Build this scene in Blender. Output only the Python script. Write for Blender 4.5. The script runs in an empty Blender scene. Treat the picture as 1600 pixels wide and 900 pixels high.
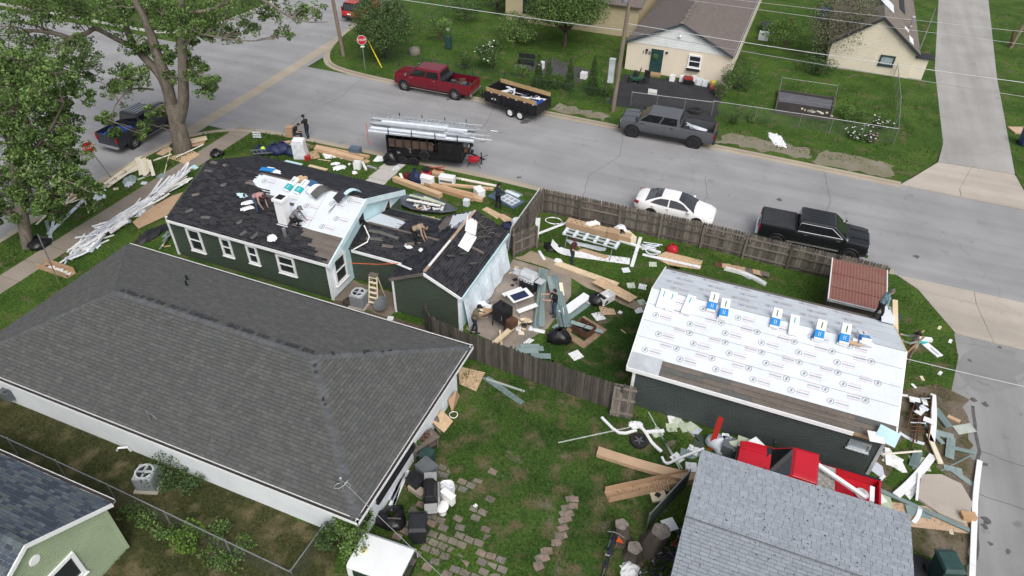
import bpy, math, random
import numpy as np
from mathutils import Vector, Matrix
random.seed(7); RNG = np.random.default_rng(7)
scn = bpy.context.scene
COL = scn.collection
R = math.radians

# ---------------------------------------------------------------- camera (drone, 23.5 m above the lawns)
CAM_H = 23.5; F_PX = 1088.03
YAW, PITCH, ROLL = R(-21.5934), R(39.1665), R(-0.925)
_fw = Vector((math.sin(YAW)*math.cos(PITCH), math.cos(YAW)*math.cos(PITCH), -math.sin(PITCH)))
_rt = Vector((math.cos(YAW), -math.sin(YAW), 0)); _dn = _fw.cross(_rt)
_r = math.cos(ROLL)*_rt + math.sin(ROLL)*_dn; _d = -math.sin(ROLL)*_rt + math.cos(ROLL)*_dn
cam = bpy.data.cameras.new('camera'); cam_ob = bpy.data.objects.new('camera', cam); COL.objects.link(cam_ob)
cam_ob.matrix_world = Matrix(((_r.x, -_d.x, -_fw.x, 0), (_r.y, -_d.y, -_fw.y, 0), (_r.z, -_d.z, -_fw.z, CAM_H), (0, 0, 0, 1)))
cam.sensor_width = 36; cam.lens = F_PX/1600*36; cam.clip_end = 1500; cam.clip_start = .5
scn.camera = cam_ob
# ---------------------------------------------------------------- sky, sun (bright overcast), exposure
SUN_EL, SUN_AZ = R(50), R(142)
world = bpy.data.worlds.new('World'); scn.world = world; world.use_nodes = True
wn = world.node_tree; wn.nodes.clear()
sky = wn.nodes.new('ShaderNodeTexSky'); sky.sky_type = 'NISHITA'; sky.sun_disc = False
sky.sun_elevation = SUN_EL; sky.sun_rotation = SUN_AZ; sky.air_density = 1.0; sky.dust_density = 4.0; sky.ozone_density = 1.0
hsv = wn.nodes.new('ShaderNodeHueSaturation'); hsv.inputs['Saturation'].default_value = .38
bgn = wn.nodes.new('ShaderNodeBackground'); bgn.inputs['Strength'].default_value = .15
wo = wn.nodes.new('ShaderNodeOutputWorld')
wn.links.new(sky.outputs[0], hsv.inputs['Color']); wn.links.new(hsv.outputs[0], bgn.inputs['Color']); wn.links.new(bgn.outputs[0], wo.inputs['Surface'])
sun = bpy.data.lights.new('sun', 'SUN'); sun.energy = 1.45; sun.angle = R(38); sun.color = (1, .97, .93)
sun_ob = bpy.data.objects.new('sun', sun); COL.objects.link(sun_ob)
_sd = Vector((math.sin(SUN_AZ)*math.cos(SUN_EL), math.cos(SUN_AZ)*math.cos(SUN_EL), math.sin(SUN_EL)))
sun_ob.rotation_euler = _sd.to_track_quat('Z', 'Y').to_euler(); sun_ob.location = (0, 0, 60)
vs = scn.view_settings; vs.view_transform = 'Standard'; vs.look = 'None'; vs.exposure = 0.14; vs.gamma = 1; vs.use_curve_mapping = False

# ---------------------------------------------------------------- helpers
def at(px, py, z=0.0):
    """the place in the world, at height z, that the photograph's pixel shows"""
    d = _r*((px-800)/F_PX) + _d*((py-450)/F_PX) + _fw
    t = (z-CAM_H)/d.z
    return Vector((d.x*t, d.y*t, z))
def upright(px, py, base):
    """point above/beside 'base' on the vertical plane through it that faces the camera"""
    n = Vector((_fw.x, _fw.y, 0)).normalized(); d = _r*((px-800)/F_PX) + _d*((py-450)/F_PX) + _fw
    t = Vector((base[0], base[1], 0)).dot(n)/Vector((d.x, d.y, 0)).dot(n)
    return Vector((d.x*t, d.y*t, CAM_H+d.z*t))

def material(name, col, rough=.8, var=.14, scale=2.5, fine=.08, fscale=30, bump=0, bscale=60, metal=0, spec=.35, coat=0, col2=None, stretch=None):
    m = bpy.data.materials.new(name); m.use_nodes = True; t = m.node_tree; N = t.nodes; Lk = t.links
    p = N['Principled BSDF']; p.inputs['Roughness'].default_value = rough; p.inputs['Metallic'].default_value = metal
    p.inputs['Specular IOR Level'].default_value = spec; p.inputs['Coat Weight'].default_value = coat
    p.inputs['Coat Roughness'].default_value = .06
    pos = N.new('ShaderNodeNewGeometry').outputs['Position']
    if stretch:
        mp = N.new('ShaderNodeMapping'); mp.inputs['Scale'].default_value = stretch; Lk.new(pos, mp.inputs['Vector']); pos = mp.outputs[0]
    def noise(s, det=4):
        n = N.new('ShaderNodeTexNoise'); n.inputs['Scale'].default_value = s; n.inputs['Detail'].default_value = det
        Lk.new(pos, n.inputs['Vector']); return n.outputs['Fac']
    c = np.array(col[:3]); c2 = np.array(col2[:3]) if col2 is not None else None
    def ramp(fac, a, b, lo=.3, hi=.7):
        r = N.new('ShaderNodeValToRGB'); r.color_ramp.elements[0].position = lo; r.color_ramp.elements[1].position = hi
        r.color_ramp.elements[0].color = (*a, 1); r.color_ramp.elements[1].color = (*b, 1); Lk.new(fac, r.inputs[0]); return r.outputs[0]
    base = ramp(noise(scale), c*(1-var), (c*(1+var) if c2 is None else c2))
    if fine:
        mx = N.new('ShaderNodeMix'); mx.data_type = 'RGBA'; mx.blend_type = 'MULTIPLY'; mx.inputs[0].default_value = 1
        Lk.new(base, mx.inputs[6]); Lk.new(ramp(noise(fscale, 3), np.ones(3)*(1-fine), np.ones(3)*(1+fine)), mx.inputs[7]); base = mx.outputs[2]
    Lk.new(base, p.inputs['Base Color'])
    if bump:
        b = N.new('ShaderNodeBump'); b.inputs['Strength'].default_value = bump; b.inputs['Distance'].default_value = .02
        Lk.new(noise(bscale, 5), b.inputs['Height']); Lk.new(b.outputs[0], p.inputs['Normal'])
    m['p'] = 1
    return m
def glass(name, col=(.02, .025, .03), rough=.06):
    return material(name, col, rough, var=.1, fine=0, spec=.7, coat=.7)

class B:
    """collects shapes; build() links them as ONE mesh object"""
    def __init__(s): s.v = []; s.f = []; s.m = []
    def add(s, vs, fs, mi=0):
        o = len(s.v); s.v += [tuple(p) for p in vs]
        for q in fs: s.f.append(tuple(i+o for i in q)); s.m.append(mi)
        return s
    def quad(s, *p, mi=0): return s.add(p, [tuple(range(len(p)))], mi)
    def hexa(s, p, mi=0): return s.add(p, [(3,2,1,0),(4,5,6,7),(0,1,5,4),(1,2,6,5),(2,3,7,6),(3,0,4,7)], mi)
    def box(s, c, d, rz=0, mi=0, rx=0, ry=0, top=1.0):
        h = [x/2 for x in d]; P = []
        Mx = Matrix.Rotation(rz, 3, 'Z') @ Matrix.Rotation(ry, 3, 'Y') @ Matrix.Rotation(rx, 3, 'X')
        for z in (-1, 1):
            k = top if z > 0 else 1
            for x, y in ((-1,-1),(1,-1),(1,1),(-1,1)):
                P.append(Mx @ Vector((x*h[0]*k, y*h[1]*k, z*h[2])) + Vector(c))
        return s.hexa(P, mi)
    def prism(s, poly, z0, z1, mi=0):
        n = len(poly); zf = (lambda z, p: z(p) if callable(z) else z)
        v = [(p[0], p[1], zf(z0, p)) for p in poly]+[(p[0], p[1], zf(z1, p)) for p in poly]
        f = [tuple(range(n-1, -1, -1)), tuple(range(n, 2*n))]+[(i, (i+1) % n, n+(i+1) % n, n+i) for i in range(n)]
        return s.add(v, f, mi)
    def slab(s, pts, t, mi=0):
        """polygon in space thickened downwards along its normal by t (keeps the given face as top)"""
        P = [Vector(p) for p in pts]; n = (P[1]-P[0]).cross(P[2]-P[0]).normalized()
        if n.z < 0: n = -n; P = P[::-1]
        k = len(P); v = P+[p-n*t for p in P]
        f = [tuple(range(k)), tuple(range(2*k-1, k-1, -1))]+[(i, k+i, k+(i+1) % k, (i+1) % k) for i in range(k)]
        return s.add(v, f, mi)
    def tube(s, pts, r, n=6, mi=0, caps=True):
        P = [Vector(p) for p in pts]; rr = r if isinstance(r, (list, tuple)) else [r]*len(P); o = []
        up = None
        for i, p in enumerate(P):
            d = (P[min(i+1, len(P)-1)]-P[max(i-1, 0)])
            d = d.normalized() if d.length > 1e-6 else Vector((0, 0, 1))
            if up is None: up = d.cross(Vector((0, 0, 1)) if abs(d.z) < .9 else Vector((1, 0, 0))).normalized()
            up = (up-d*up.dot(d)); up = up.normalized() if up.length > 1e-6 else d.orthogonal().normalized()
            w = d.cross(up)
            o += [p+(up*math.cos(2*math.pi*k/n)+w*math.sin(2*math.pi*k/n))*rr[i] for k in range(n)]
        f = [(i*n+k, i*n+(k+1) % n, (i+1)*n+(k+1) % n, (i+1)*n+k) for i in range(len(P)-1) for k in range(n)]
        if caps: f += [tuple(range(n-1, -1, -1)), tuple((len(P)-1)*n+k for k in range(n))]
        return s.add(o, f, mi)
    def cyl(s, a, b, r0, r1=None, n=12, mi=0): return s.tube([a, b], [r0, r0 if r1 is None else r1], n, mi)
    def lathe(s, c, prof, n=16, mi=0, axis='Z'):
        o = []
        for r, h in prof:
            for k in range(n):
                a = 2*math.pi*k/n; x, y = r*math.cos(a), r*math.sin(a)
                o.append({'Z': (c[0]+x, c[1]+y, c[2]+h), 'Y': (c[0]+x, c[1]+h, c[2]+y), 'X': (c[0]+h, c[1]+x, c[2]+y)}[axis])
        m = len(prof); f = [(i*n+k, i*n+(k+1) % n, (i+1)*n+(k+1) % n, (i+1)*n+k) for i in range(m-1) for k in range(n)]
        f += [tuple(range(n-1, -1, -1)), tuple((m-1)*n+k for k in range(n))]
        return s.add(o, f, mi)
    def build(s, name, mats, parent=None, loc=None, smooth=None, local=True, bevel=0, rz=0):
        me = bpy.data.meshes.new(name)
        off = Vector((0, 0, 0))
        if not local: off = wloc(parent) if parent is not None else Vector(loc or (0, 0, 0))
        me.from_pydata([tuple(Vector(p)-off) for p in s.v] if off.length else s.v, [], s.f)
        for m in (mats if isinstance(mats, (list, tuple)) else [mats]): me.materials.append(m)
        if any(s.m): me.polygons.foreach_set('material_index', s.m)
        me.update()
        if smooth is not None:
            me.polygons.foreach_set('use_smooth', [True]*len(me.polygons)); me.set_sharp_from_angle(angle=R(smooth))
        o = bpy.data.objects.new(name, me); COL.objects.link(o)
        if parent is not None: o.parent = parent
        elif loc is not None: o.location = loc; o.rotation_euler.z = rz
        if bevel:
            bv = o.modifiers.new('bevel', 'BEVEL'); bv.width = bevel; bv.segments = 2; bv.limit_method = 'ANGLE'
        return o
def wloc(o):
    v = Vector(o.location)
    while o.parent is not None: o = o.parent; v = v+Vector(o.location)
    return v
def tag(o, label=None, cat=None, group=None, kind=None):
    if label: o['label'] = label
    if cat: o['category'] = cat
    if group: o['group'] = group
    if kind: o['kind'] = kind
    return o
def thing(name, label, cat, loc, rz=0, group=None, kind=None):
    o = bpy.data.objects.new(name, None); COL.objects.link(o); o.location = loc; o.rotation_euler.z = rz; o.empty_display_size = .3
    return tag(o, label, cat, group, kind)
def put(me_ob, name, parent, loc, rot=(0, 0, 0), scale=(1, 1, 1)):
    """another piece that shares me_ob's mesh data"""
    o = bpy.data.objects.new(name, me_ob.data if hasattr(me_ob, 'data') else me_ob); COL.objects.link(o); o.parent = parent
    o.location = loc; o.rotation_euler = rot; o.scale = scale; return o
def copy_tree(o, parent=None, keep=True):
    c = o.copy(); COL.objects.link(c); c.parent = parent
    for ch in o.children: copy_tree(ch, c)
    return c
def text_mesh(txt, size, depth=.004):
    cu = bpy.data.curves.new('lettering', 'FONT'); cu.body = txt; cu.size = size; cu.extrude = depth; cu.align_x = 'CENTER'; cu.align_y = 'CENTER'
    ob = bpy.data.objects.new('tmp', cu); COL.objects.link(ob)
    me = bpy.data.meshes.new_from_object(ob.evaluated_get(bpy.context.evaluated_depsgraph_get()))
    bpy.data.objects.remove(ob); bpy.data.curves.remove(cu); return me
U = random.uniform
# ---------------------------------------------------------------- materials
def grass_material(name, greens, dry=.5, dirt=.0):
    m = bpy.data.materials.new(name); m.use_nodes = True; t = m.node_tree; N = t.nodes; Lk = t.links; p = N['Principled BSDF']
    p.inputs['Roughness'].default_value = .9; p.inputs['Specular IOR Level'].default_value = .15
    pos = N.new('ShaderNodeNewGeometry').outputs['Position']
    def noise(s, d=5, off=0):
        n = N.new('ShaderNodeTexNoise'); n.inputs['Scale'].default_value = s; n.inputs['Detail'].default_value = d
        mp = N.new('ShaderNodeMapping'); mp.inputs['Location'].default_value = (off, off*.7, 0); Lk.new(pos, mp.inputs[0]); Lk.new(mp.outputs[0], n.inputs['Vector']); return n.outputs['Fac']
    def ramp(fac, stops):
        r = N.new('ShaderNodeValToRGB'); e = r.color_ramp.elements
        while len(e) < len(stops): e.new(.5)
        for k, (q, c) in enumerate(stops): e[k].position = q; e[k].color = (*c, 1)
        Lk.new(fac, r.inputs[0]); return r.outputs[0]
    def mix(f, a, b, mode='MIX'):
        x = N.new('ShaderNodeMix'); x.data_type = 'RGBA'; x.blend_type = mode
        if isinstance(f, float): x.inputs[0].default_value = f
        else: Lk.new(f, x.inputs[0])
        Lk.new(a, x.inputs[6]); Lk.new(b, x.inputs[7]); return x.outputs[2]
    g = ramp(noise(.45), [(.3, greens[0]), (.5, greens[1]), (.7, greens[2])])
    g = mix(1.0, g, ramp(noise(9, 6), [(.25, (.42, .45, .42)), (.75, (1.5, 1.5, 1.4))]), 'MULTIPLY')
    g = mix(1.0, g, ramp(noise(38, 3, 7), [(.3, (.5, .55, .5)), (.7, (1.45, 1.42, 1.4))]), 'MULTIPLY')
    dr = ramp(noise(1.1, 6, 13), [(.60-.12*dry, (0, 0, 0)), (.74-.1*dry, (1, 1, 1))])
    g = mix(dr, g, ramp(noise(14, 4, 3), [(.3, (.085, .072, .036)), (.7, (.16, .135, .075))]))
    if dirt:
        dd = ramp(noise(.8, 6, 31), [(.68-.2*dirt, (0, 0, 0)), (.78-.2*dirt, (1, 1, 1))])
        g = mix(dd, g, ramp(noise(18, 4, 5), [(.3, (.12, .095, .07)), (.7, (.21, .175, .135))]))
    Lk.new(g, p.inputs['Base Color'])
    b = N.new('ShaderNodeBump'); b.inputs['Strength'].default_value = .6; b.inputs['Distance'].default_value = .05
    Lk.new(noise(28, 6), b.inputs['Height']); Lk.new(b.outputs[0], p.inputs['Normal'])
    return m
M_GRASS = grass_material('grass', [(.034, .072, .012), (.052, .100, .018), (.078, .128, .025)], .35)
M_GRASS2 = grass_material('worn_grass', [(.026, .055, .012), (.042, .082, .017), (.066, .108, .025)], .75, .3)
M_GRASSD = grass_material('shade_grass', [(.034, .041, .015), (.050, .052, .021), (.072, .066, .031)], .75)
def paved(name, base, crack=.5, spots=.5, along='X'):
    m = material(name, base, .92, var=.10, scale=.35, fine=.10, fscale=45, bump=.25, bscale=120, spec=.2)
    t = m.node_tree; N = t.nodes; Lk = t.links; p = N['Principled BSDF']
    src = p.inputs['Base Color'].links[0].from_socket; pos = N.new('ShaderNodeNewGeometry').outputs['Position']
    def mul(a, f, lo, hi, c0, c1=(1, 1, 1)):
        r = N.new('ShaderNodeValToRGB'); r.color_ramp.elements[0].position = lo; r.color_ramp.elements[1].position = hi
        r.color_ramp.elements[0].color = (*c0, 1); r.color_ramp.elements[1].color = (*c1, 1); Lk.new(f, r.inputs[0])
        x = N.new('ShaderNodeMix'); x.data_type = 'RGBA'; x.blend_type = 'MULTIPLY'; x.inputs[0].default_value = 1; Lk.new(a, x.inputs[6]); Lk.new(r.outputs[0], x.inputs[7]); return x.outputs[2]
    if crack:
        n = N.new('ShaderNodeTexNoise'); n.inputs['Scale'].default_value = .6; Lk.new(pos, n.inputs['Vector'])
        ad = N.new('ShaderNodeMix'); ad.data_type = 'RGBA'; ad.blend_type = 'ADD'; ad.inputs[0].default_value = 1.2; Lk.new(pos, ad.inputs[6]); Lk.new(n.outputs['Color'], ad.inputs[7])
        v = N.new('ShaderNodeTexVoronoi'); v.feature = 'DISTANCE_TO_EDGE'; v.inputs['Scale'].default_value = .085; Lk.new(ad.outputs[2], v.inputs['Vector'])
        src = mul(src, v.outputs['Distance'], .0005, .003, (1-.26*crack,)*3)
    # long tyre-worn streaks along the road
    mp = N.new('ShaderNodeMapping'); mp.inputs['Scale'].default_value = (.05, .9, 1) if along == 'X' else (.9, .05, 1); Lk.new(pos, mp.inputs[0])
    n2 = N.new('ShaderNodeTexNoise'); n2.inputs['Scale'].default_value = 1; n2.inputs['Detail'].default_value = 5; Lk.new(mp.outputs[0], n2.inputs['Vector'])
    src = mul(src, n2.outputs['Fac'], .3, .7, (.87, .87, .87), (1.09, 1.09, 1.09))
    n3 = N.new('ShaderNodeTexNoise'); n3.inputs['Scale'].default_value = 1.3; n3.inputs['Detail'].default_value = 6; Lk.new(pos, n3.inputs['Vector'])
    src = mul(src, n3.outputs['Fac'], .27, .36, (1-.4*spots,)*3)
    Lk.new(src, p.inputs['Base Color']); return m
M_ROAD = paved('street_asphalt', (.292, .290, .294), .45, .45)
M_ALLEY = paved('alley_asphalt', (.270, .268, .266), .6, .8, 'Y')
M_GRAVEL = paved('alley_concrete', (.34, .33, .315), .3, .6, 'Y')
M_CONC = paved('concrete', (.42, .375, .325), .3, .4)
M_KERB = paved('kerb_concrete', (.385, .335, .265), .2, .5)
M_WALK = paved('sidewalk_concrete', (.285, .245, .205), .2, .6)
M_WALKL = paved('pale_concrete', (.50, .48, .45), .1, .3)
M_PAVER = material('paver_concrete', (.19, .165, .135), .9, .25, 1.2, .15, 25, .4, 80)
M_DIRT = material('dirt', (.20, .165, .125), .95, .25, .9, .2, 22, .5, 60)
M_DIRTG = material('pale_gravel', (.34, .30, .25), .95, .28, .8, .25, 30, .6, 90, col2=(.17, .16, .09))
M_BLACKTOP = material('fresh_blacktop', (.030, .030, .034), .9, .25, .9, .2, 60, .5, 120)
M_SOIL = material('garden_soil', (.035, .03, .027), .95, .3, 1.5, .3, 40, .6, 60)
def tones(name, cols, **k): return [material('%s_%d' % (name, i), c, **k) for i, c in enumerate(cols)]
SH = dict(rough=.95, var=.10, scale=6, fine=.16, fscale=70, spec=.15)
M_SH_GREY = tones('weathered_grey_shingle', [(.100, .101, .097), (.091, .092, .089), (.109, .110, .105), (.094, .097, .096)], **SH)
M_SH_DARK = tones('new_charcoal_shingle', [(.026, .027, .033), (.020, .021, .026), (.033, .034, .041), (.042, .043, .050)], **SH)
M_SH_BLUE = tones('slate_blue_shingle', [(.085, .105, .130), (.065, .080, .105), (.115, .135, .150), (.055, .066, .085), (.10, .12, .125)], **SH)
M_SH_WHITE = tones('pale_grey_shingle', [(.285, .312, .345), (.272, .299, .331), (.297, .324, .358), (.265, .290, .322)], **SH)
M_ROOF188 = material('brown_grey_shingle_roof', (.155, .132, .122), .95, .12, 3, .22, 18, .5, 30, spec=.15, stretch=(1, 1, 2))
M_ROOFH2 = material('brown_shingle_roof', (.185, .160, .140), .95, .16, 1.6, .22, 16, .5, 30, spec=.15)
M_DECK = material('old_roof_boards', (.135, .115, .100), .9, .22, 1.5, .25, 22, .3, 40, stretch=(.4, 3, 3))
M_TAR = material('ridge_tar', (.035, .036, .040), .9, .3, 4, .2, 40)
M_HIPCAP = tones('hip_cap_shingle', [(.112, .118, .128), (.102, .107, .116), (.090, .094, .101)], **SH)
M_SIDEDK = material('dark_green_siding', (.060, .080, .060), .55, .08, 1.2, .06, 30, spec=.35)
M_SIDEGR = material('charcoal_green_siding', (.063, .077, .074), .6, .08, 1.2, .06, 30, spec=.3)
M_SIDELT = material('light_green_siding', (.33, .40, .265), .65, .06, 1.0, .05, 30)
M_WHITE = material('white_paint', (.76, .78, .78), .55, .05, 1.2, .04, 30)
M_WHITEW = material('white_wall', (.76, .80, .83), .7, .06, .8, .06, 22, .08, 40)
M_TRIM = material('white_trim', (.80, .81, .82), .45, .04, 2, .03, 30)
M_CREAM = material('cream_wall', (.70, .62, .50), .8, .05, .6, .04, 20)
M_CREAM2 = material('cream_siding', (.69, .63, .51), .7, .05, .6, .04, 20)
M_WRAP = material('pale_blue_house_wrap', (.50, .70, .74), .6, .10, 1.2, .08, 14)
M_WRAPW = material('white_foam_board', (.78, .82, .86), .55, .10, 1.6, .08, 16)
M_UNDER = material('white_roof_underlayment', (.64, .685, .73), .6, .06, .9, .05, 9, .55, 2.6)
M_PRINTD = material('dark_print', (.27, .27, .31), .7); M_PRINTP = material('pink_print', (.64, .52, .58), .7)
M_GLASS = glass('window_glass', (.025, .03, .035)); M_GLASSC = glass('car_glass', (.012, .014, .016), .04)
M_GLASSL = glass('light_window_glass', (.30, .36, .40), .2)
M_FENCE = tones('weathered_cedar', [(.150, .128, .108), (.115, .098, .084), (.185, .162, .138), (.095, .082, .072)], rough=.9, var=.22, scale=3, fine=.2, fscale=25, stretch=(3, 3, .5))
M_FENCED = tones('dark_weathered_cedar', [(.088, .076, .066), (.066, .058, .052), (.110, .096, .082)], rough=.9, var=.22, scale=3, fine=.2, fscale=25, stretch=(3, 3, .5))
M_LUMBER = tones('pale_lumber', [(.60, .46, .30), (.66, .52, .35), (.52, .38, .23)], rough=.8, var=.10, scale=2, fine=.08, fscale=30)
M_BEAM = tones('engineered_beam', [(.52, .335, .20), (.46, .285, .16), (.57, .39, .245)], rough=.8, var=.10, scale=2, fine=.08, fscale=30)
M_CARD = tones('cardboard', [(.47, .325, .21), (.42, .28, .175), (.51, .365, .25)], rough=.85, var=.08, scale=1.5, fine=.05, fscale=30)
M_OSB = material('oriented_strand_board', (.56, .40, .25), .85, .18, 7, .25, 40)
M_SIDSCRAP = tones('grey_green_siding_scrap', [(.20, .27, .265), (.25, .32, .31), (.165, .225, .225)], rough=.55, var=.08, scale=2, fine=.05, fscale=25)
M_WSCRAP = tones('white_siding_scrap', [(.78, .80, .83), (.68, .72, .77), (.82, .82, .82), (.56, .59, .66), (.74, .73, .70)], rough=.5, var=.06, scale=2, fine=.05, fscale=25)
M_CSCRAP = tones('cream_board', [(.76, .68, .53), (.70, .61, .45), (.80, .75, .63)], rough=.6, var=.06, scale=2, fine=.05, fscale=25)
M_GSCRAP = tones('pale_green_tile', [(.44, .50, .37), (.50, .55, .44), (.40, .44, .40)], rough=.7)
M_BARK = material('bark', (.165, .142, .115), .95, .3, 5, .3, 30, .9, 25, stretch=(1, 1, .25))
M_BARKD = material('dark_bark', (.082, .068, .055), .95, .3, 5, .3, 30, .9, 25, stretch=(1, 1, .25))
def leafset(name, cols): return tones(name, cols, rough=.6, var=.18, scale=1.2, fine=.1, fscale=12, spec=.3)
M_LEAF = leafset('maple_leaf', [(.090, .160, .038), (.128, .208, .054), (.062, .114, .027), (.170, .250, .080)])
M_LEAFD = leafset('dark_leaf', [(.042, .084, .024), (.060, .112, .032), (.084, .142, .042)])
M_LEAFP = leafset('pale_leaf', [(.135, .180, .078), (.180, .225, .110), (.095, .135, .052)])
M_LEAFB = leafset('bright_leaf', [(.085, .170, .022), (.120, .210, .030), (.055, .115, .018)])
M_TWIG = material('dry_twig', (.20, .165, .125), .9, .3, 4)
M_METAL = material('galvanised_steel', (.36, .37, .38), .45, .12, 3, .06, 30, metal=.7)
M_ALU = material('bare_aluminium', (.60, .63, .66), .38, .12, 2, .06, 20, metal=.55)
M_STEEL = material('stainless_steel', (.72, .73, .74), .25, .08, 3, .04, 30, metal=.5)
M_BLK = material('black_paint', (.014, .014, .016), .45, .25, 3); M_RUB = material('tyre_rubber', (.020, .020, .021), .85, .2, 5)
M_BLKP = material('black_plastic', (.022, .023, .027), .5, .2, 3); M_GRYP = material('grey_plastic', (.12, .13, .14), .55, .15, 3)
M_BAG = material('black_bin_bag', (.012, .012, .014), .28, .2, 5, bump=.8, bscale=9)
M_POLE = material('utility_pole_wood', (.205, .165, .125), .9, .22, 3, .2, 25, .4, 30, stretch=(4, 4, .3))
M_WIRE = material('cable', (.30, .30, .31), .5, .1); M_WIREW = material('white_cable', (.50, .51, .52), .5, .1)
def paint(name, c, **k): return material(name, c, k.pop('rough', .34), var=.04, fine=.03, coat=.22, spec=.4, **k)
P_RED = paint('dark_red_paint', (.145, .007, .016)); P_GREY = paint('gunmetal_paint', (.085, .090, .100)); P_BLACK = paint('black_car_paint', (.010, .011, .013))
P_WHITE = paint('white_car_paint', (.80, .80, .80)); P_BRED = paint('bright_red_paint', (.52, .012, .026)); P_SILV = paint('blue_black_paint', (.028, .032, .040))
P_ORED = paint('orange_red_paint', (.42, .030, .022))
M_CHROME = material('chrome', (.75, .75, .76), .12, .04, metal=1.0, fine=0); M_RIM = material('alloy_rim', (.42, .42, .43), .3, .08, metal=.7)
M_LAMPR = material('tail_lamp_red', (.30, .01, .012), .2); M_LAMPW = material('clear_lamp', (.70, .72, .74), .15)
M_BLUE = material('blue_tarp', (.012, .060, .34), .5, .2, 4, bump=.5, bscale=8); M_NAVY = material('navy_tarp', (.018, .026, .075), .55, .25, 4, bump=.6, bscale=8)
M_BLABEL = material('blue_label', (.025, .235, .60), .45, .08, 4); M_TEAL = material('teal_label', (.03, .40, .42), .45, .08, 4)
M_GREENB = material('green_bin_plastic', (.028, .065, .062), .5, .15, 3); M_BLUEB = material('blue_bin_plastic', (.020, .045, .125), .5, .15, 3)
M_RUSTR = material('red_corrugated_sheet', (.27, .115, .092), .75, .2, 1.2, .14, 18, col2=(.22, .115, .09)); M_RUST = material('rusty_steel', (.10, .048, .030), .85, .3, 5, .2, 30)
M_SIGNR = material('sign_red', (.42, .016, .028), .4, .05); M_SIGNY = material('marker_yellow', (.68, .56, .02), .5, .05); M_ORANGE = material('safety_orange', (.75, .13, .03), .5, .05)
M_PORC = material('white_porcelain', (.80, .80, .79), .15, .03); M_GREENP = material('green_machine_paint', (.020, .075, .040), .5, .2)
M_TEALD = material('dark_teal_door', (.020, .058, .058), .45, .2, 3); M_PURP = material('purple_paint', (.10, .03, .22), .5, .1)
# ---------------------------------------------------------------- the setting: ground, streets, lawns, kerbs
def structure(name, b, m, **k):
    return tag(b.build(name, m, **k), kind='structure')
def sheet(name, poly, z, m, thick=.05):
    return structure(name, B().prism(poly, z-thick, z), m)
def offset_path(path, w0, w1):
    out = []
    for i, p in enumerate(path):
        a = Vector(path[max(i-1, 0)]); c = Vector(path[min(i+1, len(path)-1)]); d = (c-a).normalized(); n = Vector((-d.y, d.x))
        out.append((Vector(p)+n*w0, Vector(p)+n*w1))
    return out
def strip(name, path, w0, w1, z0, z1, m, parent=None):
    b = B(); o = offset_path([Vector(p) for p in path], w0, w1)
    for (a, c), (d, e) in zip(o[:-1], o[1:]):
        b.hexa([(*a, z0), (*c, z0), (*e, z0), (*d, z0), (*a, z1), (*c, z1), (*e, z1), (*d, z1)])
    return structure(name, b, m)
def smooth_path(pts, n=6):
    P = [Vector(p) for p in pts]; out = []
    for i in range(len(P)-1):
        p0, p1, p2, p3 = P[max(i-1, 0)], P[i], P[i+1], P[min(i+2, len(P)-1)]
        for k in range(n):
            t = k/n; out.append(.5*((2*p1)+(p2-p0)*t+(2*p0-5*p1+4*p2-p3)*t*t+(3*p1-p0-3*p2+p3)*t**3))
    return out+[P[-1]]
def ragged(poly, amp=.25, step=.5):
    out = []
    for i, p in enumerate(poly):
        a = Vector(p); c = Vector(poly[(i+1) % len(poly)]); k = max(1, int((c-a).length/step))
        for j in range(k):
            q = a+(c-a)*(j/k); out.append((q.x+U(-amp, amp), q.y+U(-amp, amp)))
    return out
structure('ground', B().prism([(-400, -300), (400, -300), (400, 500), (-400, 500)], -.4, -.12), M_GRASS)
sheet('street', [(-120, 35.8), (120, 35.8), (120, 48.2), (-120, 48.2)], -.090, M_ROAD, .02)
sheet('cross_street', [(-52.6, -60), (-38.6, -60), (-38.6, 180), (-52.6, 180)], -.086, M_ROAD, .02)
sheet('alley', [(10.2, -60), (17.5, -60), (17.5, 32.4), (10.6, 32.4)], -.082, M_ALLEY, .02)
home_edge = [(-39.15, -60), (-39.15, 20), (-39.1, 30.5)]+[tuple(p) for p in smooth_path([(-39.1, 30.5), (-38.6, 33.3), (-37.0, 35.2), (-34.6, 36.2), (-31, 36.55)], 5)]+[(-26, 36.7), (-16, 36.85), (-6, 36.45), (8.4, 36.25)]
north_edge = [(-40.4, 180), (-40.4, 60)]+[tuple(p) for p in smooth_path([(-40.4, 60), (-39.9, 56), (-38.9, 52.3), (-37.4, 49.9), (-35.6, 48.95), (-32.2, 48.45), (-27, 48.2)], 5)]+[(-16, 47.9), (0, 47.5), (9.0, 47.15)]
nw_edge = [(-120, 49.3), (-57, 49.4)]+[tuple(p) for p in smooth_path([(-57, 49.4), (-54.6, 50.6), (-53, 53.4), (-52.4, 58)], 5)]+[(-52.4, 180)]
LAWN = .02
lawn_home = home_edge+[(9.5, 35.3), (11.1, 32.3), (11.15, 30.3), (10.6, 27.4), (10.5, 20), (10.5, -60)]
lawn_north = north_edge+[(11.4, 51.4), (12.0, 54.5), (12.3, 70), (13.9, 92.4), (13.9, 180)]
sheet('lawn', lawn_home, LAWN, M_GRASS, .3); sheet('lawn', lawn_north, LAWN, M_GRASS, .3)
sheet('lawn', [(16.8, 47.2), (120, 46), (120, 180), (23, 180), (19.1, 94.8), (17.2, 70), (16.5, 56.5), (16.3, 51.6)], LAWN, M_GRASS, .3)
sheet('lawn', nw_edge+[(-120, 180)], LAWN, M_GRASS, .3)
sheet('lawn', [(-120, -60), (-52.6, -60), (-52.6, 33), (-55, 36), (-120, 36.2)], LAWN, M_GRASS2, .3)
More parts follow.
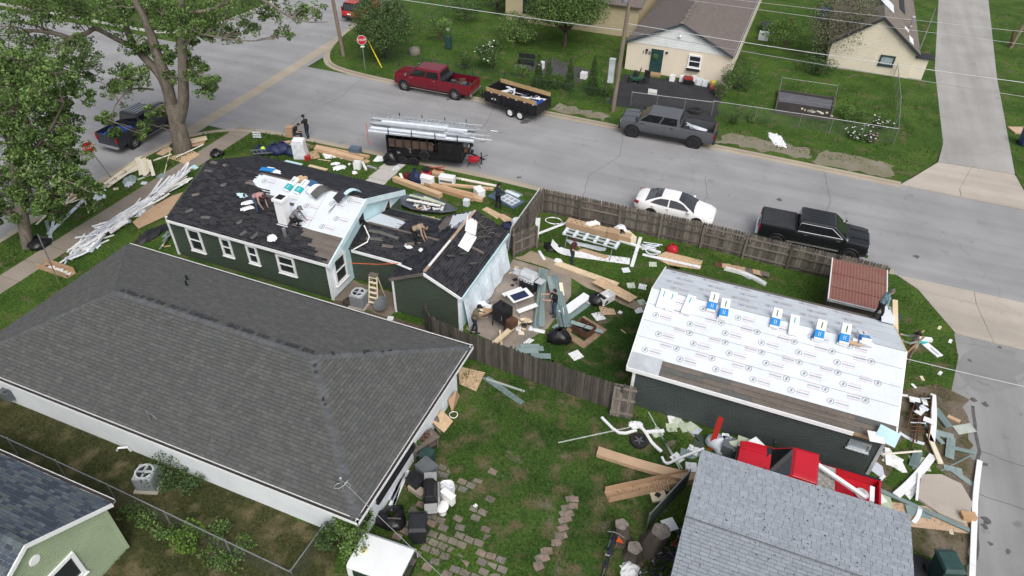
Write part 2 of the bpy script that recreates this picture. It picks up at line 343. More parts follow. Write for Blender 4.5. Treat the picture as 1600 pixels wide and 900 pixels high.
strip('kerb', home_edge, -.10, .16, -.12, .045, M_KERB); strip('gutter_pan', [p for p in home_edge if p[1] > 18], .16, .55, -.12, -.070, M_KERB)
strip('kerb', north_edge, .10, -.12, -.12, .045, M_KERB); strip('gutter_pan', north_edge, -.12, -.48, -.12, -.072, M_KERB)
strip('kerb', nw_edge, .1, -.12, -.12, .045, M_WALKL); strip('kerb', [(16.5, 47.1), (60, 46.6)], .1, -.12, -.12, .045, M_KERB)
strip('valley_gutter', [(-39.25, 33.5), (-39.35, 42.8), (-39.9, 56.5)], -.52, .52, -.12, -.080, M_KERB)
# concrete aprons at the two alley mouths, each poured in slabs
def slabs(name, polys, z, m, gap=.012):
    t = thing(name, None, None, (*polys[0][0], 0)); t['kind'] = 'structure'
    for po in polys:
        c = sum((Vector(p) for p in po), Vector((0, 0)))/len(po)
        q = [tuple(c+(Vector(p)-c)*(1-gap/max(.2, (Vector(p)-c).length))) for p in po]
        B().prism(q, z-.12, z+U(-.003, .003)).build('slab', m, t, local=False)
    return t
slabs('near_alley_apron', [[(8.55, 36.3), (9.6, 35.35), (12.4, 35.2), (12.4, 36.35)], [(12.4, 35.2), (16.0, 35.1), (16.0, 36.3), (12.4, 36.35)], [(16.0, 35.1), (20, 35), (20, 36.2), (16, 36.3)],
      [(9.6, 35.35), (11.2, 32.25), (12.9, 32.25), (12.4, 35.2)], [(12.4, 35.2), (12.9, 32.25), (15.6, 32.25), (16, 35.1)], [(16, 35.1), (15.6, 32.25), (18.4, 32.25), (20, 35)]], -.035, M_CONC)
slabs('far_alley_apron', [[(9.0, 47.05), (12.6, 46.95), (12.6, 48.0), (9.6, 48.05)], [(12.6, 46.95), (17.8, 46.8), (17.6, 47.9), (12.6, 48.0)], [(9.6, 48.05), (12.6, 48.0), (13.6, 51.5), (11.5, 51.4)], [(12.6, 48.0), (17.6, 47.9), (16.25, 51.6), (13.6, 51.5)]], -.03, M_CONC)
sheet('far_alley', [(11.5, 51.4), (16.25, 51.6), (16.5, 56.5), (17.2, 70), (19.1, 94.8), (23, 180), (16, 180), (13.9, 92.4), (12.3, 70), (12.0, 54.5)], .026, M_GRAVEL, .2)
# sidewalk of separate slabs
sw = thing('sidewalk', None, None, (-35.6, 20, 0)); sw['kind'] = 'structure'
y = -4.0
while y < 35.6:
    h = 1.5; x0 = -36.35+.004*(y-20); B().prism([(x0, y+.012), (x0+1.42, y+.012), (x0+1.42, y+h-.012), (x0, y+h-.012)], -.05, .034+U(-.006, .006)).build('slab', M_WALK, sw, local=False); y += h
B().prism([(-36.3, 35.35), (-34.9, 35.65), (-34.75, 36.3), (-36.5, 35.55)], -.05, .03).build('slab', material('brick_red_ramp', (.30, .15, .125), .9, .15, 8), sw, local=False)
fw_ = thing('front_walk', None, None, (-23, 33, 0)); fw_['kind'] = 'structure'
for k in range(5):
    y0 = 29.8+k*1.33; B().prism([(-23.72, y0+.01), (-22.3, y0+.01), (-22.25, y0+1.31), (-23.6, y0+1.31)], -.05, .036).build('slab', M_WALKL, fw_, local=False)
for k in range(5):
    x0 = -18.4+k*1.3; B().prism([(x0+.01, 30.2), (x0+1.29, 30.2), (x0+1.29, 31.2), (x0+.01, 31.2)], -.05, .034).build('slab', M_WALKL, fw_, local=False)
# worn and bare places
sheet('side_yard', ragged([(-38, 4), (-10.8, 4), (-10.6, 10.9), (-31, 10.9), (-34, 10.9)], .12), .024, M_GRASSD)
sheet('worn_lawn', ragged([(-10.5, 12.5), (-.2, 12.5), (-.2, 20.8), (-10.3, 20.8)], .3), .024, M_GRASS2)
sheet('worn_lawn', ragged([(-7.4, 22.2), (-3.3, 21.8), (-3.3, 27.6), (-7.4, 28.8)], .3), .024, grass_material('yard_grass', [(.018, .048, .010), (.030, .068, .013), (.044, .088, .019)], .6, .1))
sheet('bare_ground', ragged([(7.5, 18.5), (10.7, 18.5), (11.2, 24), (11.25, 27.6), (10.2, 28), (8.6, 27), (7.6, 25)], .22), .026, grass_material('patchy_dirt', [(.05, .06, .025), (.11, .09, .06), (.19, .155, .115)], 1.1, 1.0))
sheet('grass_patch', ragged([(7.9, 20.2), (9.9, 20), (10.2, 22.4), (9.2, 24.2), (8.2, 23.4)], .25), .030, M_GRASS)
sheet('bare_ground', ragged([(-19.2, 22.4), (-15.5, 22.2), (-15.4, 24.0), (-18.7, 24.0)], .1), .026, M_DIRT)
sheet('bare_ground', ragged([(-18.8, 21.0), (-13.4, 20.6), (-13.4, 22.3), (-18.8, 22.2)], .12), .024, material('leafy_soil', (.105, .080, .055), .95, .3, 3, .25, 30, .5, 40))
for k, (a, b_, c, d) in enumerate([(-16.4, 49.6, -11.8, 48.35), (-10.8, 49.1, -3.2, 48.2), (-3.4, 50.1, 3.2, 48.1), (3.4, 49.9, 8.4, 47.75)]):
    sheet('bare_ground', ragged([(a, d), (c, d-.1), (c, b_-.3), (a+.6, b_)], .28), .026+.0005*k, M_DIRTG)
sheet('dirt_path', ragged([(-11.5, 29.3), (-10.9, 30.3), (-9, 30.0), (-6, 28.95), (-3.2, 28.1), (-3.2, 27.4), (-6, 28.1), (-9, 29.1)], .1), .028, material('path_dirt', (.32, .255, .185), .95, .12, 1.5, .12, 25, .3, 60))
sheet('back_patio', [(-11.5, 22.9), (-9.9, 22.6), (-8.8, 22.5), (-7.75, 24.6), (-7.5, 27.4), (-8.0, 29.0), (-11.5, 29.2)], .03, material('stained_concrete', (.265, .225, .19), .9, .30, .7, .15, 25, .2, 60))
sheet('blacktop_pad', ragged([(-12.3, 51.2), (-3.9, 51.4), (-4.4, 58.6), (-12.7, 57.6)], .12), .028, M_BLACKTOP)
sheet('gravel_pad', ragged([(-22.6, 55.4), (-16, 54.2), (-15.2, 57.2), (-19.5, 58.6)], .3), .026, material('dark_gravel', (.07, .068, .07), .95, .35, 5, .3, 30))
sheet('black_driveway', ragged([(7.9, 15.0), (9.9, 15.5), (10.0, 18.3), (7.9, 18.2)], .1), .030, M_BLACKTOP)
# brick patio: each paver a piece
pv = thing('paver_patio', None, None, (-7, 13.5, 0)); pv['kind'] = 'structure'
pm = B().box((0, 0, 0), (.36, .255, .07), top=.95).build('paver', M_PAVER, pv); pm.location = (-8.6-(-7), 12.6-13.5, .03)
pm2 = B().box((0, 0, 0), (.36, .255, .07), top=.95).build('paver', material('pink_paver', (.235, .175, .145), .9, .25, 3, .15, 25), pv); pm2.location = (-8.1-(-7), 12.6-13.5, .03)
pm3 = B().box((0, 0, 0), (.36, .255, .07), top=.95).build('paver', material('grey_paver', (.175, .16, .138), .9, .25, 3, .15, 25), pv); pm3.location = (-7.6-(-7), 12.6-13.5, .03)
def patio_density(x, y):
    d = 1.0
    lim = -6.9+(14.6-y)*.55+.4*math.sin(y*2.3)
    if x > lim: d = max(0, 1-(x-lim)/1.1)*.7
    if y > 16.1: d = 0
    return d
cnt = 0
for i in range(0, 20):
    for j in range(0, 16):
        x = -9.0+i*.39+(j % 2)*.16; y_ = 11.0+j*.31
        if (abs(y_-12.6) < .1 and x < -7.2) or x > -3: continue
        if random.random() < patio_density(x, y_)*(.66 if y_ < 13.5 else .42) and cnt < 265:
            put(random.choice((pm, pm, pm2, pm3)), 'paver', pv, (x+7+U(-.02, .02), y_-13.5+U(-.02, .02), .002+U(-.018, .014)), (U(-.05, .05), U(-.05, .05), U(-.13, .13))); cnt += 1
for px, py in ((892, 782), (889, 793), (884, 803), (880, 812), (877, 826), (873, 838), (868, 848), (850, 862), (846, 873), (840, 885)):
    for q in range(2):
        p = at(px+U(-3, 5)+q*7-3, py+U(-2, 2)); put(pm2 if q else pm, 'paver', pv, (p.x+7, p.y-13.5, .022+U(-.01, .01)), (U(-.04, .04), U(-.04, .04), .6+U(-.3, .3)))
# tar seams, oil spots and patches on the paving
def seam(name, path, w, m, z): 
    P = [Vector(p) for p in path]; Q = []
    for a, c in zip(P[:-1], P[1:]):
        k = max(2, int((c-a).length/.5)); Q += [a.lerp(c, j/k)+Vector((U(-.05, .05), U(-.05, .05))) for j in range(k)]
    b = B()
    for (a, c), (d, e) in zip(*(lambda o: (o[:-1], o[1:]))(offset_path(Q+[P[-1]], -w/2, w/2))): b.add([(*a, z), (*c, z), (*e, z), (*d, z)], [(0, 1, 2, 3)])
    return structure(name, b, m)
M_SEAL = material('crack_sealant', (.10, .098, .10), .85, .3, 6)
seam('alley_seam', [(11.55, 27.3), (11.5, 24.5), (11.25, 22.3), (10.9, 19)], .14, M_SEAL, -.076); seam('alley_seam', [(11.5, 24.6), (13, 24.4), (17, 24.2)], .03, M_SEAL, -.076); seam('alley_seam', [(11.2, 22.2), (14, 22), (17, 21.8)], .03, M_SEAL, -.076)
for k, pts in enumerate(([(-10, 47.2), (-9.2, 43.5), (-10.4, 40), (-9.9, 36.9)], [(-33, 48), (-32.4, 44), (-33.4, 40), (-32.9, 37)], [(4.2, 46.8), (4.8, 43), (4.4, 40)], [(-20.5, 47.6), (-19.8, 44), (-20.6, 41)], [(-3.2, 43), (-2.6, 40.5), (-3, 38.5)])): seam('street_seam', pts, .025, M_SEAL, -.0855)
for px, py, r in ((1562, 543, .12), (1515, 563, .14), (1520, 625, .2), (1540, 632, .2), (1538, 725, .14), (1540, 812, .2), (1538, 822, .15), (1548, 850, .12), (1575, 862, .12), (700, 155, .2), (805, 288, .3), (811, 277, .2), (1218, 312, .2), (1432, 401, .2), (822, 190, .5)):
    p = at(px, py, -.08); structure('oil_spot', B().add([(p.x+r*U(.4, 1.2)*math.cos(k*.7), p.y+r*U(.4, 1.2)*math.sin(k*.7), -.0775 if py > 450 else -.0815) for k in range(9)], [tuple(range(9))]), M_SEAL)
structure('alley_patch', B().add([(p.x, p.y, -.078) for p in [at(1495+55*U(.85, 1.1)*(1+math.cos(k*.42)), 575+38*U(.85, 1.1)*math.sin(k*.42), -.08) for k in range(15)]], [tuple(range(15))]), paved('dark_patch', (.250, .248, .246), .2, .9))
# ---------------------------------------------------------------- building kit
def siding(b, a, c, z0, z1, course, peak=None, ze=None, mi=0, lip=.034):
    """lapped boards from a to c (2-D, outward normal on the right of a->c); with peak: gable above ze"""
    a = Vector(a); c = Vector(c); d = (c-a); L_ = d.length; d = d/L_; n = Vector((d.y, -d.x)); z = z0
    def ext(z):
        if peak is None or z <= ze: return 0, L_
        k = (z-ze)/(peak-ze); return L_/2*k, L_-L_/2*k
    top = peak if peak is not None else z1
    while z < top-.01:
        zt = min(z+course, top); s0, e0 = ext(z); s1, e1 = ext(zt)
        P = lambda s, z, o: (*(a+d*s+n*o), z)
        zm = z+(zt-z)*.76; k_ = .76; sm, em = s0+(s1-s0)*k_, e0+(e1-e0)*k_
        b.quad(P(s0, z, lip), P(e0, z, lip), P(em, zm, lip), P(sm, zm, lip), mi=mi); b.quad(P(sm, zm, lip), P(em, zm, lip), P(em, zm, .003), P(sm, zm, .003), mi=mi); b.quad(P(sm, zm, .003), P(em, zm, .003), P(e1, zt, .003), P(s1, zt, .003), mi=mi); b.quad(P(s0, z, 0), P(e0, z, 0), P(e0, z, lip), P(s0, z, lip), mi=mi); z = zt
    return b
def wall_core(b, x0, x1, y0, y1, z0, z1, axis=None, zr=None):
    if axis is None: return b.box(((x0+x1)/2, (y0+y1)/2, (z0+z1)/2), (x1-x0, y1-y0, z1-z0))
    if axis == 'X': prof = [(y0, z0), (y1, z0), (y1, z1), ((y0+y1)/2, zr), (y0, z1)]; v = [(x, p[0], p[1]) for x in (x0, x1) for p in prof]
    else: prof = [(x0, z0), (x1, z0), (x1, z1), ((x0+x1)/2, zr), (x0, z1)]; v = [(p[0], y, p[1]) for y in (y1, y0) for p in prof]
    return b.add(v, [(4, 3, 2, 1, 0), (5, 6, 7, 8, 9)]+[(i, (i+1) % 5, 5+(i+1) % 5, 5+i) for i in range(5)])
def window(parent, a, c, z0, z1, frame=.09, m=None, gm=None, sash=True, proud=.065, name='window', sill=True):
    """window on the wall line a->c (outward normal on the right)"""
    a = Vector(a); c = Vector(c); d = (c-a).normalized(); n = Vector((d.y, -d.x)); L_ = (c-a).length; m = m or M_TRIM
    P = lambda s, z, o: (*(a+d*s+n*o), z)
    def bar(b, s0, s1, q0, q1, o0, o1): b.hexa([P(s0, q0, o0), P(s1, q0, o0), P(s1, q0, o1), P(s0, q0, o1), P(s0, q1, o0), P(s1, q1, o0), P(s1, q1, o1), P(s0, q1, o1)])
    g = B(); bar(g, frame*.5, L_-frame*.5, z0+frame*.5, z1-frame*.5, .0, proud*.6); w = g.build(name, gm or M_GLASS, parent, local=False)
    f = B(); bar(f, 0, frame, z0, z1, 0, proud+.03); bar(f, L_-frame, L_, z0, z1, 0, proud+.03); bar(f, frame, L_-frame, z0, z0+frame, 0, proud+.03); bar(f, frame, L_-frame, z1-frame, z1, 0, proud+.03)
    f.build('frame', m, w).location = (0, 0, 0); f.v = []
    fr = w.children[0]; fr.data.transform(Matrix.Translation(-wloc(parent)))
    if sash:
        s_ = B(); bar(s_, frame+.004, L_-frame-.004, (z0+z1)/2-.03, (z0+z1)/2+.03, 0, proud+.015); s_.build('sash', m, w).data.transform(Matrix.Translation(-wloc(parent)))
    if sill:
        s_ = B(); bar(s_, -.04, L_+.04, z0-.05, z0-.004, 0, proud+.07); s_.build('sill', m, w).data.transform(Matrix.Translation(-wloc(parent)))
    return w
def shingles(b, o, u, v, S, iv, tab=.30, course=.145, nm=4, keep=None, lift=.022, wild=.35, gap=.004):
    o = Vector(o); u = Vector(u).normalized(); v = Vector(v).normalized(); n = u.cross(v).normalized()
    if n.z < 0: n = -n
    rows = int(S/course+.999)
    for r in range(rows):
        s0 = r*course; s1 = min(s0+course, S); a0, b0 = iv(s0); a1, b1 = iv(s1); x = min(a0, a1)-U(0, tab)
        while x < max(b0, b1):
            w = tab*U(1-wild, 1+wild); x2 = x+w
            p0, q0 = max(x, a0), min(x2, b0); p1, q1 = max(x, a1), min(x2, b1); x = x2
            if q0-p0 <= .002 and q1-p1 <= .002: continue
            if q0 <= p0: p0 = q0 = min(max((p1+q1)/2, a0), b0)
            if q1 <= p1: p1 = q1 = min(max((p0+q0)/2, a1), b1)
            if keep and not keep((p0+q0+p1+q1)/4, (s0+s1)/2): continue
            t = lift+U(0, .010); g = gap; s1_ = s1-gap*2.5
            A = o+u*(p0+g)+v*s0+n*t; Bq = o+u*(q0-g)+v*s0+n*t; C = o+u*(q1-g)+v*s1_+n*.005; D = o+u*(p1+g)+v*s1_+n*.005
            mi = random.randrange(nm); b.quad(A, Bq, C, D, mi=mi); b.quad(A-n*t, Bq-n*t, Bq, A, mi=mi)
    return b
def caps(parent, mats, p0, p1, wid=.16, step=.2, droop=.05, curl=0.0, name='ridge_cap', skip=0.0):
    """overlapping bent cap shingles along a ridge or hip, each its own piece"""
    p0 = Vector(p0); p1 = Vector(p1); d = (p1-p0); L_ = d.length; d = d/L_; s = d.cross(Vector((0, 0, 1))).normalized(); n = s.cross(d).normalized(); off = wloc(parent)
    n = n if n.z > 0 else -n
    k = 0.0
    while k < L_-.02:
        e = min(k+step*1.25, L_)
        if random.random() >= skip:
            c0 = curl*U(.2, 1) if random.random() < .6 else 0; b = B(); q = p0+d*k; r = p0+d*e; w = wid*U(.9, 1.08); j0, j1 = U(-.01, .01)+c0, U(-.01, .01)+c0*U(0, 1)
            V = [q-s*w-n*(droop-j0)+n*.03, q+n*.03, q+s*w-n*(droop-j1)+n*.03, r-s*w-n*droop+n*.012, r+n*.012, r+s*w-n*droop+n*.012]
            V += [x-n*.012 for x in V]
            b.add([x-off for x in V], [(0, 1, 4, 3), (1, 2, 5, 4), (6, 9, 10, 7), (7, 10, 11, 8), (0, 6, 7, 1), (1, 7, 8, 2), (2, 8, 11, 5), (0, 3, 9, 6), (3, 4, 10, 9), (4, 5, 11, 10)])
            b.build(name, random.choice(mats), parent)
        k += step
def gutter(parent, p0, p1, out, m=M_TRIM, size=.15, name='gutter'):
    p0 = Vector(p0); p1 = Vector(p1); o = Vector(out); z = Vector((0, 0, 1)); b = B()
    for (u0, u1, w0, w1) in ((0, size, 0, .012), (0, .012, .012, size), (size-.012, size, .012, size)):
        b.hexa([p0+o*u0+z*(w0-size), p1+o*u0+z*(w0-size), p1+o*u1+z*(w0-size), p0+o*u1+z*(w0-size), p0+o*u0+z*(w1-size), p1+o*u0+z*(w1-size), p1+o*u1+z*(w1-size), p0+o*u1+z*(w1-size)])
    g = b.build(name, m, parent, local=False); q = B().hexa([p0+o*.014+z*(.02-size), p1+o*.014+z*(.02-size), p1+o*(size-.014)+z*(.02-size), p0+o*(size-.014)+z*(.02-size), p0+o*.014-z*.05, p1+o*.014-z*.05, p1+o*(size-.014)-z*.05, p0+o*(size-.014)-z*.05]).build('gutter_debris', M_SOIL, g); q.data.transform(Matrix.Translation(-wloc(parent))); return g  # dark filling: debris plus the open channel's shade, put in as colour
def vent(parent, p, h=.35, r=.05, m=M_BLKP):
    return B().cyl(p, (p[0], p[1], p[2]+h), r, r, 10).cyl((p[0], p[1], p[2]-.02), (p[0], p[1], p[2]+.05), r*2.2, r*1.2, 10).build('vent_pipe', m, parent, local=False)

# ---------------------------------------------------------------- white bungalow with the big hipped roof
hh = thing('hip_roof_house', 'white walled house with large weathered grey hipped roof and dark ragged ridge', 'house', (-19, 14.8, 0))
X0, X1, Y0, Y1, ZE = -28.75, -9.62, 10.42, 19.42, 2.62; ym = (Y0+Y1)/2; hd = (Y1-Y0)/2; ZR = 4.45; XL, XR = -24.1, X1-hd
B().box(((X0+X1)/2, ym, 1.31), (X1-X0-.9, Y1-Y0-.9, 2.62)).build('wall', M_WHITEW, hh, local=False)
B().prism([(X0, Y0), (X1, Y0), (X1, Y1), (X0, Y1)], ZE-.06, ZE-.02).build('soffit', M_WHITE, hh, local=False)
c = [(X0, Y0, ZE), (X1, Y0, ZE), (X1, Y1, ZE), (X0, Y1, ZE)]; rl = (XL, ym, ZR); rr = (XR, ym, ZR)
B().quad(c[0], c[1], rr, rl).quad(c[1], c[2], rr).quad(c[2], c[3], rl, rr).quad(c[3], c[0], rl).build('roof_deck', M_SH_DARK[3], hh, local=False)  # darker deck, seen through the course gaps, paints the shingles' shadow lines
sl = math.hypot(hd, ZR-ZE); b = B(); kl = (XL-X0)/sl; kr = hd/sl
shingles(b, c[0], (1, 0, 0), (0, hd, ZR-ZE), sl, lambda s: (kl*s, X1-X0-kr*s))
shingles(b, c[2], (-1, 0, 0), (0, -hd, ZR-ZE), sl, lambda s: (kr*s, X1-X0-kl*s))
shingles(b, c[1], (0, 1, 0), (-hd, 0, ZR-ZE), sl, lambda s: (kr*s, Y1-Y0-kr*s))
slL = math.hypot(XL-X0, ZR-ZE); shingles(b, c[3], (0, -1, 0), (XL-X0, 0, ZR-ZE), slL, lambda s: (hd/slL*s, Y1-Y0-hd/slL*s))
tag(b.build('roof_shingles', M_SH_GREY, hh, local=False), kind='stuff')
caps(hh, M_HIPCAP[1:]+M_SH_GREY[:1], rl, rr, .17, .16, .055, .03, 'ridge_cap'); caps(hh, [M_TAR], (XL+.2, ym+.17, ZR+.0), (XR-.05, ym+.15, ZR+.0), .085, .12, .0, .09, 'torn_ridge_tab', .42)
caps(hh, M_HIPCAP, rr, c[1], .2, .22, .07, .0, 'hip_cap'); caps(hh, M_HIPCAP, rr, c[2], .2, .22, .06, .0, 'hip_cap')
caps(hh, M_HIPCAP, rl, c[0], .15, .22, .06, .02, 'hip_cap'); caps(hh, M_HIPCAP, rl, c[3], .15, .22, .06, .02, 'hip_cap')
gutter(hh, (X0, Y0-.01, ZE), (X1+.12, Y0-.01, ZE), (0, -1, 0)); gutter(hh, (X1+.01, Y0-.12, ZE), (X1+.01, Y1+.1, ZE), (1, 0, 0)); gutter(hh, (X0, Y1+.01, ZE), (X1+.1, Y1+.01, ZE), (0, 1, 0))
for k in range(9):   # torn dark tabs along the hips
    q = Vector(rr).lerp(Vector(c[2 if k < 5 else 1]), (.12, .3, .33, .42, .46, .08, .3, .33, .12)[k]); B().box((q.x+U(-.06, .06), q.y+U(-.05, .05), q.z+.05), (U(.1, .22), U(.08, .14), .012), U(0, 3), 0, U(-.2, .2)).build('torn_tab', M_TAR, hh, local=False)
wx = X1-.45; wy = Y0+.45
window(hh, (wx, 12.1), (wx, 14.9), .95, 2.3, .07, M_BLKP, sash=False)
for s in (13.0, 13.9): B().box((wx+.05, s, 1.62), (.05, .06, 1.3)).build('mullion', M_BLKP, hh, local=False)
window(hh, (wx, 10.95), (wx, 11.6), .95, 2.3, .06, M_BLKP, sash=False)
for s in (16.4, 17.6, 18.7): B().box((wx+.012, s, 1.3), (.02, .03, 2.56)).build('wall_batten', M_WHITE, hh, local=False)
for s in (-27.4, -20.3): window(hh, (s, wy), (s+1.0, wy), 1.9, 2.4, .05, M_BLKP, sash=False)
vent(hh, (-23.1, 17.7, 3.3), .3); vent(hh, (-22.6, 17.2, 3.5), .3)
b = B().cyl((-18.9, 10.9, 2.75), (-18.9, 10.9, 3.35), .03, .03, 8).tube([(-18.9, 10.9, 3.3), (-18.6, 10.85, 3.36), (-18.3, 10.8, 3.3)], .02); b.build('service_mast', M_METAL, hh, local=False)
b = B().cyl((-10.5, 11.05, 2.7), (-10.5, 11.05, 3.5), .045, .04, 8).lathe((-10.5, 11.05, 3.5), [(.02, 0), (.08, .02), (.06, .1), (.01, .13)], 10); b.build('service_mast', M_METAL, hh, local=False)
B().tube([(-10.5+.3*math.cos(t*.7), 11.05+.25*math.sin(t*.7), 3.2+.02*t-.3*math.sin(t*.45)) for t in range(10)], .011).build('cable_loop', M_WIREW, hh, local=False)
B().box((-10.72, wy-.08, 1.65), (.28, .16, .42)).cyl((-10.72, wy-.07, 1.45), (-10.72, wy-.07, .2), .03).build('electric_meter', M_METAL, hh, local=False, bevel=.02)
B().box((-27.6, wy-.14, .7), (.5, .28, .5)).cyl((-27.6, wy-.2, .9), (-27.3, wy-.2, 1.2), .05).build('gas_meter', M_GRYP, hh, local=False, bevel=.03)
B().tube([(-21.0, wy-.05, .05), (-21.0, wy-.1, .35), (-21.25, wy-.3, .42), (-21.4, wy-.32, .2)], .045, 8).build('vent_elbow', M_TRIM, hh, local=False)

# ---------------------------------------------------------------- pale green house in the corner
gh = thing('green_gable_house', 'light green sided house with slate blue shingle roof and square window', 'house', (-21, 5, 0))
GX, GY0, GY1, GZE, GZR, GR = -17.75, 2.35, 7.5, 2.65, 4.05, 5.05
hw = GY1-GR; GY0 = GR-hw
B().add([(x, y_, z) for x in (-30, GX-.05) for y_, z in ((GY0, 0), (GY1, 0), (GY1, GZE), (GR, GZR), (GY0, GZE))], [(4, 3, 2, 1, 0), (5, 6, 7, 8, 9)]+[(i, (i+1) % 5, 5+(i+1) % 5, 5+i) for i in range(5)]).build('wall', M_SIDELT, gh, local=False)
siding(B(), (GX-.045, GY0), (GX-.045, GY1), .15, GZE, .105, GZR, GZE).build('siding', M_SIDELT, gh, local=False)
B().box((GX-.02, GY1-.03, 1.35), (.1, .1, 2.5)).build('corner_board', M_SIDELT, gh, local=False)
v = Vector((0, -hw-.2, (GZR-GZE)*(hw+.2)/hw)); ez = GZE-.02
for sgn in (1, -1):
    e0 = Vector((-30, GR+sgn*(hw+.2), GZR-(GZR-GZE)*(hw+.2)/hw+.1)); top = Vector((-30, GR, GZR+.1)); S = (top-e0).length; w_ = GX+.15+30
    B().slab([e0, e0+Vector((w_, 0, 0)), top+Vector((w_, 0, 0)), top], .07).build('roof_deck', M_TRIM, gh, local=False)
    b = shingles(B(), e0+Vector((0, 0, .0)) if sgn < 0 else e0+Vector((w_, 0, 0)), (1, 0, 0) if sgn < 0 else (-1, 0, 0), top-e0, S, lambda s: (0, w_), nm=5); tag(b.build('roof_shingles', M_SH_BLUE, gh, local=False), kind='stuff')
    q0 = e0+Vector((w_, 0, -.01)); q1 = top+Vector((w_, 0, -.01)); B().hexa([q0+Vector((.0, 0, -.16)), q0+Vector((.03, 0, -.16)), q1+Vector((.03, 0, -.16)), q1+Vector((0, 0, -.16)), q0, q0+Vector((.03, 0, 0)), q1+Vector((.03, 0, 0)), q1]).build('rake_board', M_TRIM, gh, local=False)
caps(gh, M_SH_BLUE, (-24, GR, GZR+.13), (GX+.15, GR, GZR+.13), .16, .2, .075, 0, 'ridge_cap')
gutter(gh, (-24.4, GY1+.21, GZE+.0), (GX+.1, GY1+.21, GZE+.0), (0, 1, 0))
window(gh, (GX-.03, GR-.25), (GX-.03, GR+.95), .95, 2.2, .13, sash=False); 
B().lathe((GX-.03, GR+.02, 3.15), [(.19, 0), (.19, .03), (.15, .05)], 20, axis='X').build('round_vent', M_TRIM, gh, local=False)

# ---------------------------------------------------------------- dark green house being re-roofed
mh = thing('renovation_house', 'dark green sided house being re-roofed, half covered in white underlayment', 'house', (-21, 25, 0))
mx0, mx1, my0, my1, mze, mzr = -28.95, -18.72, 22.25, 29.55, 2.5, 4.13; mym = 25.9
wall_core(B(), mx0+.03, mx1-.03, my0+.03, my1-.03, 0, mze, 'X', mzr-.06).build('wall', M_SIDEDK, mh, local=False)
siding(B(), (mx0, my0+.03), (mx1, my0+.03), .2, mze, .115).build('siding', M_SIDEDK, mh, local=False)
siding(B(), (mx0+.03, my1), (mx0+.03, my0), .2, mze, .115, mzr-.1, mze).build('siding', M_SIDEDK, mh, local=False)
B().box((mx0+.04, my0-.0, 1.3), (.12, .1, 2.5)).build('corner_board', M_TRIM, mh, local=False); B().box((mx1-.05, my0-.01, 1.3), (.14, .1, 2.5)).build('corner_board', M_TRIM, mh, local=False)
# gable end stripped to pale blue wrap, a window hole and a wrapped lower bay
b = B(); b.add([(mx1, y_, z) for y_, z in ((my0+.1, .1), (my1, .1), (my1, mze), (mym, mzr-.1), (my0+.1, mze))], [(0, 1, 2, 3, 4)]); b.build('house_wrap', M_WRAP, mh, local=False)
B().box((mx1+.02, 25.55, 3.1), (.05, .42, .55)).build('gable_vent_hole', M_BLK, mh, local=False)
B().box((mx1+.015, 22.95, 1.35), (.03, 1.3, 2.3)).build('foam_board', M_WRAPW, mh, local=False)
window(mh, (mx1+.03, 22.55), (mx1+.03, 23.6), .75, 2.35, .11)
B().box((mx1+.02, 28.75, 1.1), (.04, 1.5, 2.0)).build('siding_panel', M_SIDEDK, mh, local=False)
b = B(); b.add([(mx1+.03, 27.2, 2.0), (mx1+.03, 28.5, 2.0), (mx1+.03, 28.5, 3.0), (mx1+.045, 27.45, 2.12), (mx1+.045, 28.3, 2.12), (mx1+.045, 28.3, 2.72)], [(0, 1, 2)]); b.build('triangular_trim', M_TRIM, mh, local=False)
B().add([(mx1+.05, 27.5, 2.1), (mx1+.05, 28.32, 2.1), (mx1+.05, 28.32, 2.7)], [(0, 1, 2)]).build('triangular_window', M_GLASS, mh, local=False)
rx0, rx1 = -28.75, -18.5; W = rx1-rx0
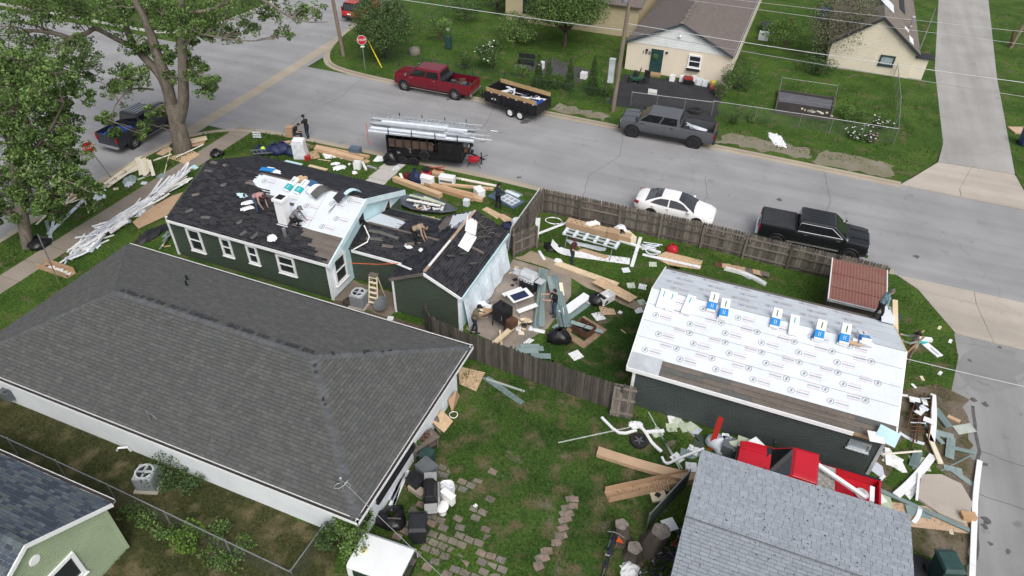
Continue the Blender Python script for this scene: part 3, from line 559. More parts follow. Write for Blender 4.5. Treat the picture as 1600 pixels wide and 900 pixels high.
for sgn in (-1, 1):
    e0 = Vector((rx0, mym+sgn*3.84, mze+.04)); tp = Vector((rx0, mym, mzr)); S = (tp-e0).length
    B().slab([e0, e0+Vector((W, 0, 0)), tp+Vector((W, 0, 0)), tp], .12).build('roof_deck', M_DECK, mh, local=False)
    if sgn < 0:
        def edge(s): return 3.45+.25*math.sin(s*5)+.12*math.sin(s*17) if s > 3.3 else (4.5+(3.3-s)*1.9 if s > 2.45 else 6.15+(2.45-s)*1.62)   # ragged front of the new shingles
        b = shingles(B(), e0, (1, 0, 0), tp-e0, S, lambda s: (0, W), keep=lambda x, s: x < edge(s)+.18*math.sin(int(s/.145)*2.1), course=.145); tag(b.build('roof_shingles', M_SH_DARK, mh, local=False), kind='stuff')
        un = (tp-e0).cross(Vector((-1, 0, 0))).normalized(); vv = (tp-e0)/S
        pt = lambda x, s, o=.012: e0+Vector((x, 0, 0))+vv*s+un*o
        pl = [pt(W-.02, 1.62)]+[pt(W-.02, S-.02)]+[pt(3.5, S-.02), pt(3.42, 3.6), pt(3.8, 3.35), pt(4.5, 3.1), pt(5.4, 2.7), pt(6.2, 2.42), pt(6.7, 2.0), pt(7.2, 1.75), pt(7.7, 1.66), pt(8.3, 1.62)]
        B().slab(pl, .006).build('underlayment', M_UNDER, mh, local=False)
        pr = B()
        def mark(x, s, o=.016, k=1.0):
            ring = [pt(x+.15*k*math.cos(a*.5236), s+.15*k*math.sin(a*.5236), o) for a in range(12)]; inn = [pt(x+.115*k*math.cos(a*.5236), s+.115*k*math.sin(a*.5236), o) for a in range(12)]
            for i in range(12): pr.quad(ring[i], ring[(i+1) % 12], inn[(i+1) % 12], inn[i])
            pr.quad(pt(x-.05, s-.07, o), pt(x+.04, s-.05, o), pt(x+.05, s+.08, o), pt(x-.02, s+.06, o))
            for i in range(6): pr.quad(pt(x+.2+i*.085, s-.03, o), pt(x+.265+i*.085, s-.03, o), pt(x+.265+i*.085, s+.02, o), pt(x+.2+i*.085, s+.02, o))
            pr.quad(pt(x+.1, s+.12, o), pt(x+.75, s+.12, o), pt(x+.75, s+.17, o), pt(x+.1, s+.17, o), mi=1); pr.quad(pt(x+.2, s-.12, o), pt(x+.7, s-.12, o), pt(x+.7, s-.085, o), pt(x+.2, s-.085, o), mi=1)
        for i, (x, s) in enumerate([(4.1, 3.75), (5.9, 3.1), (7.3, 2.9), (8.6, 3.4), (9.3, 2.6), (7.4, 2.15), (8.8, 1.95), (6.9, 3.75), (9.45, 3.85)]): mark(x, s)
        pr.build('underlayment_print', [M_PRINTD, M_PRINTP], mh, local=False)
        B().tube([pt(8.05, 1.7, .02), pt(8.0, 3.9, .02)], .008, 4).build('underlayment_seam', M_PRINTD, mh, local=False)
        for x, s, l, a in ((.8, 1.9, .5, .8), (1.1, .9, .6, 1.2), (2.2, .7, .5, .3), (5.0, 2.9, .55, 0), (6.3, 2.75, .6, .1), (2.0, 2.9, .4, 1), (4.3, 1.0, .5, 1.3), (.5, 3.5, .5, .2), (4.9, .5, .7, 1.5), (5.6, .55, .9, 1.55)):
            q = pt(x, s, .04); o = B().box((0, 0, 0), (l, .17, .02)).build('loose_shingle', random.choice(M_SH_GREY+[M_DECK]), mh); o.location = q-wloc(mh); o.rotation_euler = (.39, 0, a)
    else:
        b = shingles(B(), e0+Vector((W, 0, 0)), (-1, 0, 0), tp-e0, S, lambda s: (0, W)); tag(b.build('roof_shingles', [M_SH_DARK[3]]+M_SH_DARK[:1]+[M_SH_DARK[2], M_SH_DARK[3]], mh, local=False), kind='stuff')
    q0 = e0+Vector((W, 0, .01)); q1 = tp+Vector((W, 0, .01)); B().hexa([q0+Vector((-.02, 0, -.3)), q0+Vector((.06, 0, -.3)), q1+Vector((.06, 0, -.3)), q1+Vector((-.02, 0, -.3)), q0+Vector((-.02, 0, .02)), q0+Vector((.06, 0, .02)), q1+Vector((.06, 0, .02)), q1+Vector((-.02, 0, .02))]).build('rake_board', material('wrap_blue_board', (.62, .76, .80), .6, .1, 2), mh, local=False)
B().box(((rx0+rx1)/2, mym-3.84-.02, mze-.05), (W, .05, .16)).build('fascia', M_TRIM, mh, local=False)
caps(mh, M_SH_DARK+[M_DECK], (rx0, mym, mzr+.01), (-25.2, mym, mzr+.01), .13, .22, .05, 0, 'ridge_cap')
B().box((-24.9+2.9, mym+.03, mzr+.01), (6.2, .12, .03)).build('ridge_board', M_DECK, mh, local=False)
for x0 in (-27.75, -25.5, -23.8): window(mh, (x0, my0+.03), (x0+(.95 if x0 < -27 else .7), my0+.03), .72 if x0 < -27 else 1.0, 2.2, .11)
window(mh, (-21.9, my0+.03), (-20.8, my0+.03), .95, 2.15, .12)
vent(mh, (-21.6, 22.9, 2.8), .55, .09, M_METAL); vent(mh, (-25.1, 24.3, 3.45), .3)
# chimney wrapped in white metal
ch = B().box((-22.1, 23.7, 3.7), (.54, .54, 1.6)).box((-22.1, 23.7, 4.54), (.66, .66, .16)).box((-22.1, 23.7, 3.05), (.7, .7, .12)); ch = ch.build('chimney', M_TRIM, mh, local=False, bevel=.01)
q = B().box((-22.1, 23.7, 4.63), (.4, .4, .02)).build('flue_opening', M_BLK, ch); q.data.transform(Matrix.Translation(-wloc(mh)))
# low link roof
wall_core(B(), mx1-.1, -14.5, 24.22, 28.4, 0, 2.1).build('wall', M_SIDEDK, mh, local=False); siding(B(), (mx1, 24.215), (-15.3, 24.215), .1, 2.08, .115).build('siding', M_SIDEDK, mh, local=False)
LZ0, LZ1, LY0, LYM, LY1 = 2.13, 2.78, 24.05, 25.75, 28.2
for sgn in (0, 1):
    e0 = Vector((mx1+.04, LY0 if sgn == 0 else LY1, LZ0)); tp = Vector((mx1+.04, LYM, LZ1)); WL = 4.3; S = (tp-e0).length
    B().slab([e0, e0+Vector((WL, 0, 0)), tp+Vector((WL, 0, 0)), tp], .1).build('roof_deck', M_DECK, mh, local=False)
    b = shingles(B(), e0 if sgn == 0 else e0+Vector((WL, 0, 0)), (1, 0, 0) if sgn == 0 else (-1, 0, 0), tp-e0, S, lambda s: (0, WL), keep=lambda x, s: not (sgn == 1 and x > 2.6 and s > .8)); tag(b.build('roof_shingles', M_SH_DARK, mh, local=False), kind='stuff')
B().slab([(mx1+.05, LYM+.03, LZ1+.02), (-16.7, LYM+.03, LZ1+.02), (-16.9, 27.0, LZ1-.32), (mx1+.05, 27.3, LZ1-.4)], .008).build('underlayment', M_UNDER, mh, local=False)
B().box((-16.3, LYM, LZ1+.02), (4.3, .14, .03)).build('ridge_board', M_DECK, mh, local=False)
B().box((-16.9, LY0-.03, LZ0-.06), (3.2, .05, .16)).build('fascia', M_TRIM, mh, local=False)
B().slab([(mx1+.06, 24.2, 2.25), (mx1+.4, 24.2, 2.22), (mx1+.3, 25.6, 2.82), (mx1+.06, 25.75, 2.9)], .02).build('roof_gap', M_BLK, mh, local=False)
# rear wing, ridge running away from the street
wx0, wx1, wy0, wy1, wze, wzr, wxm = -15.35, -11.68, 22.72, 28.45, 2.2, 3.16, -13.47
wall_core(B(), wx0+.03, wx1-.03, wy0+.03, wy1, 0, wze, 'Y', wzr-.08).build('wall', M_SIDEDK, mh, local=False)
siding(B(), (wx0, wy0+.03), (wx1, wy0+.03), .1, wze, .115, wzr-.1, wze).build('siding', M_SIDEDK, mh, local=False)
B().box((wx0+.03, wy0, 1.1), (.1, .08, 2.2)).build('corner_board', M_TRIM, mh, local=False); B().box((wx1+.0, wy0+.02, 1.1), (.16, .14, 2.2)).build('corner_board', M_WRAPW, mh, local=False)
B().quad((wx1+.0, wy0, .05), (wx1, wy1, .05), (wx1, wy1, wze), (wx1, wy0, wze)).build('house_wrap', M_WRAP, mh, local=False)
# crumpled foil-faced foam board leaning out along the wing wall
b = B(); n_ = 16
for i in range(n_):
    y0 = wy0+.25+i*.33; y1 = y0+.33; o = [.34+.05*math.sin(i*1.7), .34+.05*math.sin((i+1)*1.7)]; t_ = [1.95+.04*math.sin(i*2.1), 1.95+.04*math.sin((i+1)*2.1)]
    b.quad((wx1+.05, y0, t_[0]), (wx1+.05, y1, t_[1]), (wx1+o[1]*.5, y1, 1.2), (wx1+o[0]*.5, y0, 1.2)); b.quad((wx1+o[0]*.5, y0, 1.2), (wx1+o[1]*.5, y1, 1.2), (wx1+o[1], y1, .12), (wx1+o[0], y0, .12))
b.build('foam_board', material('foil_foam_board', (.70, .80, .87), .3, .16, 1.1, .10, 6, bump=.2, bscale=3), mh, local=False, smooth=60)
for sgn in (-1, 1):
    ex = wxm+sgn*1.98; e0 = Vector((ex, wy0-.1, wze+.02)); tp = Vector((wxm, wy0-.1, wzr)); S = (tp-e0).length; WL = wy1-wy0+.25
    B().slab([e0, tp, tp+Vector((0, WL, 0)), e0+Vector((0, WL, 0))], .1).build('roof_deck', M_DECK, mh, local=False)
    kp = (lambda x, s: not (x < .55+.25*math.sin(s*6) and s > .3 and s < 1.9) ) if sgn < 0 else (lambda x, s: True)
    b = shingles(B(), e0+Vector((0, WL, 0)) if sgn < 0 else e0, (0, -1, 0) if sgn < 0 else (0, 1, 0), tp-e0, S, lambda s: (0, WL), keep=(lambda x, s: not (x > .15 and x < 1.9-s*.3+.2*math.sin(s*9) and s > .35)) if sgn < 0 else None); tag(b.build('roof_shingles', M_SH_DARK, mh, local=False), kind='stuff')
    q0 = e0+Vector((0, -.02, .01)); q1 = tp+Vector((0, -.02, .01)); B().hexa([q0+Vector((0, -.03, -.16)), q1+Vector((0, -.03, -.16)), q1+Vector((0, .02, -.16)), q0+Vector((0, .02, -.16)), q0+Vector((0, -.03, .01)), q1+Vector((0, -.03, .01)), q1+Vector((0, .02, .01)), q0+Vector((0, .02, .01))]).build('rake_board', M_DECK if sgn < 0 else M_TRIM, mh, local=False)
B().slab([(wxm-.1, 28.5, wzr-.03), (wxm-.1, 26.7, wzr-.03), (wxm-.9, 27.0, wzr-.42), (wxm-1.35, 28.5, wzr-.63)], .008).build('underlayment', M_UNDER, mh, local=False)
B().box((wxm, 25.6, wzr+.03), (.14, 5.8, .05)).build('ridge_board', material('raw_ridge_board', (.42, .31, .23), .85, .2, 2), mh, local=False)
B().box((wxm+.02, 24.3, wzr+.06), (.10, 2.3, .03)).build('ridge_flashing', M_TRIM, mh, local=False)
B().box((wxm+1.98, 25.5, wze-.02), (.06, 5.9, .16)).build('fascia', M_WRAP, mh, local=False)
for i, (x, y_, l, a) in enumerate(((.9, 25.3, .8, 1.45), (1.25, 26.0, .7, .2), (.5, 24.6, .6, 1.2), (1.5, 25.1, .9, 1.5))):
    o = B().box((0, 0, 0), (l, .17, .02)).build('loose_shingle', M_DECK if i % 2 else M_SH_GREY[0], mh); o.location = Vector((wxm+x, y_, wzr-x*.49+.06))-wloc(mh); o.rotation_euler = (0, .45, a)
for i, (x, y_, l, a) in enumerate(((-17.6, 24.9, .9, .3), (-16.7, 24.7, .6, .2), (-17.0, 25.3, 1.3, -.1), (-16.0, 24.9, .8, .6), (-15.4, 25.2, .8, .4), (-17.9, 25.3, .5, .1))):
    o = B().box((0, 0, 0), (l, .18, .02)).build('loose_shingle', random.choice((M_DECK, M_SH_GREY[2], M_SH_DARK[3])), mh); o.location = Vector((x, y_, LZ1-(LYM-y_)*.38+.05))-wloc(mh); o.rotation_euler = (.36, 0, a)

# ---------------------------------------------------------------- detached garage under white underlayment
ga = thing('garage', 'charcoal sided garage with white printed roof underlayment and shingle bundles', 'garage', (2, 25, 0))
ax0, ax1, ay0, ay1, aze, azr = -2.75, 7.1, 21.3, 28.5, 2.32, 3.85; aym = 24.9
wall_core(B(), ax0+.03, ax1-.03, ay0+.03, ay1-.03, 0, aze, 'X', azr-.1).build('wall', M_SIDEGR, ga, local=False)
siding(B(), (ax0, ay0+.03), (ax1, ay0+.03), .08, aze, .115).build('siding', M_SIDEGR, ga, local=False)
siding(B(), (ax1-.03, ay0), (ax1-.03, ay1), .08, aze, .115, azr-.12, aze).build('siding', M_SIDEGR, ga, local=False); siding(B(), (ax0+.03, ay1), (ax0+.03, ay0), .08, aze, .115, azr-.12, aze).build('siding', M_SIDEGR, ga, local=False)
for x in (ax0, ax1): B().box((x, ay0-.0, 1.15), (.13, .1, 2.3)).build('corner_board', M_TRIM if x < 0 else M_ALU, ga, local=False)
window(ga, (5.95, ay0+.02), (6.75, ay0+.02), 1.35, 1.8, .06, M_ALU, M_GLASSL, sash=False)
gx0, gx1 = -3.08, 7.4; W = gx1-gx0
for sgn in (-1, 1):
    e0 = Vector((gx0, aym+sgn*3.78, aze+.06)); tp = Vector((gx0, aym, azr)); S = (tp-e0).length; vv = (tp-e0)/S; un = Vector((0, sgn*(azr-aze-.06), 3.78)).normalized()
    B().slab([e0, e0+Vector((W, 0, 0)), tp+Vector((W, 0, 0)), tp], .12).build('roof_deck', M_DECK, ga, local=False)
    pt = lambda x, s, o=.012: e0+Vector((x, 0, 0))+vv*s+un*o
    lo = .72 if sgn < 0 else .42
    for k in range(4):   # overlapping felt courses
        s0 = lo+k*(S-lo)/4; s1 = lo+(k+1)*(S-lo)/4+(.08 if k < 3 else 0)
        B().slab([pt(.02, s0, .018), pt(W-.02, s0, .018), pt(W-.02, s1-.01, .010+.002*k), pt(.02, s1-.01, .010+.002*k)], .004).build('underlayment_course', M_UNDER, ga, local=False)
    pr = B(); pt2 = lambda x, s: pt(x, s, .024)
    for row in range(8):
        s = lo+.28+row*.44
        if s > S-.2 or (sgn > 0 and row % 2): continue
        x = .5+(row % 2)*.62+(row//2 % 2)*.35
        while x < W-1.0:
            fl = 1 if row % 2 == 0 else -1; cx = x if fl > 0 else x+.62
            ring = [pt2(cx+.14*math.cos(a*.5236), s+.14*math.sin(a*.5236)) for a in range(12)]; inn = [pt2(cx+.118*math.cos(a*.5236), s+.118*math.sin(a*.5236)) for a in range(12)]
            for i in range(12): pr.quad(ring[i], ring[(i+1) % 12], inn[(i+1) % 12], inn[i])
            pr.quad(pt2(cx-.05, s-.07), pt2(cx+.04, s-.05), pt2(cx+.05, s+.08), pt2(cx-.02, s+.06)); x_ = cx+(.2 if fl > 0 else -.68)
            for i in range(6): pr.quad(pt2(x_+i*.082, s-.02), pt2(x_+.064+i*.082, s-.02), pt2(x_+.064+i*.082, s+.025), pt2(x_+i*.082, s+.025))
            for q in (.1, -.12): pr.quad(pt2(x_, s+q), pt2(x_+.5, s+q), pt2(x_+.5, s+q+.045), pt2(x_, s+q+.045), mi=1)
            x += 1.5
    for k in range(1, 4): pr.quad(pt2(.05, lo+k*(S-lo)/4), pt2(W-.05, lo+k*(S-lo)/4), pt2(W-.05, lo+k*(S-lo)/4+.012), pt2(.05, lo+k*(S-lo)/4+.012), mi=2)
    pr.build('underlayment_print', [M_PRINTD, M_PRINTP, M_GRYP], ga, local=False)
    q0 = e0+Vector((W, 0, 0)); q1 = tp+Vector((W, 0, 0))
    for q0, q1, mm in ((e0, tp, M_TRIM), (e0+Vector((W, 0, 0)), tp+Vector((W, 0, 0)), M_LUMBER[1] if sgn > 0 else M_TRIM)):
        B().hexa([q0+Vector((-.03, 0, -.15)), q0+Vector((.03, 0, -.15)), q1+Vector((.03, 0, -.15)), q1+Vector((-.03, 0, -.15)), q0+Vector((-.03, 0, .02)), q0+Vector((.03, 0, .02)), q1+Vector((.03, 0, .02)), q1+Vector((-.03, 0, .02))]).build('rake_board', mm, ga, local=False)
e0 = Vector((gx0, aym-3.78, aze+.06))
B().box((gx0+4.5, e0.y-.03, aze-.01), (9.0, .06, .18)).build('fascia', M_TRIM, ga, local=False); B().box((gx0+9.7, e0.y-.02, aze-.0), (1.4, .05, .16)).build('bare_fascia_board', material('raw_board', (.36, .25, .15), .85, .25, 3), ga, local=False)
vv = Vector((0, 3.78, azr-aze-.06)).normalized(); B().slab([e0+Vector((0, 0, .03)), e0+Vector((1.35, 0, .03)), e0+Vector((1.35, 0, .03))+vv*.75, e0+Vector((0, 0, .03))+vv*.75], .01).build('metal_drip_sheet', M_ALU, ga, local=False)
b = shingles(B(), e0+Vector((1.4, 0, .0)), (1, 0, 0), vv, .7, lambda s: (0, W-1.42), tab=.9, course=.24); tag(b.build('starter_shingles', [M_DECK, M_SH_GREY[2], M_DECK, M_DECK], ga, local=False), kind='stuff')

# ---------------------------------------------------------------- flat shed roof in the foreground
fs = thing('pale_roof_shed', 'low shed with pale grey speckled shingle roof in front of the garage', 'shed', (4.2, 14.5, 0))
sx0, sx1, sy0, sy1 = .62, 7.82, 8.0, 17.98
B().box(((sx0+sx1)/2, (sy0+sy1)/2, 1.15), (sx1-sx0-.3, sy1-sy0-.3, 2.3)).build('wall', M_SIDEGR, fs, local=False)
for (ya, za), (yb, zb) in (((sy1, 2.4), (14.85, 2.52)), ((sy0, 2.2), (14.85, 2.52))):
    e0 = Vector((sx0, ya, za)); tp = Vector((sx0, yb, zb)); W = sx1-sx0; S = (tp-e0).length
    B().slab([e0, e0+Vector((W, 0, 0)), tp+Vector((W, 0, 0)), tp], .1).build('roof_deck', M_SH_GREY[2], fs, local=False)
    up = ya < yb; b = shingles(B(), e0 if up else e0+Vector((W, 0, 0)), (1, 0, 0) if up else (-1, 0, 0), tp-e0, S, lambda s: (0, W), tab=.31, course=.145, lift=.013, wild=.08, gap=.0055); tag(b.build('roof_shingles', M_SH_WHITE, fs, local=False), kind='stuff')
B().tube([(sx0, 14.85, 2.545), (sx1, 14.85, 2.545)], .012, 4).build('ridge_seam', M_GRYP, fs, local=False)
b = B()
for i in range(260):   # moss and lichen specks
    x, y_ = U(sx0+.05, sx1-.05), U(9, sy1-.05); z = (2.4+(sy1-y_)*.0383 if y_ > 14.85 else 2.52-(14.85-y_)*.0467)+.03; r_ = U(.012, .034); a0 = U(0, 6); b.add([(x+r_*U(.5, 1.2)*math.cos(a0+k*1.05), y_+r_*U(.5, 1.2)*math.sin(a0+k*1.05), z) for k in range(6)], [(0, 1, 2, 3, 4, 5)])
tag(b.build('lichen_specks', M_TAR, fs, local=False), kind='stuff')

# ---------------------------------------------------------------- cream house with the number on it
h1 = thing('cream_house', 'cream house with white gable, dark door and number beside a blacktop pad', 'house', (-8.6, 59.5, 0))
cx0, cx1, cy0, cze, czr, cxm = -13.0, -4.25, 58.75, 2.55, 4.62, -8.62
wall_core(B(), cx0, cx1, cy0, 84, 0, cze, 'Y', czr-.1).build('wall', M_CREAM, h1, local=False)
siding(B(), (cx0+.1, cy0), (cx1-.1, cy0), cze-.1, cze, .16, czr-.15, cze-.1).build('gable_siding', M_WHITE, h1, local=False)
for sgn in (-1, 1):
    e0 = Vector((cxm+sgn*4.5, cy0-.25, cze-.0)); tp = Vector((cxm, cy0-.25, czr)); WL = 26; B().slab([e0, tp, tp+Vector((0, WL, 0)), e0+Vector((0, WL, 0))], .14).build('roof', M_ROOF188, h1, local=False)
    q0, q1 = e0, tp; B().hexa([q0+Vector((0, -.05, -.2)), q1+Vector((0, -.05, -.2)), q1+Vector((0, .0, -.2)), q0+Vector((0, .0, -.2)), q0+Vector((0, -.05, .02)), q1+Vector((0, -.05, .02)), q1+Vector((0, 0, .02)), q0+Vector((0, 0, .02))]).build('rake_board', material('slate_rake', (.06, .07, .085), .6), h1, local=False)
b = B()
for i in range(60): b.box((cxm+U(-.06, .06), cy0-.2+i*.42, czr+.02), (.34, .4, .03), 0, random.randrange(2), .0, 0)
b.build('ridge_vent', [M_ROOF188, M_ROOFH2], h1, local=False)
for i in range(40): pass
gutter(h1, (cx1+.12, cy0-.2, cze+.02), (cx1+.12, 84, cze+.02), (1, 0, 0), M_TRIM, .12)
d_ = B().box((-10.35, cy0-.03, 1.1), (1.05, .06, 2.1)).build('door', M_TEALD, h1, local=False, bevel=.01)
q = B().box((-10.35, cy0-.05, 1.0), (1.25, .03, 2.35)).build('door_frame', M_CREAM2, h1, local=False); q.location.y += .045
q = B().lathe((-10.45, cy0-.07, 1.55), [(.2, 0), (.24, -.03), (.16, -.06)], 14, axis='Y').build('wreath', M_LEAFD[1], d_); q.data.transform(Matrix.Translation(-wloc(h1)))
q = B().box((-9.93, cy0-.08, 1.0), (.05, .06, .12)).build('handle', M_CHROME, d_); q.data.transform(Matrix.Translation(-wloc(h1)))
window(h1, (-7.7, cy0), (-6.6, cy0), 1.05, 2.15, .12); B().box((-7.15, cy0-.2, .95), (1.1, .2, .18)).build('window_box', M_BLKP, h1, local=False)
for i, ch_ in enumerate('188'):
    me = text_mesh(ch_, .42, .012); me.materials.append(M_BLKP); o = bpy.data.objects.new('house_number', me); COL.objects.link(o); o.parent = h1; o.location = Vector((-11.55+i*.27, cy0-.02, 1.72))-wloc(h1); o.rotation_euler = (R(90), 0, 0)
for x in (-11.25, -9.55): B().box((x, cy0-.06, 2.0), (.2, .12, .1)).cyl((x, cy0-.08, 1.9), (x, cy0-.08, 2.05), .05).build('wall_lamp', M_BLKP, h1, local=False)
B().lathe((cxm-.05, cy0-.1, 3.5), [(.13, 0), (.1, -.1), (.03, -.18)], 12, axis='Y').cyl((cxm-.05, cy0-.12, 3.5), (cxm-.05, cy0-.12, 3.85), .03).build('floodlight', M_LAMPW, h1, local=False)
B().box((-10.35, cy0-.35, .1), (1.2, .6, .2)).build('door_step', material('tan_step', (.35, .23, .13), .9), h1, local=False)
h1b = thing('cream_rear_house', 'cream walled house with brown roof partly hidden behind the big leafy tree', 'house', (-18, 73, 0))
wall_core(B(), -27.5, -14.0, 66.5, 78, 0, 3.0).build('wall', material('tan_wall', (.45, .38, .25), .8, .06), h1b, local=False)
B().slab([(-27.9, 66.1, 3.0), (-13.7, 66.1, 3.0), (-13.7, 72, 5.0), (-27.9, 72, 5.0)], .15).build('roof', M_ROOF188, h1b, local=False)
B().slab([(-27.9, 78.4, 3.0), (-13.7, 78.4, 3.0), (-13.7, 72, 5.0), (-27.9, 72, 5.0)], .15).build('roof', M_ROOF188, h1b, local=False)
window(h1b, (-25.6, 66.5), (-24.2, 66.5), 1.0, 2.3, .1, M_BLKP)

# ---------------------------------------------------------------- cream sided house by the far alley
h2 = thing('cream_sided_house', 'steep cream sided gable house with brown roof beside the far alley', 'house', (6.6, 68, 0))
ex0, ex1, ey0, eze, ezr, exm = 3.25, 9.95, 66.55, 2.4, 4.85, 6.6
wall_core(B(), ex0, ex1, ey0+.02, 84, 0, eze, 'Y', ezr-.15).build('wall', M_CREAM2, h2, local=False)
siding(B(), (ex0, ey0), (ex1, ey0), .1, eze, .16, ezr-.15, eze).build('siding', M_CREAM2, h2, local=False)
for sgn in (-1, 1):
    e0 = Vector((exm+sgn*3.65, ey0-.25, eze-.2)); tp = Vector((exm, ey0-.25, ezr)); WL = 16; B().slab([e0, tp, tp+Vector((0, WL, 0)), e0+Vector((0, WL, 0))], .14).build('roof', M_ROOFH2, h2, local=False)
    q0, q1 = e0, tp; B().hexa([q0+Vector((0, -.06, -.25)), q1+Vector((0, -.06, -.25)), q1+Vector((0, .0, -.25)), q0+Vector((0, .0, -.25)), q0+Vector((0, -.06, .02)), q1+Vector((0, -.06, .02)), q1+Vector((0, 0, .02)), q0+Vector((0, 0, .02))]).build('rake_board', material('charcoal_rake', (.035, .037, .042), .6), h2, local=False)
window(h2, (7.3, ey0), (8.5, ey0), .85, 1.75, .13, material('dark_teal_frame', (.03, .05, .055), .5), M_GLASSL, sash=False)
for x, y_, w_, l_, mm in ((6.9, 71.2, 1.6, 2.4, M_WSCRAP[1]), (9.3, 67.6, .5, 1.5, M_TRIM), (8.9, 69.4, .5, .7, M_TRIM), (8.6, 76, .7, 4.5, M_SH_DARK[3])):
    s_ = abs(x-exm)/3.65; z = ezr-(ezr-eze+.2)*s_+.05; o = B().box((0, 0, 0), (w_, l_, .03)).build('roof_patch', mm, h2); o.location = Vector((x, y_, z))-wloc(h2); o.rotation_euler = (0, .61, 0)
vent(h2, (9.3, 70.9, 3.1), .7, .08, M_METAL); B().lathe((9.3, 70.9, 3.8), [(.16, 0), (.16, .1), (.05, .16)], 10).build('vent_cap', M_ALU, h2, local=False)
b = B().cyl((10.2, 67.6, 2.2), (10.2, 67.6, 5.6), .05, .05, 8); b.build('service_mast', M_METAL, h2, local=False)
B().box((10.6, 67.1, 1.9), (1.6, 1.0, .06), 0, 0, .12).build('lean_to_roof', M_SH_DARK[3], h2, local=False); B().box((10.5, 67.2, .9), (1.1, .8, 1.8)).build('lean_to', M_CREAM2, h2, local=False)

# ---------------------------------------------------------------- little shed with a red metal roof
rs = thing('red_roof_shed', 'small fence-side shed with rusty red corrugated roof', 'shed', (6.1, 31.7, 0))
B().box((6.1, 31.75, .85), (2.4, 3.0, 1.7)).build('wall', M_FENCED[0], rs, local=False)
for k in range(2):
    b = B(); n_ = 18
    for i in range(n_):
        xa = 4.72+(k*1.32)+i*1.32/n_; xb = xa+1.32/n_; za = .012*(1 if i % 2 else -1); b.quad((xa, 30.0, 1.83+za), (xb, 30.0, 1.83-za), (xb, 33.3, 2.03-za), (xa, 33.3, 2.03+za))
    b.build('roof_sheet', M_RUSTR, rs, local=False)
for i, y_ in enumerate((31.0, 32.1)): B().box((6.04, y_, 1.93+.06*(y_-31.5)), (2.66, .035, .02)).build('roof_batten', material('dark_red_batten%d' % i, (.16, .05, .04), .8), rs, local=False)
for x in (4.72, 7.36): B().box((x, 31.65, 1.9), (.05, 3.35, .12), 0, 0, .06).build('roof_edge', M_WSCRAP[4], rs, local=False)
B().box((6.04, 29.97, 1.8), (2.7, .06, .14)).build('roof_edge', M_ALU, rs, local=False)
# ---------------------------------------------------------------- vehicles (local: x forward, y left, z up, origin on the ground)
def loft(b, rings, mi=0, cap=True):
    n = len(rings[0]); o = []
    for r in rings: o += r
    f = [(i*n+k, i*n+(k+1) % n, (i+1)*n+(k+1) % n, (i+1)*n+k) for i in range(len(rings)-1) for k in range(n)]
    if cap: f += [tuple(range(n-1, -1, -1)), tuple((len(rings)-1)*n+k for k in range(n))]
    return b.add(o, f, mi)
def section(x, w, zb, zt, crown=.03, tuck=.08, sh=.07):
    h = [(w/2-tuck, zb), (w/2-.01, zb+.16), (w/2, (zb+zt)/2), (w/2-.012, zt-sh*1.2), (w/2-sh*.75, zt-.012), (w/4, zt+crown*.8), (0, zt+crown)]
    full = h+[(-y, z) for y, z in h[-2::-1]]
    return [(x, y, z) for y, z in full]
_wheel_cache = {}
def wheel(parent, x, y, r, w=.24, rim=None, spokes=6):
    sgn = 1 if y > 0 else -1; key = (r, w, rim.name, spokes, sgn)
    if key not in _wheel_cache:
        t = B().lathe((0, 0, 0), [(r*.62, -w/2), (r*.9, -w/2), (r, -w/2+.045), (r, w/2-.045), (r*.9, w/2), (r*.62, w/2), (r*.6, w/2-.1), (r*.6, -w/2+.1), (r*.62, -w/2)], 24, axis='Y'); t.f = t.f[:-2]; t.m = t.m[:-2]
        q = B().lathe((0, 0, 0), [(r*.60, sgn*(w/2-.09)), (r*.64, sgn*(w/2-.015)), (r*.58, sgn*(w/2-.02)), (r*.56, sgn*(w/2-.075))], 20, axis='Y')
        for k in range(spokes):
            a = 2*math.pi*k/spokes; q.box((r*.32*math.cos(a), sgn*(w/2-.04), r*.32*math.sin(a)), (r*.58, .04, r*.16), 0, 0, 0, -a)
        q.lathe((0, sgn*(w/2-.03), 0), [(r*.13, -.02), (r*.13, .02), (r*.08, .03)] if sgn > 0 else [(r*.08, -.03), (r*.13, -.02), (r*.13, .02)], 10, axis='Y')
        _wheel_cache[key] = (t, q)
    t, q = _wheel_cache[key]
    o = t.build('wheel', M_RUB, parent, smooth=40); o.location = (x, y, r)
    q.build('rim', rim, o, smooth=30)
    return o
def pane(b, P, f0, f1, g0, g1, off, mi=0):
    """quad inside the face P (4 corners: bottom-left, bottom-right, top-right, top-left), pushed out by off"""
    P = [Vector(p) for p in P]; n = (P[1]-P[0]).cross(P[3]-P[0]).normalized()
    q = lambda u, v: (P[0]*(1-u)+P[1]*u)*(1-v)+(P[3]*(1-u)+P[2]*u)*v+n*off
    a, c, d, e = q(f0, g0), q(f1, g0), q(f1, g1), q(f0, g1); k = n*.012
    return b.hexa([a-k, c-k, d-k, e-k, a, c, d, e], mi)
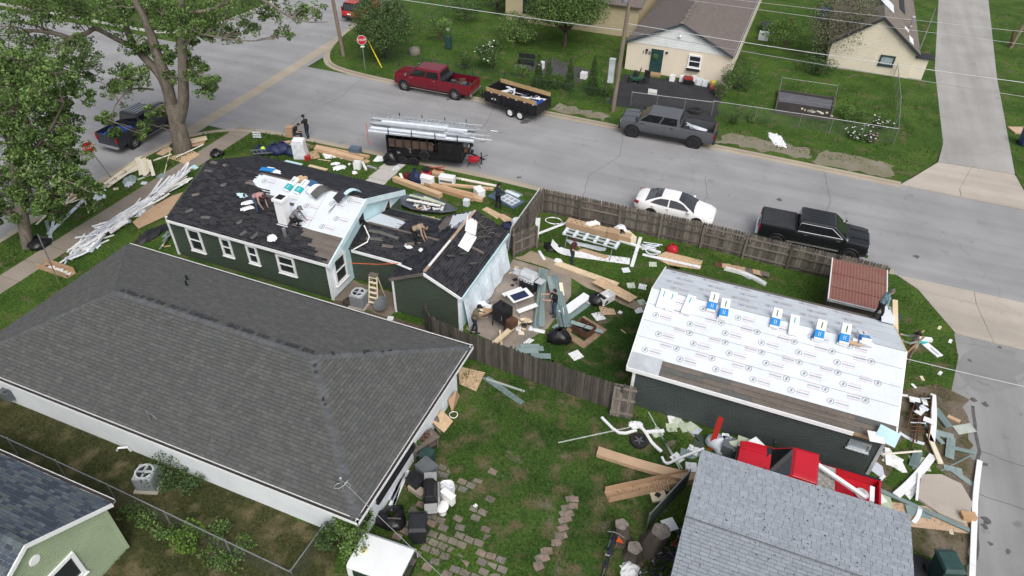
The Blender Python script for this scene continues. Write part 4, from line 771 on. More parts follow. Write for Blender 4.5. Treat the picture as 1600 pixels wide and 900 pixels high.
def greenhouse(t, pnt, xb0, xb1, xt0, xt1, wb, wt, zb, zt, doors=2, tint=None, roofm=None):
    """cab above the belt: xb0 rear base, xb1 windscreen base, xt0/xt1 roof"""
    g = tint or M_GLASSC
    bl = [(xb0, wb/2), (xb1, wb/2-.05), (xb1, -wb/2+.05), (xb0, -wb/2)]; tl = [(xt0, wt/2), (xt1, wt/2-.02), (xt1, -wt/2+.02), (xt0, -wt/2)]
    lo = [(x, y, zb) for x, y in bl]; hi = [(x, y, zt) for x, y in tl]; xm = (xt0+xt1)/2
    top = [(xm+(x-xm)*.90, y*.82, zt+.045) for x, y in tl]
    b = B().add(lo+hi+top, [(3, 2, 1, 0), (8, 9, 10, 11)]+[(i, (i+1) % 4, 4+(i+1) % 4, 4+i) for i in range(4)]+[(4+i, 4+(i+1) % 4, 8+(i+1) % 4, 8+i) for i in range(4)])
    cab = b.build('cab', pnt, t, bevel=.06)
    if roofm: B().add([(x, y, z+.004) for x, y, z in top], [(0, 1, 2, 3)] if False else [(3, 2, 1, 0)]).build('roof_panel', roofm, t)
    pane(B(), [lo[1], lo[2], hi[2], hi[1]][::-1] and [lo[2], lo[1], hi[1], hi[2]], .05, .95, .06, .93, .012).build('windscreen', g, t)
    pane(B(), [lo[0], lo[3], hi[3], hi[0]], .08, .92, .18, .9, .012).build('rear_window', g, t)
    for L, H_ in (((lo[1], lo[0]), (hi[1], hi[0])), ((lo[3], lo[2]), (hi[3], hi[2]))):
        P = [L[0], L[1], H_[1], H_[0]]
        cuts = [(.06, .50), (.54, .93)] if doors == 2 else [(.08, .92)]
        for f0, f1 in cuts: pane(B(), P, f0, f1, .10, .86, .010).build('side_window', g, t)
    return cab
def pickup(name, label, pnt, loc, rz, L=5.95, W=2.0, wb=3.75, front=1.0, r=.40, bed=1.75, cab=(.05, 2.0), rim=None, rimsp=6, trim=M_CHROME, bedm=None, cover=None, height=1.98, regular=False, steps=True, group=None, zt=1.36):
    t = thing(name, label, 'pickup truck', loc, rz, group)
    rim = rim or M_RIM; xf = L/2; xr = -L/2; ax1 = xf-front; ax0 = ax1-wb; xcab = xr+bed+.12; zb = .50
    hood = xf-1.32
    rings = [section(xf-.02, W-.24, .62, zt-.2, .01, .10, .06), section(xf-.08, W-.10, .52, zt-.09, .03), section(xf-.35, W-.02, zb, zt-.05, .05), section(hood, W, zb, zt, .04), section(hood-.4, W, zb, zt+.0, .0), section(xcab, W, zb, zt, .0)]
    loft(B(), rings).build('body', pnt, t, smooth=32)
    greenhouse(t, pnt, xcab+.02, hood+.12, xcab+.13, hood-.68, W-.08, W-.38, zt-.03, height, 1 if regular else 2)
    # bed: side walls, bulkhead, floor, tailgate
    for s in (1, -1):
        b = B(); loft(b, [[(x, s*(W/2-.06), zb+.02), (x, s*(W/2), zb+.2), (x, s*W/2, zt-.08), (x, s*(W/2-.03), zt+.02), (x, s*(W/2-.11), zt+.02), (x, s*(W/2-.11), .75)][::s] for x in (xr+.06, xcab)]); b.build('bed_side', pnt, t, smooth=40)
        B().box((xr+.04+bed/2, s*(W/2-.075), zt+.03), (bed+.02, .10, .025)).build('bed_rail_cap', M_BLKP, t)
    B().box((xr+bed/2+.1, 0, .78), (bed+.05, W-.24, .05)).build('bed_floor', bedm or M_BLKP, t)
    B().box((xcab-.03, 0, zt/2+.4), (.05, W-.2, zt-.82)).build('bed_bulkhead', bedm or M_BLKP, t); B().box((xr+.05, 0, (.66+zt)/2), (.07, W-.1, zt-.66)).build('tailgate', pnt, t, bevel=.02)
    if cover:
        c = B().box((xr+bed/2+.06, 0, zt+.055), (bed-.02, W-.12, .035)).build('bed_cover', cover, t, bevel=.015)
    for s in (1, -1):
        for ax in (ax0, ax1):
            B().lathe((ax, s*(W/2-.02), r+.02), [(r+.12, -.03 if s > 0 else -.022), (r+.12, .022 if s > 0 else .03)], 22, axis='Y').build('wheel_well', M_BLK, t)
            wheel(t, ax, s*(W/2-.10), r, .27, rim, rimsp)
            B().tube([(ax+(r+.11)*math.cos(R(a)), s*(W/2+.005), r+.03+(r+.11)*math.sin(R(a))) for a in range(-8, 190, 18)], .038, 6).build('wheel_arch', pnt if trim is M_CHROME else M_BLKP, t, smooth=50)
        B().box((xr+.02, s*(W/2-.10), zt-.25), (.09, .14, .42)).build('tail_light', M_LAMPR, t, bevel=.015)
        B().box((xf-.08, s*(W/2-.26), zt-.29), (.14, .34, .22), s*.15).build('headlight', M_LAMPW, t, bevel=.02)
        B().box((hood+.02, s*(W/2+.14), zt+.12), (.12, .24, .2), 0).build('mirror', M_BLKP if trim is not M_CHROME else trim, t, bevel=.03)
        xs = [xcab+.55, hood-.35] if not regular else [xcab+.35]
        for x in xs: B().box((x, s*(W/2+.012), zt-.13), (.2, .035, .035)).build('door_handle', trim, t)
        if steps: B().box(((ax0+ax1)/2, s*(W/2+.03), .45), (wb-1.15, .14, .05)).build('side_step', trim, t)
        for x in ([xcab+1.05, hood-.02] if not regular else [hood-.02]): B().box((x, s*(W/2-.003), zt/2+.25), (.012, .012, zt-.6)).build('door_seam', M_BLK, t)
    B().box((xf+.0, 0, .62), (.16, W-.10, .24)).build('front_bumper', trim, t, bevel=.03); B().box((xr-.06, 0, .60), (.18, W-.12, .2)).build('rear_bumper', trim, t, bevel=.03)
    B().box((xf+.0, 0, zt-.31), (.07, W-.72, .34)).build('grille', trim if trim is M_CHROME else M_BLKP, t, bevel=.02)
    B().box((0, 0, .42), (L-1.2, W-.5, .25)).build('underbody', M_BLK, t); B().box((hood+.13, 0, zt+.012), (.2, W-.24, .03)).build('cowl', M_BLKP, t)
    for s in (1, -1): B().box((hood+.72, s*.42, zt+.028), (1.0, .07, .02), 0, 0, 0, .04).build('hood_crease', pnt, t, bevel=.01)
    return t
pk = pickup('pickup_truck', 'dark red crew cab pickup with black toolbox and open loaded bed', P_RED, (-25.95, 48.18, -.09), R(180), L=6.85, W=2.03, wb=4.55, front=.98, r=.43, bed=2.45)
B().box((-.95, 0, 1.42), (.55, 1.9, .2)).build('tool_box', M_BLKP, pk, bevel=.02)
for i in range(9): B().box((U(-3.1, -1.5), U(-.6, .6), 1.08+U(-.1, .2)), (U(.3, .9), U(.06, .2), U(.06, .2)), U(0, 3)).build('bed_load', random.choice((M_LUMBER[0], M_BLKP, M_GRYP, M_RUST, M_RUST)), pk)
gp = pickup('pickup_truck', 'gunmetal grey crew cab pickup parked beneath the utility pole', P_GREY, (-6.85, 47.62, -.09), R(181), L=6.75, W=2.03, wb=4.5, front=.98, r=.44, bed=2.3, rim=M_BLKP, trim=M_BLKP)
for i in range(3): B().tube([(-1.2-.1*i, -.45+.2*i, 1.2), (-2.8, .1+.2*i, 1.0)], .03).build('bed_load', M_ALU, gp)
B().box((-2.0, -.1, 1.06), (1.5, .45, .1), -.3).build('bed_load', M_WSCRAP[1], gp); B().box((-1.35, .4, 1.1), (.4, .4, .35), .3).build('bed_load', M_BLKP, gp)
bp = pickup('pickup_truck', 'black crew cab pickup with covered bed parked behind the wooden fence', P_BLACK, (3.82, 37.42, -.09), R(1.5), L=5.95, W=2.02, wb=3.95, front=.92, r=.41, bed=1.85, rim=M_BLKP, cover=material('bed_cover_vinyl', (.030, .032, .036), .7))
for s in (1, -1):
    P = [(-.92, s*.965, 1.40), (1.50, s*.93, 1.40), (.82, s*.845, 1.88), (-.84, s*.845, 1.88)]
    b = B(); 
    for i in range(4): b.cyl(Vector(P[i])+Vector((0, s*.02, 0)), Vector(P[(i+1) % 4])+Vector((0, s*.02, 0)), .018, None, 6)
    b.build('window_trim', M_CHROME, bp)
for i in range(4): B().box((.0, -.45+.3*i, 2.03), (1.05, .04, .015)).build('roof_rib', P_BLACK, bp)
rp = pickup('pickup_truck', 'old bright red regular cab pickup squeezed between garage and pale roofed shed', P_BRED, (4.65, 19.38, 0), R(180), L=5.3, W=1.85, wb=3.3, front=.9, r=.36, bed=2.15, regular=True, height=1.72, zt=1.16, trim=M_BLKP, bedm=P_BRED, steps=False)
B().box((-.62, 0, .98), (.75, 1.5, .42)).build('gravel_load', material('speckled_gravel', (.32, .31, .29), .95, .35, 9, .4, 40), rp)
lp = pickup('pickup_truck', 'dark pickup with blue tarp in its bed under the large street tree', P_SILV, (-41.75, 32.7, -.086), R(90), L=5.9, W=1.98, wb=3.7, front=.95, r=.40, bed=2.0, trim=M_CHROME)
for i in range(5): B().box((.15, -.55+.27*i, 2.03), (1.2, .05, .02)).build('roof_rib', M_ALU, lp)
b = B(); [b.quad(*[( -2.7+.28*(i+di), -.8+.27*(j+dj), 1.15+.16*math.sin((i+di)*1.9+(j+dj)*1.3)) for di, dj in ((0, 0), (1, 0), (1, 1), (0, 1))]) for i in range(6) for j in range(6)]; b.build('tarp', M_BLUE, lp, smooth=80)
# white sedan
def sedan(name, label, pnt, loc, rz):
    t = thing(name, label, 'car', loc, rz); L = 4.87; W = 1.83; xf = L/2; xr = -xf; r = .335; a1, a0 = xf-.95, xf-.95-2.78
    S_ = [(xf-.01, W-.50, .38, .62, .01), (xf-.10, W-.24, .26, .72, .03), (xf-.40, W-.06, .20, .80, .06), (xf-1.0, W, .19, .90, .06), (xf-1.35, W, .19, .96, .03), (.3, W, .19, .98, 0), (-1.1, W, .19, 1.0, 0), (xr+.95, W, .20, 1.03, .02), (xr+.45, W-.06, .24, 1.04, .04), (xr+.10, W-.24, .34, .98, .03), (xr+.01, W-.46, .44, .86, .01)]
    loft(B(), [section(x, w, zb, zt, c_, .12, .12) for x, w, zb, zt, c_ in S_]).build('body', pnt, t, smooth=45)
    # cabin as a smooth loft across the car with a curved roof line
    prof = [(1.25, .93), (.95, 1.10), (.55, 1.32), (.20, 1.43), (-.35, 1.455), (-.85, 1.42), (-1.25, 1.29), (-1.75, 1.06), (-1.80, 1.0)]
    def cab_y(z): return .86-.30*max(0, (z-.95))/.5-(.06 if z > 1.38 else 0)
    b = B()
    for (x0, z0), (x1, z1) in zip(prof[:-1], prof[1:]):
        for ya, yb in ((-1, -.4), (-.4, .4), (.4, 1)):
            k = lambda x, z, u: (x, u*cab_y(z), z+.02*(1-abs(u)))
            b.quad(k(x0, z0, ya), k(x0, z0, yb), k(x1, z1, yb), k(x1, z1, ya), mi=1 if (x0 > .3 or (x1 < -.95 and x0 < -.7)) and True else 0)
    for s in (1, -1):
        pts = [(x, s*cab_y(z), z) for x, z in prof]; b.add(pts+[(1.25, s*.86, .93), (-1.8, s*.86, .98)], [tuple(range(len(pts)))[::-s]])
    b.build('cab', [pnt, M_GLASSC], t, smooth=50)
    for s in (1, -1):
        for xs in ([(.98, .97), (.50, 1.27), (.10, 1.36), (-.28, 1.37), (-.28, .99)], [(-.36, .99), (-.36, 1.37), (-.85, 1.34), (-1.15, 1.24), (-1.45, 1.04)]):
            P = [(x, s*(cab_y(z)+.012), z) for x, z in xs]; B().add(P+[(x, y-s*.02, z) for x, y, z in P], [tuple(range(5))[::-s]]+[(i, (i+1) % 5, 5+(i+1) % 5, 5+i) for i in range(5)]).build('side_window', M_GLASSC, t)
        for ax in (a0, a1):
            B().lathe((ax, s*(W/2-.03), r+.02), [(r+.045, -.02), (r+.045, .032)] if s > 0 else [(r+.045, -.032), (r+.045, .02)], 22, axis='Y').build('wheel_well', M_BLK, t); wheel(t, ax, s*(W/2-.10), r, .22, M_BLKP, 10)
        B().box((xf-.30, s*(W/2-.28), .70), (.42, .22, .13), -s*.5, 0, 0, .12).build('headlight', M_LAMPW, t, bevel=.04); B().box((xr+.20, s*(W/2-.20), .90), (.30, .26, .15), s*.55).build('tail_light', M_LAMPR, t, bevel=.04)
        B().box((.95, s*(W/2+.08), 1.0), (.14, .2, .13), s*.1).build('mirror', pnt, t, bevel=.03)
        for x in (-.35, -1.25): B().box((x, s*(W/2-.004), .84), (.18, .03, .03)).build('door_handle', M_CHROME, t)
        for x in (.95, -.32, -1.3): B().box((x, s*(W/2-.006), .6), (.010, .010, .6)).build('door_seam', M_GRYP, t)
    B().box((xf-.07, 0, .56), (.06, .9, .2)).build('grille', M_BLKP, t, bevel=.02); B().box((xr+.03, 0, .62), (.05, .5, .13)).build('number_plate', M_WSCRAP[1], t)
    return t
sedan('sedan', 'white four door sedan parked on the street behind the fence', P_WHITE, (-4.15, 37.45, -.09), R(0))
# red suv seen from behind
t = thing('suv', 'red boxy suv seen from behind at the top edge', 'car', (-41.3, 61.6, -.086), R(90))
loft(B(), [section(x, w, zb, zt, .02, .08, .08) for x, w, zb, zt in ((2.2, 1.6, .5, .95), (2.1, 1.8, .4, 1.05), (.9, 1.86, .36, 1.12), (-2.1, 1.86, .38, 1.12), (-2.25, 1.78, .5, 1.0))]).build('body', P_ORED, t, smooth=40)
greenhouse(t, P_BLACK, -2.15, .95, -1.95, .2, 1.8, 1.5, 1.08, 1.78, 2, M_GLASSC); B().box((-.9, 0, 1.84), (2.1, 1.25, .04)).build('roof_panel', P_ORED, t)
for s in (1, -1):
    for ax in (-1.35, 1.4): wheel(t, ax, s*.82, .36, .24, M_RIM, 6)
    B().box((-2.2, s*.82, 1.25), (.10, .12, .55)).build('tail_light', M_LAMPR, t, bevel=.02)
B().box((-2.27, 0, .55), (.14, 1.7, .24)).build('rear_bumper', M_BLKP, t, bevel=.03); B().box((-2.28, 0, .86), (.03, .4, .14)).build('number_plate', M_WSCRAP[0], t)
# ---------------------------------------------------------------- dump trailer with plank side boards
dt = thing('dump_trailer', 'black twin axle dump trailer with wooden side boards full of white debris', 'trailer', (-18.45, 47.2, -.09), R(168))
Lb, Wb = 4.7, 2.05
B().box((0, 0, .72), (Lb, Wb, .12)).build('bed_floor', M_BLK, dt)
for s in (1, -1):
    B().box((0, s*(Wb/2-.03), 1.12), (Lb, .06, .78)).build('side_panel', M_BLK, dt, bevel=.01)
    for k in range(8): B().box((-Lb/2+.2+k*.61, s*(Wb/2+.03), 1.1), (.08, .07, .76)).build('side_stake', M_BLK, dt)
    B().box((0, s*(Wb/2-.04), 1.66), (Lb-.08, .05, .30), 0, 0, s*-.06).build('side_board', material('plank_side_board%d' % s, (.40, .275, .14), .85, .15, 3), dt)
    for k in range(12): B().box((-Lb/2+.3+k*.38, s*(Wb/2+.02), 1.52-.04), (.18, .02, .04)).build('reflector_tape', M_LAMPR if k % 2 else M_LAMPW, dt)
    for ax in (-.05, -.95):
        wheel(dt, ax, s*(Wb/2+.02), .37, .22, M_TRIM, 8)
    B().box((-.5, s*(Wb/2+.02), .86), (2.0, .30, .05)).box((.5, s*(Wb/2+.02), .76), (.05, .3, .2)).box((-1.5, s*(Wb/2+.02), .76), (.05, .3, .2)).build('mudguard', M_BLK, dt)
    B().box((1.55, s*(Wb/2+.005), 1.0), (.42, .01, .06)).box((1.5, s*(Wb/2+.005), 1.1), (.22, .01, .03)).build('side_lettering', M_WSCRAP[0], dt)
B().box((Lb/2, 0, 1.2), (.07, Wb, .95)).build('front_panel', M_BLK, dt); B().box((-Lb/2, .02, 1.1), (.07, Wb-.05, .8)).build('tailgate', M_BLK, dt)
B().tube([(Lb/2, .55, .6), (Lb/2+1.3, 0, .5)], .06).tube([(Lb/2, -.55, .6), (Lb/2+1.3, 0, .5)], .06).cyl((Lb/2+1.0, 0, .3), (Lb/2+1.0, 0, 1.0), .04).box((Lb/2+.35, 0, .85), (.5, .7, .4)).build('drawbar', M_BLK, dt)
for i in range(34):
    a = U(0, 3.1); B().box((U(-1.9, 1.6), U(-.75, .75), 1.15+U(0, .28)), (U(.3, 1.3), U(.08, .22), U(.01, .06)), a, 0, U(-.3, .3), U(-.2, .2)).build('debris', random.choice(M_WSCRAP+[M_SIDSCRAP[0], M_NAVY, M_GRYP]), dt)
B().box((.3, .2, 1.25), (3.0, .12, .05), .2, 0, 0, .1).box((1.2, .3, 1.5), (1.6, .12, .04), .5, 0, 0, .25).build('debris', M_WSCRAP[2], dt)
b = B(); [b.quad(*[(-2.2+.17*(i+di), -.35+.25*(j+dj), 1.30+.17*math.sin((i+di)*1.3)*math.cos((j+dj)*1.1)) for di, dj in ((0, 0), (1, 0), (1, 1), (0, 1))]) for i in range(5) for j in range(5)]; b.build('tarp', M_BLUE, dt, smooth=80)
# ---------------------------------------------------------------- black contractor trailer carrying ladders and planks
ct = thing('ladder_trailer', 'black cage-sided work trailer with open ladder rack beside the kerb', 'trailer', (-21.2, 37.65, -.09), R(11))
Lb, Wb = 5.2, 1.95
B().box((0, 0, .62), (Lb, Wb, .1)).build('deck', M_BLK, ct); B().box((1.75, 0, 1.25), (1.6, Wb-.1, 1.2)).build('cabinet', M_BLK, ct, bevel=.02)
for s in (1, -1):
    for k in range(10): B().box((-Lb/2+.05+k*(Lb-.1)/9, s*Wb/2, 1.38), (.045, .05, 1.5)).build('side_post', M_BLK, ct)
    for z in (.75, 1.15, 2.1): B().box((0, s*Wb/2, z), (Lb, .045, .045)).build('side_rail', M_BLK, ct)
    B().box((0, s*(Wb/2-.03), .95), (Lb-.05, .02, .42)).build('side_panel', M_BLK, ct)
    B().box((-.9, s*(Wb/2-.04), 1.55), (3.1, .015, .6)).build('tool_board', material('brown_tool_board%d' % s, (.075, .05, .04), .8, .4, 3), ct)
    for ax in (-.75, -1.5): wheel(ct, ax, s*(Wb/2+.10), .37, .22, M_BLKP, 8)
    B().box((-1.1, s*(Wb/2+.1), .84), (1.8, .28, .04)).build('mudguard', M_BLK, ct)
q = wheel(ct, .05, -(Wb/2+.12), .37, .2, M_BLKP, 8); q.name = 'spare_wheel'; q.location.z = .95
B().box((-Lb/2, 0, 1.3), (.05, Wb, 1.3)).build('rear_gate', M_BLK, ct)
B().tube([(Lb/2, .6, .6), (Lb/2+1.3, 0, .5)], .06).tube([(Lb/2, -.6, .6), (Lb/2+1.3, 0, .5)], .06).cyl((Lb/2+1.1, 0, .2), (Lb/2+1.1, 0, 1.0), .04).build('drawbar', M_BLK, ct)
for i in range(14): B().box((Lb/2+.12+U(0, .25), U(-.8, .8), U(.7, 1.9)), (U(.1, .35), U(.08, .25), U(.08, .4)), U(0, 3)).build('hanging_tool', random.choice((M_GRYP, M_ALU, M_RUST, M_BLKP, M_METAL)), ct)
for i in range(16): B().box((U(-2.3, 1), U(-.7, .7), .85+U(0, .4)), (U(.2, .7), U(.15, .4), U(.1, .35)), U(0, 3)).build('stored_tool', random.choice((M_GRYP, M_BLKP, M_RUST, M_METAL, M_DECK)), ct)
for x in (-2.3, -.7, .9, 2.4): B().box((x, 0, 2.18), (.06, Wb+.5, .06)).cyl((x, Wb/2+.22, 2.2), (x, Wb/2+.22, 2.7), .03).cyl((x, -Wb/2-.22, 2.2), (x, -Wb/2-.22, 2.7), .03).build('rack_bar', M_BLK, ct)
def ladder(name, parent, L_, w=.42, m=None, rung=.30, rail=(.03, .08)):
    t_ = parent if parent is not None else None
    b = B()
    for s in (1, -1): b.box((0, s*w/2, 0), (L_, rail[0], rail[1]))
    b2 = B(); k = -L_/2+.15
    while k < L_/2-.1: b2.cyl((k, -w/2, 0), (k, w/2, 0), .016, None, 6); k += rung
    return b, b2
# things carried on the trailer's rack: each plank and ladder its own thing
def on_trailer(x, y, z, L_, w, h, nm, label, m, yaw=0.0, group=None, cat='plank'):
    c, s = math.cos(R(11)), math.sin(R(11)); o = B().box((0, 0, 0), (L_, w, h)).box((0, w/2-.015, .012), (L_, .03, h+.03)).box((0, -w/2+.015, .012), (L_, .03, h+.03)).build(nm, m, None, (-21.2+c*x-s*y, 37.65+s*x+c*y, z-.09), rz=R(11)+yaw, bevel=.004)
    tag(o, label, cat, group); return o
grp = 'aluminium walk planks on the trailer rack'; lab = 'long aluminium walk plank lying on the black trailer rack'
for i, (x, y, z, l) in enumerate(((.0, -1.0, 2.28, 7.2), (.5, -.72, 2.28, 7.6), (-.2, -.42, 2.28, 6.4), (.3, -.12, 2.28, 7.4), (-.6, .18, 2.28, 6.6), (-.1, .48, 2.28, 7.0), (-.9, -.9, 2.42, 5.2), (.7, -.6, 2.42, 5.8), (-.4, -.25, 2.42, 6.2), (.1, .1, 2.42, 5.6), (-1.2, .45, 2.42, 5.4), (-1.0, -.45, 2.56, 5.0), (-.7, -.1, 2.56, 4.6))):
    on_trailer(x-.15, y, z, l, .27, .09, 'walk_plank', lab, M_ALU if i % 3 else M_WSCRAP[1], U(-.02, .02), grp)
def ladder_thing(name, label, loc, rot, L_, w=.42, m=None, group=None, rung=.30):
    t_ = thing(name, label, 'ladder', loc, 0, group); t_.rotation_euler = rot; m = m or M_ALU
    for s in (1, -1): B().box((0, s*w/2, 0), (L_, .035, .085)).build('rail', m, t_)
    b0 = None; k = -L_/2+.15
    while k < L_/2-.1:
        if b0 is None: b0 = B().cyl((0, -w/2, 0), (0, w/2, 0), .018, None, 6).build('rung', m, t_); b0.location = (k, 0, 0)
        else: put(b0, 'rung', t_, (k, 0, 0))
        k += rung
    return t_
for i, (x, y, z, l, lb) in enumerate(((-.2, .72, 2.42, 6.0, 'aluminium extension ladder along the street side of the trailer rack'), (-.1, .74, 2.53, 5.4, 'shorter aluminium ladder stacked on the street side of the trailer rack'))):
    c, s = math.cos(R(11)), math.sin(R(11)); ladder_thing('extension_ladder', lb, (-21.2+c*x-s*y, 37.65+s*x+c*y, z-.09), (0, 0, R(11)), l)
c, s = math.cos(R(11)), math.sin(R(11))
for i in range(9):
    x, y = 2.9+U(0, 1.2), -.9+i*.2; b = B().cyl((-.7, 0, 0), (.7, 0, 0), .028, None, 8)
    o = b.build('scaffold_tube', random.choice((M_ALU, M_WSCRAP[4], M_METAL)), None, (-21.2+c*x-s*y, 37.65+s*x+c*y, 2.36+U(0, .22)), rz=R(11)+U(-.08, .08)); tag(o, 'short scaffold tube sticking out of the front end of the trailer rack', 'pole', 'scaffold tubes on the trailer rack')
o = B().tube([(0, 0, 2.4), (.02, .01, 1.7), (-.02, 0, 1.0), (.03, .02, .7)], .022).build('flagging_tape', M_ORANGE, None, at(572, 194, 2.2)-Vector((0, 0, 2.25))); tag(o, 'orange warning ribbon hanging from the rear of the ladder rack', 'ribbon')
# ---------------------------------------------------------------- fences
def wood_fence(name, label, pts, h=1.8, mats=M_FENCE, front=1, w=.14, gap=.012, rails=True, group=None, cat='fence', wob=.03):
    """pickets, rails and posts each their own piece; front=+1 puts pickets on the left of the path, rails on the right"""
    p0 = Vector(pts[0]); t = thing(name, label, cat, (p0.x, p0.y, 0), 0, group)
    pk_ = []
    for i, m in enumerate(mats):
        pk_.append(B().prism([(-w/2, -.009), (w/2, -.009), (w/2, .009), (-w/2, .009)], .04, h-.05).prism([(-w/2+.025, -.009), (w/2-.025, -.009), (w/2-.025, .009), (-w/2+.025, .009)], h-.05, h))
    meshes = [None]*len(mats)
    for a, c in zip(pts[:-1], pts[1:]):
        a = Vector(a); c = Vector(c); d = c-a; L_ = d.length; d = d/L_; ang = math.atan2(d.y, d.x); n = Vector((-d.y, d.x))*front; s = 0.0
        panels = max(1, round(L_/2.4)); pw = L_/panels
        dz = [U(-wob, wob) for _ in range(panels+1)]
        while s < L_-.03:
            k = min(int(s/pw), panels-1); i = random.randrange(len(mats)); q = a+d*(s+w/2)+n*.06; z = dz[k]+(dz[k+1]-dz[k])*.3+U(-.012, .012)
            if meshes[i] is None: o = pk_[i].build('picket', mats[i], t); meshes[i] = o; o.location = (q.x-p0.x, q.y-p0.y, z); o.rotation_euler = (0, 0, ang)
            else: put(meshes[i], 'picket', t, (q.x-p0.x, q.y-p0.y, z), (U(-.012, .012), U(-.01, .01), ang))
            s += w+gap
        if rails:
            for k in range(panels):
                for z in (.28, .95, h-.28):
                    m0 = a+d*(k*pw+pw/2)-p0.to_2d() if len(p0) > 2 else a+d*(k*pw+pw/2)-p0
                    o = B().box((0, 0, 0), (pw-.02, .045, .085)).build('rail', random.choice(mats), t); o.location = (m0.x, m0.y, z+dz[k]); o.rotation_euler = (0, U(-.006, .006), ang)
            for k in range(panels+1):
                m0 = a+d*(k*pw)-n*.06-p0; o = B().box((0, 0, h/2-.02), (.1, .1, h-.02)).build('post', random.choice(mats), t); o.location = (m0.x, m0.y, 0); o.rotation_euler = (0, 0, ang)
    return t
wood_fence('street_fence', 'long weathered wooden fence along the street with rails on the yard side', [(-11.7, 34.35), (-2, 34.5), (7.6, 34.2)], 1.69, M_FENCE, 1)
sf = wood_fence('side_fence', 'short wooden fence running from the street corner back to the rear wing', [(-11.72, 29.6), (-11.74, 34.3)], 1.8, M_FENCE, 1)
for k in range(2): B().box((-.22-.03*k, 2.3, .95), (.03, 4.5, 1.75-.3*k), 0, 0, 0, .12).build('leaning_panel', M_WSCRAP[1+2*k], sf)
wood_fence('wooden_gate', 'open wooden gate hanging off the side fence by the dirt path', [(-11.6, 29.35), (-10.75, 30.75)], 1.55, M_FENCE, 1, cat='gate')
wood_fence('yard_fence', 'dark weathered picket fence between the two back yards', [(-13.3, 22.15), (-12.5, 21.45), (-10.4, 21.15), (-6.3, 20.9), (-3.0, 20.75)], 1.65, M_FENCED, -1, w=.12)
t = thing('gate_panel', 'detached weathered gate panel leaning at the end of the yard fence', 'gate', (-2.85, 20.4, 0)); t.rotation_euler = (R(-14), 0, R(8))
for i in range(7): B().box((-.45+i*.135, 0, .85), (.125, .02, 1.65)).build('picket', random.choice(M_FENCE), t)
for z in (.25, .95, 1.5): B().box((-.03, -.035, z), (1.0, .05, .1)).build('rail', M_FENCE[2], t)
def chain_fence(name, label, pts, h=1.1, m=M_METAL, pitch=.085, step=2.6):
    p0 = Vector((*pts[0], 0)); t = thing(name, label, 'fence', p0); wm = B(); pr = None
    for a, c in zip(pts[:-1], pts[1:]):
        a = Vector(a); c = Vector(c); d = c-a; L_ = d.length; d = d/L_; n = max(1, round(L_/step))
        for k in range(n+1):
            q = a+d*(L_*k/n)-p0.to_2d()
            if pr is None: pr = B().cyl((0, 0, 0), (0, 0, h+.05), .032, None, 6).lathe((0, 0, h+.03), [(.04, 0), (.02, .05)], 6).build('post', m, t); pr.location = (*q, 0)
            elif k or a == Vector(pts[0]): put(pr, 'post', t, (*q, 0))
        B().cyl((*(a-p0.to_2d()), h), (*(c-p0.to_2d()), h), .024, None, 6).build('top_rail', m, t)
        s = -h
        while s < L_:
            for sg in (1, -1):
                s0, s1 = (s, s+h); z0, z1 = (.03, h) if sg > 0 else (h, .03)
                if s0 < 0: z0 = z0+(z1-z0)*(-s0/h); s0 = 0
                if s1 > L_: z1 = z0+(z1-z0)*((L_-s0)/(s1-s0)) if s1 > s0 else z1; s1 = L_
                if s1-s0 < .01: continue
                u = a+d*s0-p0.to_2d(); v_ = a+d*s1-p0.to_2d(); e = .0035
                wm.add([(u.x, u.y, z0-e), (v_.x, v_.y, z1-e), (v_.x, v_.y, z1+e), (u.x, u.y, z0+e)], [(0, 1, 2, 3)])
            s += pitch
    wm.build('wire_mesh', m, t); return t
M_GRNW = material('green_coated_wire', (.035, .055, .045), .6)
chain_fence('chain_link_fence', 'low chain link fence between pale green house and hip roofed house', [(-30.5, 9.05), (-19.8, 8.85), (-11.3, 8.6)], 1.0)
chain_fence('chain_link_fence', 'short chain link return at the front corner of the white house', [(-11.3, 8.6), (-11.25, 10.6)], 1.1)
chain_fence('chain_link_fence', 'green chain link fence along the tree lined corner yard', [(-33.4, 70), (-33.6, 51.4), (-24, 51.0), (-12.6, 51.1)], 1.15, M_GRNW, .14)
chain_fence('chain_link_fence', 'chain link fence in front of the blacktop pad', [(-10.6, 51.6), (-8.6, 51.8), (-4.4, 52.3)], 1.15, M_METAL, .14)
chain_fence('chain_link_fence', 'grey chain link fence around the lawn beside the cream sided house', [(-4.4, 52.4), (2, 52.75), (8.6, 53.0), (8.9, 59), (8.8, 66.3)], 1.2, M_METAL, .14)
q = chain_fence('chain_link_fence', 'short chain link fence with green mesh behind the bicycle heap', [(-.55, 15.5), (.45, 18.0)], 1.0, M_METAL)
B().hexa([(.02, 0, .05), (1.02, 2.5, .05), (1.03, 2.5, .05), (.03, 0, .05), (.02, 0, .95), (1.02, 2.5, .95), (1.03, 2.5, .95), (.03, 0, .95)]).build('privacy_mesh', material('dull_green_mesh', (.055, .085, .065), .8, .2, 4), q)
